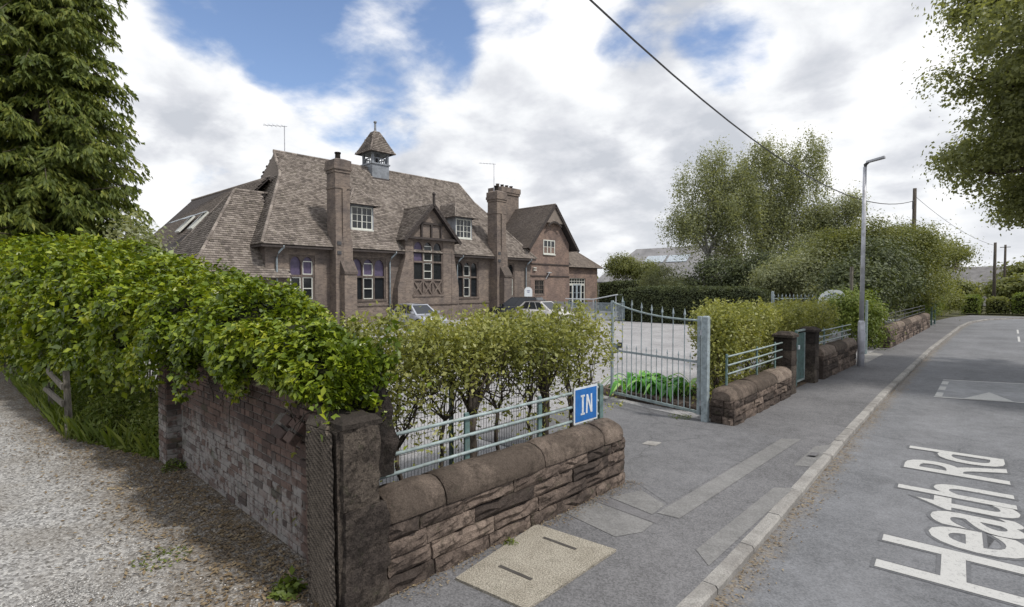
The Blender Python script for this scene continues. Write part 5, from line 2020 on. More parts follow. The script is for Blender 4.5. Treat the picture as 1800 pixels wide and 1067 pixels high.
ridge(mr, [((RX, 15.6, RZ + .02), (RX, 32.4, RZ + .02)), ((-31.45, 12.2, EZ + .03), (gxf, 15.3, GZ + .03)), ((gxf, 15.3, GZ), (RX, 15.65, RZ)), ((gxf, 32.75, GZ), (RX, 32.4, RZ)), ((-31.45, 35.8, EZ + .03), (gxf, 32.75, GZ + .03))], rad=0.10)
mb = MB()
mb.face((gxf, 32.73, GZ), (gxb, 32.73, GZ), (RX, 32.33, RZ))
mb.build('gablet', M['timber'], sch)
mb = MB()
mb.face((gxf, 15.32, GZ), (RX, 15.72, RZ), (gxb, 15.32, GZ))
gl = mb.build('gablet', M['tile2'], sch)
mb = MB()
mb.box(-31.60, -31.42, 12.15, 21.9, EZ - 0.17, EZ - 0.06)
mb.box(-31.60, -31.42, 26.45, 35.7, EZ - 0.17, EZ - 0.06)
mb.box(-44, -31.45, 12.14, 12.24, EZ - 0.17, EZ - 0.06)
mb.face((-32.0, 12.2, EZ - .06), (-31.45, 12.2, EZ - .06), (-31.45, 35.7, EZ - .06), (-32.0, 35.7, EZ - .06))
mb.face((-44.0, 12.2, EZ - .06), (-32.0, 12.2, EZ - .06), (-32.0, 12.6, EZ - .06), (-44.0, 12.6, EZ - .06))
mb.build('gutter', M['timber'], sch)
for y in (13.2, 20.95, 27.02, 34.9):
    m = MB()
    m.tube([(-31.50, y + .25, EZ - .15), (-31.72, y + .08, EZ - .45), (-31.88, y, EZ - .8), (-31.88, y, 0.1)], 0.062, 8)
    m.lathe((-31.50, y + .25, EZ - .22), [(0.07, 0), (0.10, 0.16)], 8)
    m.build('downpipe', M['pipe'], sch, smooth=True)

# gabled bay in the middle
BX, BY0, BY1, BA = -31.45, 21.95, 26.40, 24.17
BWn = (22.60, 25.30, 1.92, 5.80)
mb = MB()
wall_x(mb, BX, BY0, BY1, -0.1, 5.9, (BWn,), 0.3)
mb.face((BX, BY0, 5.9), (BX, BY1, 5.9), (BX, BA, 8.28))
mb.face((BX, BY0, -0.1), (BX, BY0, 5.9), (-33, BY0, 5.9), (-33, BY0, -0.1))
mb.face((BX, BY1, -0.1), (-33, BY1, -0.1), (-33, BY1, 5.9), (BX, BY1, 5.9))
for ya, yb, yc in ((BY0 + 0.3, BY0, 21.30), (BY1 - 0.3, BY1, 26.80)):
    mb.prism([(BX + .02, ya, -0.1), (BX + .02, ya, 5.2), (BX + .02, yb, 4.6), (BX + .02, yc, 2.4), (BX + .02, yc, -0.1)], (-0.55, 0, 0))
by = mb.build('gabled_bay', M['wall'], sch)
stone_window(BX, *BWn, 3, 4.28, blinds={(1, 0)}, white={(0, 1), (1, 1)}, parent=sch, low_panel=2.98)
m = MB()
m.box(BX + 0.003, BX + 0.09, 21.6, 26.7, 1.20, 1.30)
m.build('string_course', M['dress'], sch)
bxr = -31.45 - (8.4 - EZ) * S - 0.25
bvr = -31.45 - (5.75 - EZ) * S
br = roof_plane([[(-31.1, BA, 8.4), (bxr, BA, 8.4), (bvr, 21.68, 5.75), (-31.1, 21.68, 5.75)], [(-31.1, BA, 8.4), (-31.1, 26.66, 5.75), (bvr, 26.66, 5.75), (bxr, BA, 8.4)]], 'bay_roof', M['tile'], sch, seed=5)
ridge(br, [((-31.1, BA, 8.42), (bxr, BA, 8.42))], rad=0.10)
m = MB()
for s, ye in ((-1, 21.62), (1, 26.72)):
    m.bar((-31.06, BA, 8.40), (-31.06, ye, 5.70), 0.07, 0.24, (0, 0, 1))
m.box(-31.42, -31.12, 21.9, 26.45, 5.86, 6.02)
for y in (23.3, 24.17, 25.04):
    m.box(-31.43, -31.32, y - 0.06, y + 0.06, 6.02, 7.0)
m.box(-31.43, -31.33, 23.05, 25.3, 6.98, 7.12)
m.build('bargeboard', M['timber'], sch)
m = MB()
m.bar((-31.06, BA, 8.3), (-31.06, BA, 9.15), 0.14, 0.14, (1, 0, 0))
m.lathe((-31.06, BA, 9.1), [(0.12, 0), (0.14, 0.08), (0.02, 0.22)], 8)
m.build('finial', M['timber'], sch)


def dormer(yc):
    xf, z0, z1 = -32.75, 6.38, 8.05
    zr = lambda x: EZ + (-31.45 - x) / S
    xb = -31.45 - (z1 - EZ) * S
    m = MB()
    for s in (-1, 1):
        y = yc + s * 0.88
        m.prism([(xf, y, z0 - .12), (xf, y, z1), (xb - .1, y, z1), (xf - .05, y, z0 - 0.12)], (0, -s * 0.08, 0))
    m.box(xf - .06, xf - .006, yc - 0.80, yc + 0.80, z1 - .16, z1)
    d = m.build('dormer', M['lead'], sch)
    sash(xf, yc - 0.80, yc + 0.80, z0, z1 - .16, 4, 3, d, mull=2, sill=True)
    m = MB()
    m.prism([(xf + 0.06, yc - 0.95, z0 - .42), (xf + 0.06, yc + 0.95, z0 - .42), (xf + .02, yc + 0.95, z0 - .09), (xf + .02, yc - 0.95, z0 - .09)], (-0.25, 0, 0.0))
    m.build('apron', M['lead'], d)
    e, zt_, hw = 1.18, 9.25, 0.18
    xe, xr = xf + 0.38, xf - 0.75
    xm = -31.45 - (zt_ - EZ) * S
    xb2 = -31.45 - (z1 - .05 - EZ) * S
    ze = z1 - 0.06
    polys = [[(xe, yc - e, ze), (xe, yc + e, ze), (xr, yc + hw, zt_), (xr, yc - hw, zt_)],
             [(xe, yc - e, ze), (xr, yc - hw, zt_), (xm, yc - hw, zt_), (xb2, yc - e, ze)],
             [(xe, yc + e, ze), (xb2, yc + e, ze), (xm, yc + hw, zt_), (xr, yc + hw, zt_)]]
    ro = roof_plane(polys, 'dormer_roof', M['tile'], sch, seed=int(yc))
    ridge(ro, [((xr, yc, zt_ + .02), (xm, yc, zt_ + .02)), ((xe, yc - e, ze), (xr, yc - hw, zt_)), ((xe, yc + e, ze), (xr, yc + hw, zt_))], rad=0.07)


for yc in DORM:
    dormer(yc)


def chimney(y0, y1, ztop, pots):
    """projecting stack: X from -32.2 to -31.25"""
    m = MB()
    xa, xb = -32.35, -31.25
    ym = (y0 + y1) / 2
    m.box(xa, xb, y0, y1, 5.0, ztop - 0.9)
    m.box(-32.3, xb + .08, y0 - 0.05, y1 + 0.12, -0.1, 5.2)
    m.frustum((-32.3, xb + .08, y0 - 0.05, y1 + 0.12), 5.2, (xa, xb + .01, y0 + .005, y1 - .005), 5.9, base=False)
    for z0, z1, g in ((ztop - 1.9, ztop - 1.74, 0.045), (ztop - 0.9, ztop - 0.72, 0.05), (ztop - 0.72, ztop - 0.5, 0.11), (ztop - 0.5, ztop - 0.12, 0.075)):
        m.box(xa - g, xb + g, y0 - g, y1 + g, z0, z1)
    m.frustum((xa - .07, xb + .07, y0 - .07, y1 + .07), ztop - .12, (xa + .2, xb - .2, y0 + .2, y1 - .2), ztop, base=False)
    m.box(xb + .001, xb + .10, ym - 0.06, ym + 0.24, 4.05, ztop - 1.9)
    c = m.build('chimney', M['wall'], sch)
    MB().box(xb + .08, xb + .55, ym - 0.22, y1 + 0.13, -0.1, 3.3).build('buttress', M['wall'], c)
    m = MB()
    m.prism([(xb + .62, ym - 0.26, 3.28), (xb + .62, ym - 0.26, 3.42), (xb + .08, ym - 0.26, 4.15), (xb + .08, ym - 0.26, 3.28)], (0, (y1 + 0.17) - (ym - 0.26), 0))
    m.build('weathering', M['dress'], c)
    for px_, py_ in pots:
        m = MB().lathe((px_, py_, ztop - .05), [(0.20, 0), (0.17, 0.1), (0.16, 0.38), (0.20, 0.42), (0.20, 0.5), (0.14, 0.5)], 10)
        m.build('chimney_pot', M['pier'], c, smooth=False)
    for z in (4.5, 5.1):
        MB().box(xb + .081, xb + .12, y0 + .05, y0 + .32, z, z + .22).build('iron_plate', M['darksteel'], c)


chimney(16.62, 17.62, 10.55, ((-31.8, 17.1),))
chimney(30.72, 31.75, 10.35, ((-31.8, 31.2),))
m = MB()
m.box(-38.2, -36.6, 36.6, 39.0, 4.0, 11.4)
m.box(-38.28, -36.52, 36.52, 39.08, 11.4, 11.62)
m.box(-38.34, -36.46, 36.46, 39.14, 11.62, 12.1)
c = m.build('chimney', M['wall'], sch)
for k in range(4):
    MB().lathe((-37.4, 36.85 + 0.62 * k, 12.08), [(0.2, 0), (0.16, 0.1), (0.16, 0.34), (0.2, 0.4)], 8).build('chimney_pot', M['pier'], c)

# bell turret
CX, CY = -38.0, 23.7
m = MB()
a = 0.76
m.box(CX - a, CX + a, CY - a, CY + a, 9.9, 12.15)
m.box(CX - a - .08, CX + a + .08, CY - a - .08, CY + a + .08, 12.15, 12.25)
tu = m.build('bell_turret', M['lead'], sch)
m = MB()
for sx in (-1, 1):
    for sy in (-1, 1):
        m.box(CX + sx * (a - .10) - .09, CX + sx * (a - .10) + .09, CY + sy * (a - .10) - .09, CY + sy * (a - .10) + .09, 12.25, 13.15)
for s in (-1, 1):
    for q in np.linspace(-a + .3, a - .3, 4):
        m.box(CX + s * (a - .1) - .025, CX + s * (a - .1) + .025, CY + q - .03, CY + q + .03, 12.25, 12.62)
        m.box(CX + q - .03, CX + q + .03, CY + s * (a - .1) - .025, CY + s * (a - .1) + .025, 12.25, 12.62)
    m.box(CX + s * (a - .1) - .04, CX + s * (a - .1) + .04, CY - a + .2, CY + a - .2, 12.62, 12.70)
    m.box(CX - a + .2, CX + a - .2, CY + s * (a - .1) - .04, CY + s * (a - .1) + .04, 12.62, 12.70)
m.box(CX - a - .06, CX + a + .06, CY - a - .06, CY + a + .06, 13.02, 13.16)
m.build('turret_posts', M['lead'], tu)
MB().lathe((CX, CY, 12.45), [(0.30, 0), (0.24, 0.12), (0.17, 0.34), (0.06, 0.45)], 12).build('bell', M['darksteel'], tu, smooth=True)
e, t_ = 1.12, 0.22
zc0, zc1 = 13.05, 14.85
cor = [(CX - e, CY - e, zc0), (CX + e, CY - e, zc0), (CX + e, CY + e, zc0), (CX - e, CY + e, zc0)]
tp = [(CX - t_, CY - t_, zc1), (CX + t_, CY - t_, zc1), (CX + t_, CY + t_, zc1), (CX - t_, CY + t_, zc1)]
rp = roof_plane([[cor[i], cor[(i + 1) % 4], tp[(i + 1) % 4], tp[i]] for i in range(4)], 'turret_roof', M['tile'], sch, seed=9)
ridge(rp, [(cor[i], tp[i]) for i in range(4)], rad=0.06)
m = MB()
m.tube([(CX, CY, 14.7), (CX, CY, 15.65)], [0.10, 0.08], 8)
m.lathe((CX, CY, 15.55), [(0.09, 0), (0.14, 0.06), (0.12, 0.16), (0.02, 0.2)], 8)
m.lathe((CX, CY, 14.78), [(0.3, 0), (0.25, 0.1), (0.1, 0.2)], 8)
m.build('turret_finial', M['lead'], sch)

# lower hipped wing at the left end
WZ = 3.0
wing = [[(-31.6, 8.5, WZ), (-31.6, 12.6, WZ), (-31.6, 14.0, WZ), (-36.0, 14.0, 8.55), (-36.0, 12.35, 8.55)],
        [(-31.6, 8.5, WZ), (-36.0, 12.35, 8.55), (-40.4, 8.5, WZ)],
        [(-40.4, 8.5, WZ), (-36.0, 12.35, 8.55), (-36.0, 14.0, 8.55), (-40.4, 14.0, WZ)]]
wr = roof_plane(wing, 'wing_roof', M['tile'], sch, seed=14)
ridge(wr, [((-36, 12.35, 8.57), (-36, 14.6, 8.57)), ((-31.6, 8.5, WZ), (-36, 12.35, 8.57)), ((-40.4, 8.5, WZ), (-36, 12.35, 8.57))], rad=0.09)
m = MB()
m.box(-40.0, -32.1, 8.9, 12.59, -0.1, WZ + 0.3)
m.build('wing_wall', M['wall'], sch)
m = MB()
m.box(-31.62, -31.5, 8.4, 12.58, WZ - .14, WZ - .03)
m.build('wing_gutter', M['timber'], sch)
# rear range with two rooflights
rz, re = 9.8, 4.5
rear = [[(-39.5, 9.7, re), (-54.0, 9.7, re), (-51.3, 14.2, rz), (-36.6, 14.8, rz), (-36.6, 12.3, 7.1)],
        [(-54.0, 9.7, re), (-54.0, 19.0, re), (-51.3, 14.2, rz)]]
rr_ = roof_plane(rear[:1], 'rear_roof', M['tile2'], sch, seed=15, tw=0.3, gauge=0.2)
m = MB()
m.face((-54, 9.7, re), (-51.3, 14.2, rz), (-51.3, 14.3, rz), (-54.0, 19.0, re))
m.face((-54, 19, re), (-51.3, 14.2, rz), (-37.0, 14.8, rz), (-37.0, 19.0, re))
m.build('rear_slope', M['tile2'], sch)
ridge(rr_, [((-51.3, 14.2, rz + .02), (-38.0, 14.8, rz + .02))], 'tile2', 0.09)
m = MB()
m.box(-53.7, -39.6, 10.1, 18.6, -0.1, re + .2)
m.build('rear_wall', M['wall'], sch)
nrm = Vector((0, -(rz - re), 4.5)).normalized()
for x0 in (-44.6, -41.6):
    sl = lambda z: 9.7 + (z - re) / (rz - re) * 4.5
    m = MB()
    z0, z1 = 6.35, 7.55
    P4 = [Vector((x0, sl(z0), z0)), Vector((x0 + 1.0, sl(z0), z0)), Vector((x0 + 1.0, sl(z1), z1)), Vector((x0, sl(z1), z1))]
    m.prism([tuple(p + nrm * 0.02) for p in P4], tuple(nrm * 0.12))
    w = m.build('rooflight', M['white'], sch)
    hinge = P4[3] + nrm * 0.16
    out = (P4[0] - P4[3]).normalized()
    out = (out + nrm * 0.45).normalized()
    L = (P4[0] - P4[3]).length
    q = [P4[3] + nrm * .16, P4[2] + nrm * .16]
    m = MB()
    m.prism([tuple(q[0]), tuple(q[1]), tuple(q[1] + out * L), tuple(q[0] + out * L)], tuple(nrm * 0.05))
    m.build('open_sash', M['roofglass'], w)

# gabled caretaker's house at the right end
HY0, HY1, HA, HZ, HE = 35.62, 41.15, 38.55, 10.05, 6.0
ops = ((37.35, 39.0, 5.5, 6.8), (36.2, 37.5, 1.8, 3.1))
mb = MB()
wall_x(mb, FX, HY0, HY1, -0.1, 6.2, ops[1:], 0.15)
mb2 = mb
# upper part with the window opening
wall_x(mb, FX, 37.0, 39.4, 6.2, 6.8, ((37.35, 39.0, 6.2, 6.8),), 0.15)
mb.face((FX, HY0, 6.2), (FX, 37.0, 6.2), (FX, 37.0, 7.8))
mb.face((FX, 39.4, 6.2), (FX, HY1, 6.2), (FX, HY1, 6.6), (FX, 39.4, 8.6))
mb.face((FX, 37.0, 6.8), (FX, 39.4, 6.8), (FX, 39.4, 8.7), (FX, HA, 9.75), (FX, 37.0, 7.9))
mb.face((FX, HY1, -0.1), (-42, HY1, -0.1), (-42, HY1, 6.5), (FX, HY1, 6.5))
mb.face((FX, HY0, -0.1), (FX, HY0, 6.3), (-42, HY0, 6.3), (-42, HY0, -0.1))
mb.build('house_wall', M['wall2'], sch)
# the casement of the upper window sits just proud of the wall line
sash(FX + 0.03, 37.35, 39.0, 5.5, 6.8, 3, 2, sch, mull=1, fr=0.09)
sash(FX - 0.05, 36.2, 37.5, 1.8, 3.1, 4, 3, sch, mat='dress', mull=2, fr=0.08)
m = MB()
m.box(FX + .003, FX + .07, HY0, HY1, 4.50, 4.60)
m.box(FX + .003, FX + .06, HY0, HY1, 3.42, 3.52)
m.build('string_course', M['timber'], sch)
xo = FX + 0.45
hr = roof_plane([[(xo, HA, HZ), (-41.0, HA, HZ), (-42.5, 34.95, HE - .1), (xo, 34.95, HE - .1)], [(xo, HA, HZ), (xo, 42.1, HE - .05), (-42.5, 42.1, HE - .05), (-41.0, HA, HZ)]], 'house_roof', M['tile2'], sch, seed=21, gauge=0.13)
ridge(hr, [((xo, HA, HZ + .02), (-41, HA, HZ + .02))], 'tile2', 0.09)
m = MB()
m.bar((xo + .03, HA, HZ - .06), (xo + .03, 34.95, HE - .18), 0.06, 0.26)
m.bar((xo + .03, HA, HZ - .06), (xo + .03, 42.1, HE - .13), 0.06, 0.26)
for k in range(6):
    t0, t1 = k / 6, (k + 1) / 6
    f_ = lambda t: (xo - .05, 37.6 + 1.9 * t, 8.05 + 0.42 * math.sin(math.pi * t))
    m.bar(f_(t0), f_(t1), 0.06, 0.14)
m.build('bargeboard', M['timber'], sch)
m = MB()
m.prism([(xo - .06, 37.1, 8.35), (xo - .06, 40.0, 8.35), (xo - .06, HA, 9.95)], (-0.32, 0, 0))
m.build('jettied_gable', M['tile2'], sch)
m = MB()
m.lathe((-31.90, 38.1, 3.75), [(0.02, 0), (0.25, 0.02), (0.27, 0.06), (0.02, 0.10)], 12)
m.tube([(-31.98, 37.7, 3.2), (-31.7, 37.9, 3.8)], 0.03, 6)
m.build('satellite_dish', M['signwhite'], sch)
for z in (4.15, 3.95):
    MB().box(-31.99, -31.85, 35.9, 36.3, z, z + .07).build('wall_light', M['white'], sch)

# low extension with glazed doors
xe = -32.5
DR = (41.9, 44.55, 0.35, 3.35)
mb = MB()
wall_x(mb, xe, HY1 + .01, 46.6, -0.1, 4.5, (DR,), 0.2)
mb.face((xe, 46.6, -0.1), (-40, 46.6, -0.1), (-40, 46.6, 4.5), (xe, 46.6, 4.5))
mb.build('extension_wall', M['wall2'], sch)
er = roof_plane([[(-32.1, 41.2, 4.42), (-32.1, 47.0, 4.42), (-35.9, 43.2, 7.7), (-35.9, 41.2, 7.7)], [(-32.1, 47.0, 4.42), (-39.7, 47.0, 4.42), (-35.9, 43.2, 7.7)]], 'extension_roof', M['tile2'], sch, seed=23)
ridge(er, [((-32.1, 47, 4.44), (-35.9, 43.2, 7.72))], 'tile2', 0.08)
d = sash(xe - .10, DR[0], DR[1], 2.75, DR[3], 6, 2, sch, mull=0, sill=False)
for k in range(4):
    y0 = DR[0] + (DR[1] - DR[0]) / 4 * k
    sash(xe - .10, y0 + .01, y0 + (DR[1] - DR[0]) / 4 - .01, DR[2], 2.74, 1, 3 if k in (1, 2) else 3, sch, mat='pipe' if k in (1, 2) else 'white', fr=0.11, sill=False).name = 'glazed_door' if k in (1, 2) else 'side_window'

# aerials on the roofs
def aerial(label, x, y, z0, z1, boom, els, ang):
    t = thing('television_aerial', label, 'aerial', (x, y, z0), 'roof aerials')
    MB().tube([(x, y, z0), (x, y, z1)], 0.03, 6).build('mast', M['galv'], t)
    d = (math.cos(ang), math.sin(ang))
    MB().tube([(x - d[0] * .2, y - d[1] * .2, z1 - .05), (x + d[0] * boom, y + d[1] * boom, z1 + .05)], 0.02, 5).build('boom', M['galv'], t)
    for k in range(els):
        q = boom * (k + 0.3) / els
        c = (x + d[0] * q, y + d[1] * q, z1 - .03 + .1 * k / els)
        MB().tube([(c[0] + d[1] * .35, c[1] - d[0] * .35, c[2]), (c[0] - d[1] * .35, c[1] + d[0] * .35, c[2])], 0.012, 4).build('element', M['galv'], t)


aerial('thin television aerial on the left ridge end of the school', -38.0, 16.4, 11.9, 13.8, 1.5, 5, R(225))
aerial('thin television aerial beside the right-hand school chimneys', -36.0, 35.0, 9.0, 13.9, 1.4, 5, R(225))
nb_ = thing('notice_board', 'small white round-topped notice board in front of the school wall', 'notice board', (-31.2, 34.1, 0))
m = MB()
pr = [(-31.0, 33.75, 1.55), (-31.0, 34.75, 1.55)] + [(-31.0, 34.25 + 0.5 * math.cos(t), 2.15 + 0.32 * math.sin(t)) for t in np.linspace(0, math.pi, 9)]
m.prism(pr, (-0.05, 0, 0))
m.build('board', M['signwhite'], nb_)
m = MB()
for k, w in enumerate((0.36, 0.28)):
    m.box(-30.998, -30.994, 34.25 - w / 2, 34.25 + w / 2, 2.12 - .13 * k, 2.19 - .13 * k)
m.build('print', M['signgrey'], nb_)
for y in (33.85, 34.65):
    MB().box(-31.06, -31.0 - .051, y - .03, y + .03, 0, 1.9).build('post', M['white'], nb_)

# ------------------------------------------------------------------ cars in the yard
def car(label, paint, x, y, ang, L, W, H, kind, roofblack=False):
    root = thing('parked_car', label, 'car', (x, y, 0), 'cars parked in the school yard')
    ca, sa = math.cos(ang), math.sin(ang)

    def tr(p):
        return (x + p[0] * ca - p[1] * sa, y + p[0] * sa + p[1] * ca, p[2])

    def add(mb, vs, fs):
        mb.add([tr(v) for v in vs], fs)
    hb, hw = H * 0.60, W / 2
    # lower body loft along the length: (x, z bottom, z top, half width)
    st = [(-L / 2, 0.42, hb * 0.78, hw * .78), (-L / 2 + .10, 0.28, hb * .94, hw * .90), (-L * .36, 0.22, hb * 1.0, hw * .98), (-L * .1, 0.20, hb * 1.0, hw), (L * .12, 0.20, hb * .99, hw), (L * .27, 0.22, hb * .93, hw * .98), (L * .40, 0.25, hb * .84, hw * .92), (L / 2 - .08, 0.30, hb * .72, hw * .82), (L / 2, 0.38, hb * .60, hw * .70)]
    vs, fs = [], []
    for (sx, zb, zt, w) in st:
        vs += [(sx, -w * .92, zb), (sx, -w, (zb + zt) * .48), (sx, -w * .97, zt * .93), (sx, -w * .86, zt), (sx, 0, zt + .025), (sx, w * .86, zt), (sx, w * .97, zt * .93), (sx, w, (zb + zt) * .48), (sx, w * .92, zb)]
    m = 9
    for i in range(len(st) - 1):
        for k in range(m - 1):
            fs.append((i * m + k, (i + 1) * m + k, (i + 1) * m + k + 1, i * m + k + 1))
        fs.append((i * m + m - 1, (i + 1) * m + m - 1, (i + 1) * m, i * m))
    fs.append(tuple(range(m)))
    fs.append(tuple((len(st) - 1) * m + k for k in reversed(range(m))))
    mb = MB()
    add(mb, vs, fs)
    mb.build('body', M[paint], root, smooth=True)
    # greenhouse
    rb = -L * .46 if kind == 'suv' else -L * .44
    fb = L * .24
    rt0, rt1 = (-L * .40, L * .04) if kind == 'suv' else (-L * .30, L * .02)
    wb, wt = hw * .90, hw * .68
    zr = H
    gv = [(rb, -wb, hb * .97), (fb, -wb, hb * .93), (fb, wb, hb * .93), (rb, wb, hb * .97), (rt0, -wt, zr - .05), (rt1, -wt, zr - .04), (rt1, wt, zr - .04), (rt0, wt, zr - .05)]
    gf = [(0, 1, 5, 4), (1, 2, 6, 5), (2, 3, 7, 6), (3, 0, 4, 7)]
    mb = MB()
    add(mb, gv, gf)
    mb.build('pillars', M[paint], root)
    mb = MB()
    rv = []
    for i in range(5):
        t = i / 4
        xx = rt0 + (rt1 - rt0) * t
        for k in range(5):
            s = -1 + 2 * k / 4
            rv.append((xx, s * wt * 1.01, zr - .05 + .055 * (1 - s * s) + .02 * math.sin(math.pi * t)))
    add(mb, rv, [(i * 5 + k, (i + 1) * 5 + k, (i + 1) * 5 + k + 1, i * 5 + k + 1) for i in range(4) for k in range(4)])
    mb.build('roof', M['black'] if roofblack else M[paint], root, smooth=True)

    def inset(q, nm, m0=.08, m1=.12, split=None):
        a, b, c, d = [Vector(gv[i]) for i in q]
        n = (b - a).cross(d - a).normalized()
        ctr = (a + b + c + d) / 4
        if n.dot(ctr - Vector((0, 0, hb))) < 0:
            n = -n

        def P(u, v):
            return tuple((a.lerp(b, u)).lerp(d.lerp(c, u), v) + n * 0.008)
        for u0, u1 in (split or ((m0, 1 - m0),)):
            mb = MB()
            add(mb, [P(u0, m1), P(u1, m1), P(u1, 1 - m1 * .7), P(u0, 1 - m1 * .7)], [(0, 1, 2, 3)])
            mb.build(nm, M['cglass'], root)
    inset((0, 1, 5, 4), 'side_window', split=((.10, .34), (.37, .62), (.65, .90)))
    inset((3, 2, 6, 7), 'side_window', split=((.10, .34), (.37, .62), (.65, .90)))
    inset((1, 2, 6, 5), 'windscreen')
    inset((3, 0, 4, 7), 'rear_window')
    for sx in (-L * .30, L * .31):
        for sy in (-1, 1):
            w = thing_part_wheel(root, tr, sx, sy * (hw - .10), ang)
    for sy in (-1, 1):
        mb = MB()
        add(mb, [(L / 2 - .10, sy * hw * .50, hb * .62), (L / 2 - .10, sy * hw * .80, hb * .60), (L * .40, sy * hw * .90, hb * .76), (L * .40, sy * hw * .62, hb * .78), (L / 2 - .02, sy * hw * .50, hb * .60), (L / 2 - .04, sy * hw * .80, hb * .58), (L * .41, sy * hw * .95, hb * .74), (L * .41, sy * hw * .62, hb * .80)],
            [(0, 1, 2, 3), (4, 5, 6, 7), (0, 1, 5, 4), (1, 2, 6, 5), (2, 3, 7, 6), (3, 0, 4, 7)])
        mb.build('headlight', M['lamp'], root)
        mb = MB()
        add(mb, [(-L / 2 + .02, sy * hw * .60, hb * .62), (-L / 2 + .02, sy * hw * .86, hb * .62), (-L / 2 + .06, sy * hw * .92, hb * .9), (-L / 2 + .06, sy * hw * .66, hb * .9), (-L / 2 + .2, sy * hw * .60, hb * .62), (-L / 2 + .2, sy * hw * .9, hb * .62), (-L / 2 + .2, sy * hw * .94, hb * .9), (-L / 2 + .2, sy * hw * .66, hb * .9)],
            [(0, 1, 2, 3), (4, 5, 6, 7), (0, 1, 5, 4), (1, 2, 6, 5), (2, 3, 7, 6), (3, 0, 4, 7)])
        mb.build('tail_light', M['tail'], root)
        mb = MB()
        add(mb, [(fb - .35, sy * (wb + .02), hb + .02), (fb - .15, sy * (wb + .02), hb + .02), (fb - .17, sy * (wb + .20), hb + .05), (fb - .33, sy * (wb + .20), hb + .05), (fb - .35, sy * (wb + .02), hb + .16), (fb - .15, sy * (wb + .02), hb + .15), (fb - .17, sy * (wb + .20), hb + .16), (fb - .33, sy * (wb + .20), hb + .17)],
            [(0, 1, 2, 3), (4, 5, 6, 7), (0, 1, 5, 4), (1, 2, 6, 5), (2, 3, 7, 6), (3, 0, 4, 7)])
        mb.build('wing_mirror', M[paint], root)
    return root


def thing_part_wheel(root, tr, sx, sy, ang):
    prof = [(0.20, -0.10), (0.31, -0.10), (0.33, -0.06), (0.33, 0.06), (0.31, 0.10), (0.20, 0.10)]
    seg = 16
    vs, fs = [], []
    for r_, o in prof:
        for k in range(seg):
            t = 2 * math.pi * k / seg
            vs.append((sx + r_ * math.cos(t), sy + o, 0.33 + r_ * math.sin(t)))
    for i in range(len(prof) - 1):
        for k in range(seg):
            k2 = (k + 1) % seg
            fs.append((i * seg + k, i * seg + k2, (i + 1) * seg + k2, (i + 1) * seg + k))
    mb = MB().add([tr(v) for v in vs], fs)
    w = mb.build('wheel', M['rubber'], root, smooth=True)
    vs = [(sx, sy + (0.09 if sy > 0 else -0.09), 0.33)] + [(sx + .21 * math.cos(2 * math.pi * k / seg), sy + (0.075 if sy > 0 else -0.075), 0.33 + .21 * math.sin(2 * math.pi * k / seg)) for k in range(seg)]
    MB().add([tr(v) for v in vs], [(0, k + 1, (k + 1) % seg + 1) for k in range(seg)]).build('rim', M['alloy'], w)
    return w


car('silver-blue hatchback parked before the gabled school bay', 'silver', -26.5, 19.4, R(-4), 4.2, 1.76, 1.47, 'hatch')
car('black tall estate car parked before the right school chimney', 'black', -28.0, 29.6, R(200), 4.6, 1.85, 1.74, 'suv')
car('pale silver car with dark roof parked right of the black car', 'pearl', -24.6, 28.9, R(2), 4.5, 1.8, 1.5, 'hatch', roofblack=True)
car('silver car at the far side of the yard, just above the right-hand shrubs', 'silver', -13.6, 38.5, R(20), 4.3, 1.78, 1.48, 'hatch')

# ------------------------------------------------------------------ yard fences, clipped hedges
yf = thing('yard_fence', 'grey-green mesh panel fence in front of the glazed school doors', 'fence', (-26.0, 33.4, 0))
m = MB()
for x in np.arange(-31.0, -20.9, 0.055):
    m.box(x - .013, x + .013, 33.395, 33.405, 0.05, 1.30)
for z in (0.06, 0.68, 1.30):
    m.box(-31.0, -20.95, 33.41, 33.43, z - .012, z + .012)
m.build('wire_mesh', M['pipe'], yf, kind='stuff')
for x in (-31.0, -28.5, -26.0, -23.5, -21.0):
    MB().bbox(x - .04, x + .04, 33.43, 33.51, 0, 1.45, .02).build('post', M['teal'], yf)
hd = thing('handrail', 'white sloping handrail at the ramp to the school doors', 'handrail', (-25.0, 36.0, 0))
MB().tube([(-29.5, 37.5, 1.45), (-26.2, 37.0, 1.45), (-23.6, 36.4, 1.85), (-21.6, 36.2, 1.88)], 0.045, 6).build('rail', M['signwhite'], hd)
for x, y, z in ((-26.2, 37.0, 1.45), (-23.6, 36.4, 1.85), (-21.6, 36.2, 1.88)):
    MB().tube([(x, y, 0), (x, y, z)], 0.035, 6).build('post', M['signwhite'], hd)


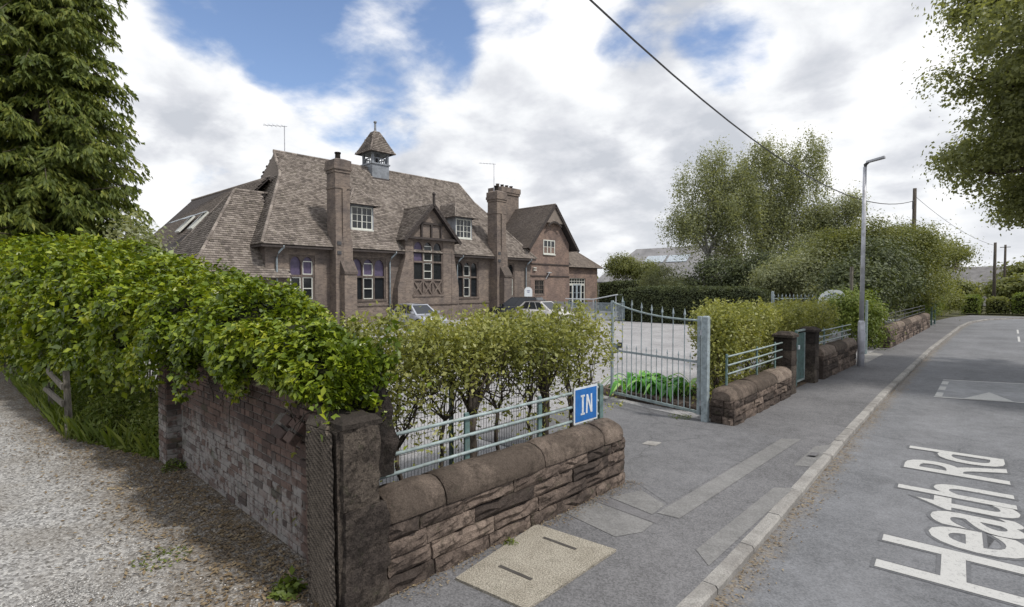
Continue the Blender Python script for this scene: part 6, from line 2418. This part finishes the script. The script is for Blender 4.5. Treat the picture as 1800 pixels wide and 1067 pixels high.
def hedge_box(name, label, x0, x1, y0, y1, h, mat, n, leaf, seed, rnd=0.3, group=None, cat='hedge', base=0.0):
    """clipped hedge: leaves over a rounded box plus a dark twig core"""
    r = np.random.default_rng(seed)
    root = thing(name, label, cat, ((x0 + x1) / 2, (y0 + y1) / 2, base), group)
    cx, cy, hx, hy = (x0 + x1) / 2, (y0 + y1) / 2, (x1 - x0) / 2, (y1 - y0) / 2
    a_top, a_x, a_y = 4 * hx * hy, 4 * hy * h, 4 * hx * h
    p = np.array([a_top, a_x, a_y]) / (a_top + a_x + a_y)
    f = r.choice(3, n, p=p)
    u, v, s = r.uniform(-1, 1, n), r.random(n), r.choice([-1, 1], n)
    X = np.where(f == 1, s * hx, u * hx)
    Y = np.where(f == 2, s * hy, np.where(f == 1, u * hy, r.uniform(-1, 1, n) * hy))
    Z = np.where(f == 0, h, v * h)
    N = np.stack([np.where(f == 1, s, 0), np.where(f == 2, s, 0), np.where(f == 0, 1, 0)], 1).astype(float)
    # round the shoulders
    over = np.clip((Z - (h - rnd)) / rnd, 0, 1)
    k = 1 - (1 - np.sqrt(1 - np.clip(over, 0, 1) ** 2 * 0.95)) * min(0.8, rnd / min(hx, hy))
    edge = np.maximum(np.abs(X) / hx, np.abs(Y) / hy)
    Z = np.where(f == 0, h - rnd * 0.6 * np.clip((edge - (1 - rnd / min(hx, hy))) / (rnd / min(hx, hy)), 0, 1) ** 2, Z)
    X, Y = np.where(f != 0, X * k, X * 0.98), np.where(f != 0, Y * k, Y * 0.98)
    P = np.stack([cx + X, cy + Y, base + Z], 1)
    d = np.array([fbm(q[0], q[1], q[2], 1.1, 3) for q in P]) * 0.10 - r.exponential(0.05, n)
    P = P + N * d[:, None]
    V, F = leaf_arrays(P, N + np.array([0, 0, .3]), np.full(n, leaf), r, 0.55, 0.1, 0.7)
    np_obj('foliage', V, F, M[mat], root, kind='stuff')
    b = 0.16
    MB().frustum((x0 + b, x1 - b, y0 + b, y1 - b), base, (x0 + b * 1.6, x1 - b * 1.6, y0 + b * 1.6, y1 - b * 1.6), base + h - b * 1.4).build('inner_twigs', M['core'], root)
    return root


hedge_box('clipped_hedge', 'long dark clipped hedge closing the far side of the yard', -21.6, -11.6, 33.6, 35.4, 2.5, 'lf_box', 22000, 0.11, 51, 0.45)
hedge_box('clipped_hedge', 'dark overgrown hedge right of the low school extension', -33.0, -26.0, 47.2, 49.5, 3.1, 'lf_box', 9000, 0.15, 52, 0.7)
for i, (x0, x1, y0, y1, h, lab) in enumerate((
        (-4.6, -3.3, 66.0, 69.5, 1.7, 'small bright clipped hedge at the road bend, leftmost of the row'),
        (-2.9, -1.4, 67.5, 70.5, 1.5, 'dark round clipped hedge at the bend beside the telegraph pole'),
        (-1.1, 0.8, 67.5, 71.0, 1.9, 'tall yellow-green clipped hedge at the road bend by the right edge'),
        (1.2, 4.6, 68.0, 72.0, 2.1, 'wide yellow-green hedge at the right end of the bend'))):
    hedge_box('garden_hedge', lab, x0, x1, y0, y1, h, 'lf_weed' if i != 1 else 'lf_mid', 2600, 0.16, 60 + i, 0.5, 'garden hedges at the road bend')

# ------------------------------------------------------------------ trees
BIR = 'birch trees beyond the yard hedge'
make_tree('birch_tree', 'tall drooping birch at the left of the group beyond the yard hedge', 'tree', (-20.0, 44.6, 0), 5.0, 0.26,
          [(-18.6, 46.6, 8.4, 2.2, 2.0, 2.0), (-20.6, 44.4, 8.6, 2.2, 2.0, 2.4), (-20.3, 44.8, 11.6, 2.2, 2.2, 2.8), (-21.0, 43.4, 8.4, 1.9, 1.8, 2.0), (-19.6, 45.4, 13.6, 1.4, 1.4, 1.8), (-18.4, 46.4, 10.5, 2.1, 2.1, 2.6), (-18.4, 46.4, 6.2, 1.6, 1.6, 1.6)],
          1150, 44, 0.50, 0.15, M['lf_birch'], M['birchbark'], 301, droop=0.7, group=BIR, strand=1.25, nbranch=90, shell=0.6)
make_tree('birch_tree', 'tallest drooping birch in the middle of the group beyond the yard hedge', 'tree', (-16.6, 49.2, 0), 5.5, 0.30,
          [(-16.0, 50.4, 9.0, 3.0, 2.4, 2.6), (-17.8, 48.4, 12.6, 1.9, 1.9, 2.2), (-16.6, 50.2, 13.6, 2.3, 2.2, 2.6), (-17.4, 48.4, 10.0, 2.6, 2.2, 2.6), (-14.8, 51.8, 11.8, 2.4, 2.2, 2.8), (-14.3, 52.4, 14.6, 1.4, 1.3, 2.0), (-16.0, 49.5, 6.6, 2.6, 2.4, 1.6), (-13.6, 52.4, 8.6, 2.0, 2.0, 1.8)],
          1550, 46, 0.50, 0.16, M['lf_birch'], M['birchbark'], 302, droop=0.7, group=BIR, strand=1.25, nbranch=100, shell=0.6)
make_tree('birch_tree', 'lower airy birch at the right of the group beyond the yard hedge', 'tree', (-12.6, 51.8, 0), 4.0, 0.2,
          [(-12.4, 52.4, 8.0, 1.8, 1.8, 2.2), (-11.4, 53.2, 9.6, 1.3, 1.3, 1.4), (-13.4, 51.2, 6.0, 1.7, 1.7, 1.6), (-11.0, 53.6, 6.6, 1.6, 1.6, 1.8)],
          820, 40, 0.5, 0.15, M['lf_birch'], M['birchbark'], 303, droop=0.6, group=BIR, strand=0.8, nbranch=60, shell=0.6)
RB = 'trees and bushes along the street'
make_tree('hawthorn_tree', 'broad dark hawthorn standing over the far stone wall behind the lamp post', 'tree', (-7.0, 41.0, 0), 2.0, 0.24,
          [(-5.3, 41.0, 4.6, 1.5, 1.6, 1.5), (-5.0, 42.5, 2.6, 1.2, 2.0, 1.5), (-7.6, 41.2, 5.2, 2.0, 2.0, 1.7), (-9.6, 40.4, 4.6, 1.8, 1.8, 1.6), (-5.8, 44.0, 5.0, 1.9, 2.2, 1.7), (-4.6, 46.5, 4.5, 1.4, 2.2, 1.4), (-7.4, 40.4, 2.8, 2.2, 2.0, 1.5), (-5.6, 44.5, 2.9, 1.6, 2.4, 1.6), (-3.9, 48.5, 5.0, 1.0, 1.2, 0.7)],
          1050, 70, 0.42, 0.14, M['lf_mid'], M['bark2'], 304, group=RB, nbranch=120, shell=0.6)
make_tree('garden_tree', 'loose light green bush left of the hawthorn and below the birches', 'bush', (-11.2, 38.0, 0), 1.3, 0.14,
          [(-11.6, 39.0, 3.3, 1.8, 1.6, 1.6), (-12.6, 38.4, 2.5, 1.2, 1.2, 1.2), (-9.8, 39.2, 3.9, 1.5, 1.5, 1.4), (-9.4, 38.6, 2.2, 1.5, 1.3, 1.5)],
          760, 44, 0.42, 0.13, M['lf_birch'], M['bark2'], 305, group=RB, nbranch=60, shell=0.6)
make_tree('dark_evergreen', 'dark evergreen mass behind the clipped hedge under the birches', 'tree', (-15.5, 41.0, 0), 1.0, 0.2,
          [(-17.6, 41.5, 2.8, 2.4, 1.8, 2.0), (-14.8, 42.0, 3.0, 2.4, 1.8, 2.2), (-12.6, 43.0, 3.2, 2.0, 1.8, 2.2)],
          800, 40, 0.42, 0.18, M['lf_box'], M['bark2'], 306, group=RB, nbranch=30)
make_tree('roadside_bush', 'leafy bush on the footway edge just beyond the lamp post', 'bush', (-4.9, 24.8, 0), 0.5, 0.06,
          [(-4.9, 24.6, 1.35, 0.75, 1.0, 0.85), (-4.6, 25.4, 0.7, 0.6, 0.9, 0.65), (-5.2, 24.0, 1.7, 0.6, 0.7, 0.6), (-5.6, 26.5, 1.6, 0.9, 1.2, 1.0)],
          460, 36, 0.20, 0.10, M['lf_weed'], M['bark'], 307, group=RB, nbranch=24)
make_tree('roadside_bush', 'dark bush shading the far wall railing', 'bush', (-6.0, 31.0, 0), 0.8, 0.1,
          [(-6.0, 29.0, 2.1, 1.5, 1.9, 1.6), (-5.8, 33.0, 2.9, 1.6, 2.3, 2.1), (-5.8, 37.2, 3.1, 1.6, 2.3, 2.2)],
          900, 44, 0.32, 0.14, M['lf_box'], M['bark'], 308, group=RB, nbranch=24)
make_tree('roadside_bush', 'bright bushes over the footway past the far wall end', 'bush', (-5.2, 46.0, 0), 0.6, 0.07,
          [(-5.2, 44.0, 1.2, 0.6, 1.4, 0.9), (-5.2, 47.5, 1.2, 0.7, 1.6, 0.9)], 320, 34, 0.22, 0.13, M['lf_weed'], M['bark'], 309, group=RB, nbranch=16)
make_tree('roadside_bush', 'dark rounded bush further along the footway before the bend', 'bush', (-5.6, 55.0, 0), 0.6, 0.08,
          [(-5.6, 53.0, 1.6, 0.8, 2.0, 1.4), (-5.8, 57.5, 1.9, 1.0, 2.2, 1.6), (-5.4, 62.0, 1.4, 0.9, 2.0, 1.2)], 460, 34, 0.3, 0.16, M['lf_mid'], M['bark'], 310, group=RB, nbranch=16)
make_tree('pampas_clump', 'grey-green tufted shrub behind the clipped hedge under the left birch', 'shrub', (-23.2, 43.5, 0), 0.8, 0.1,
          [(-23.2, 44.0, 3.0, 1.6, 1.4, 1.5), (-24.6, 43.5, 2.6, 1.0, 1.0, 1.0), (-22.0, 43.5, 2.4, 1.0, 1.0, 1.2)], 260, 34, 0.35, 0.24, M['lf_birch'], M['bark'], 311, asp=0.2, droop=-0.5, nbranch=10)
make_tree('garden_tree', 'feathery olive bush above the dark hedge right of the extension', 'bush', (-31.0, 51.0, 0), 2.0, 0.14,
          [(-32.0, 50.6, 4.6, 1.6, 1.6, 1.5), (-29.6, 51.0, 4.0, 1.4, 1.4, 1.4)], 420, 36, 0.36, 0.18, M['lf_mid'], M['bark'], 312, nbranch=24)
# the big lime whose boughs hang in from the right; its trunk stands on the opposite footway
make_tree('lime_tree', 'large broadleaf tree overhanging the road from the right edge', 'tree', (6.2, 20.5, 0), 5.0, 0.38,
          [(0.9, 18.6, 9.0, 2.1, 1.9, 1.6), (-0.8, 18.0, 9.7, 1.0, 0.9, 0.6), (0.2, 20.2, 7.2, 1.6, 1.6, 1.2), (-0.9, 20.6, 5.9, 1.15, 1.3, 0.75), (0.8, 22.5, 5.4, 1.5, 1.6, 1.0), (3.2, 20.0, 8.0, 2.6, 2.6, 2.4), (6.0, 20.5, 11.0, 3.4, 3.4, 3.2), (7.5, 22.0, 7.5, 2.8, 2.8, 2.2), (1.6, 24.5, 4.9, 1.2, 1.4, 0.8), (-0.6, 18.9, 7.9, 1.2, 1.1, 0.9), (-1.2, 21.2, 6.4, 0.9, 1.0, 0.6), (0.3, 16.5, 8.2, 1.2, 1.2, 1.2), (-0.2, 23.2, 4.8, 1.2, 1.3, 0.7), (-0.4, 19.6, 7.0, 1.2, 1.2, 0.9), (0.5, 19.4, 8.0, 1.4, 1.3, 1.0), (0.9, 21.2, 6.3, 1.4, 1.3, 0.9)],
          1600, 130, 0.25, 0.095, M['lf_over'], M['bark2'], 313, asp=0.7, nbranch=320, shell=0.6)
# far trees at the end of the road
for i, (x, y, h, w, lab) in enumerate((
        (0.5, 100, 8.5, 4.5, 'far rounded tree at the right end of the road'), (-3.5, 112, 9.0, 4.0, 'far tree behind the telegraph poles'),
        (-9.5, 108, 8.0, 3.5, 'far tree left of the pale house roof'), (6.5, 104, 9.0, 5.0, 'far broad tree beyond the bend at the right'),
        (-7.5, 84, 4.5, 2.5, 'far low tree before the pale house'), (-16.0, 100, 9, 5, 'far tree behind the hawthorn'),
        (-1.2, 80, 5.0, 2.4, 'bright bushy tree behind the bend hedges'))):
    h, w = h * 0.62, w * 0.8
    r_ = np.random.default_rng(400 + i)
    blobs = [(x + r_.normal(0, w * .3), y + r_.normal(0, w * .3), h * r_.uniform(.4, .8), w * .6, w * .6, h * .27) for _ in range(4)]
    make_tree('far_tree', lab, 'tree', (x, y, 0), h * .3, 0.25, blobs, 330, 30, 0.6, 0.42, M['lf_mid'], M['bark2'], 420 + i, group='far trees at the end of the road', nbranch=14)

# low ridge of distant woodland
def woodland():
    r = np.random.default_rng(8)
    n = 26000
    a = R(20) + r.random(n) * R(115)
    d = 170 + r.random(n) * 90
    x, y = np.cos(a) * d, np.sin(a) * d
    th = np.arctan2(y, x)
    h = 6.0 + 4.0 * np.sin(th * 23) + 3.0 * np.sin(th * 61 + 1) + 2 * np.sin(th * 131)
    z = np.clip(h * 0.5, 1.5, 7) * r.random(n) ** 0.5
    P = np.stack([x, y, z], 1)
    N = np.stack([-np.cos(a), -np.sin(a), np.full(n, .8)], 1)
    V, F = leaf_arrays(P, N, np.full(n, 2.2), r, 0.7, 0.0, 0.6)
    o = np_obj('distant_woodland', V, F, M['lf_mid'], kind='stuff')
    setp(o, 'low belt of distant woodland on the horizon', 'woodland')


woodland()

# ------------------------------------------------------------------ far buildings
fb_ = thing('sports_hall', 'low grey sheet-roofed hall beyond the birches', 'building', (-36.0, 71.0, 0))
MB().box(-48.0, -29.2, 69.0, 87.0, -0.1, 3.4).build('wall', M['render'], fb_)
m = MB()
m.prism([(-48.4, 68.5, 3.3), (-29.0, 68.5, 3.3), (-32.2, 75.5, 8.5), (-45.2, 75.5, 8.5)], (0, 0, -0.15))
m.prism([(-29.0, 68.5, 3.3), (-29.0, 87.5, 3.3), (-32.2, 81.0, 8.5), (-32.2, 75.5, 8.5)], (0, 0, -0.15))
m.prism([(-48.4, 87.5, 3.3), (-45.2, 81.0, 8.5), (-32.2, 81.0, 8.5), (-29.0, 87.5, 3.3)], (0, 0, -0.15))
m.prism([(-48.4, 68.5, 3.3), (-45.2, 75.5, 8.5), (-45.2, 81.0, 8.5), (-48.4, 87.5, 3.3)], (0, 0, -0.15))
m.prism([(-32.2, 75.5, 8.5), (-32.2, 81.0, 8.5), (-45.2, 81.0, 8.5), (-45.2, 75.5, 8.5)], (0, 0, -0.1))
rf = m.build('roof', M['farroof'], fb_)
for k in range(2):
    x0 = -42.0 + 3.6 * k
    MB().prism([(x0, 72.2, 6.10), (x0 + 3.2, 72.2, 6.10), (x0 + 3.2, 73.6, 7.14), (x0, 73.6, 7.14)], (0, -0.03, 0.06)).build('rooflight', M['roofglass'], rf)
for (x, y, w, d, h, rz_, lab) in ((-5.2, 98, 7, 8, 2.6, 5.4, 'far pale house with slate roof at the end of the street'), (-13, 120, 8, 8, 3.0, 6.2, 'far house roof beyond the trees left of the road')):
    hs = thing('far_house', lab, 'house', (x, y, 0), 'far houses at the end of the street')
    MB().box(x - w / 2, x + w / 2, y, y + d, -0.1, h).build('wall', M['render'], hs)
    m = MB()
    m.prism([(x - w / 2 - .3, y - .3, h), (x + w / 2 + .3, y - .3, h), (x + w / 2 + .3, y + d / 2, rz_), (x - w / 2 - .3, y + d / 2, rz_)], (0, 0, -.15))
    m.prism([(x - w / 2 - .3, y + d + .3, h), (x - w / 2 - .3, y + d / 2, rz_), (x + w / 2 + .3, y + d / 2, rz_), (x + w / 2 + .3, y + d + .3, h)], (0, 0, -.15))
    m.build('roof', M['slate'], hs)
    MB().box(x - w / 2 + .4, x - w / 2 + 1.2, y + d / 2 - .5, y + d / 2 + .5, rz_ - .8, rz_ + 1.0).build('chimney', M['wall'], hs)
    for k in (-1, 1):
        sx = x + k * w * .25
        wn = MB().box(sx - .6, sx + .6, y - .05, y - .003, 0.9, 2.1).build('window', M['white'], hs)
        MB().box(sx - .5, sx + .5, y - .07, y - .051, 1.0, 2.0).build('pane', M['glass'], wn)

# ------------------------------------------------------------------ lamp post, poles, cable, signs
lp = thing('street_lamp', 'tall grey steel street lamp beside the footway with short LED arm', 'street lamp', (-3.74, 19.55, 0))
lx, ly = -3.74, 19.55
m = MB()
m.tube([(lx, ly, -0.1), (lx, ly, 1.35), (lx, ly, 1.42)], [0.098, 0.098, 0.07], 12)
m.tube([(lx, ly, 1.42), (lx + .01, ly, 6.15)], [0.068, 0.05], 12)
m.build('column', M['galv'], lp, smooth=True)
MB().box(lx + 0.085, lx + 0.104, ly - .045, ly + .045, 0.5, 1.05).build('access_door', M['galv'], lp)
m = MB()
m.tube([(lx + .01, ly, 6.1), (lx + .02, ly, 6.22), (lx + .10, ly - .01, 6.28)], [0.05, 0.055, 0.04], 8)
m.build('bracket', M['darksteel'], lp)
m = MB()
m.prism([(lx + .05, ly - .09, 6.26), (lx + .05, ly + .07, 6.26), (lx + .52, ly + .10, 6.34), (lx + .52, ly - .12, 6.34)], (0, 0, 0.055))
m.build('lantern', M['galv'], lp)


def pole(label, x, y, h, r0, arms=0):
    t = thing('telegraph_pole', label, 'telegraph pole', (x, y, 0), 'wooden telegraph poles along the street')
    MB().tube([(x, y, -.2), (x, y, h * .5), (x, y, h)], [r0, r0 * .86, r0 * .72], 9).build('shaft', M['polewood'], t, smooth=True)
    for k in range(arms):
        MB().box(x - .5, x + .5, y - .16, y - .08, h - .35 - .3 * k, h - .27 - .3 * k).build('cross_arm', M['polewood'], t)
    MB().box(x - .10, x - .02, y - .24, y - .14, h - 1.4, h - .9).build('junction_box', M['darksteel'], t)
    return t


pole('dark telegraph pole rising behind the hawthorn right of the lamp', -5.7, 45.0, 9.1, 0.15)
pole('nearer of the two far telegraph poles at the bend', -2.55, 72.0, 6.9, 0.16)
pole('farther of the two far telegraph poles, close to the right edge', -2.3, 92.0, 7.8, 0.16, 1)


def cable(label, pts, sag, r0=0.012):
    a, b = np.array(pts[0]), np.array(pts[1])
    n = 28
    pp = [tuple(a + (b - a) * (i / n) - np.array([0, 0, sag * 4 * (i / n) * (1 - i / n)])) for i in range(n + 1)]
    o = MB().tube(pp, r0, 5).build('overhead_cable', M['darksteel'])
    return setp(o, label, 'cable', 'overhead cables')


cable('thick black overhead cable crossing the sky down to the telegraph pole', ((-5.7, 45.0, 8.28), (-7.81, -4.0, 12.95)), 3.36, 0.024)
cable('thin overhead cable running from the pole down the street', ((-5.7, 45.0, 8.6), (-2.55, 72.0, 6.6)), 0.5, 0.014)

rs = thing('school_sign', 'white round-topped school sign board above the far shrubs', 'sign', (-5.75, 25.0, 0))
d = np.array((0.80, 0.60))
d = d / np.linalg.norm(d)
c0 = np.array((-5.75, 25.0))
m = MB()
P2 = [(-0.62, 1.35), (0.62, 1.35)] + [(0.62 * math.cos(t), 1.85 + 0.50 * math.sin(t)) for t in np.linspace(0, math.pi, 14)]
m.prism([(c0[0] + d[0] * u, c0[1] + d[1] * u, z) for u, z in P2], (d[1] * -0.04 * -1 * -1, d[0] * 0.04, 0))
m.build('board', M['signwhite'], rs)
m = MB()
nrm2 = np.array((d[1], -d[0]))
for k in range(7):
    t = R(155 - 21.5 * k)
    u, z = 0.46 * math.cos(t), 1.83 + 0.34 * math.sin(t)
    cc = c0 + d * u + nrm2 * 0.004
    tx, tz = math.sin(t), -math.cos(t)
    for a, b in (((-.04, -.05), (-.04, .05)), ((.03, -.05), (.03, .05)), ((-.04, .05 if k % 2 else 0.0), (.03, .05 if k % 2 else 0.0)), ((-.04, -.05 if k % 3 else .02), (.03, -.05 if k % 3 else .02))):
        pa = (cc[0] + d[0] * (a[0] * tx + a[1] * math.cos(t)), cc[1] + d[1] * (a[0] * tx + a[1] * math.cos(t)), z + a[0] * tz + a[1] * math.sin(t))
        pb = (cc[0] + d[0] * (b[0] * tx + b[1] * math.cos(t)), cc[1] + d[1] * (b[0] * tx + b[1] * math.cos(t)), z + b[0] * tz + b[1] * math.sin(t))
        m.bar(pa, pb, 0.022, 0.004, (nrm2[0], nrm2[1], 0))
m.build('lettering', M['signgrey'], rs)
for u in (-0.5, 0.5):
    q = c0 + d * u - nrm2 * 0.07
    MB().box(q[0] - .03, q[0] + .03, q[1] - .03, q[1] + .03, 0, 1.9).build('post', M['galv'], rs)
gpst = thing('steel_post', 'slim pale green steel post standing just beyond the lamp post', 'post', (-4.28, 23.2, 0))
MB().bbox(-4.32, -4.25, 23.17, 23.24, 0, 1.98, .02).build('shaft', M['rail'], gpst)
wp = thing('timber_post', 'tall thin timber post behind the lamp post', 'post', (-5.3, 25.7, 0))
MB().tube([(-5.3, 25.7, -.1), (-5.3, 25.7, 3.3)], [0.075, 0.065], 8).build('shaft', M['wood'], wp)
og = thing('exit_gate', 'far pale green gate with spear-topped bars above the right-hand shrubs', 'gate', (-8.0, 28.6, 0))
for k in range(16):
    x, y = -8.9 + 0.13 * k, 27.6 + 0.14 * k
    b = MB().tube([(x, y, 0.1), (x, y, 2.0)], 0.012, 5).build('bar', M['gate'], og)
    MB().lathe((x, y, 1.98), [(.015, 0), (.03, .04), (.002, .16)], 5).build('spear_head', M['gate'], b)
MB().tube([(-8.95, 27.55, 1.90), (-6.85, 29.85, 1.90)], 0.022, 6).build('top_rail', M['rail'], og)
MB().bbox(-9.02, -8.92, 27.5, 27.6, 0, 2.25, .02).build('stile', M['gate'], og)
for k, (ya, lab) in enumerate(((43.5, 'pair of teal posts by the far bright bushes'),)):
    t = thing('steel_post', lab, 'post', (-4.5, ya, 0))
    for q in (0, 1.6):
        MB().bbox(-4.55, -4.45, ya + q, ya + q + .1, 0, 1.7, .02).build('shaft', M['teal'], t)

# pale concrete inspection cover in the footway
ic = thing('inspection_cover', 'large pale concrete cover slab with two lifting slots in the footway', 'cover', (-3.1, 3.5, 0))
CV = [(-3.41, 2.86), (-2.69, 2.95), (-2.71, 4.21), (-3.60, 4.10)]
m = MB()
m.prism([(x, y, 0.022) for x, y in CV], (0, 0, -0.08))
m.build('slab', M['cover'], ic)
for p, q in (((-3.35, 3.92), (-2.98, 3.95)), ((-3.28, 3.25), (-2.93, 3.28))):
    m = MB()
    m.bar((p[0], p[1], 0.0225), (q[0], q[1], 0.0225), 0.035, 0.006)
    m.build('lifting_slot', M['slot'], ic)
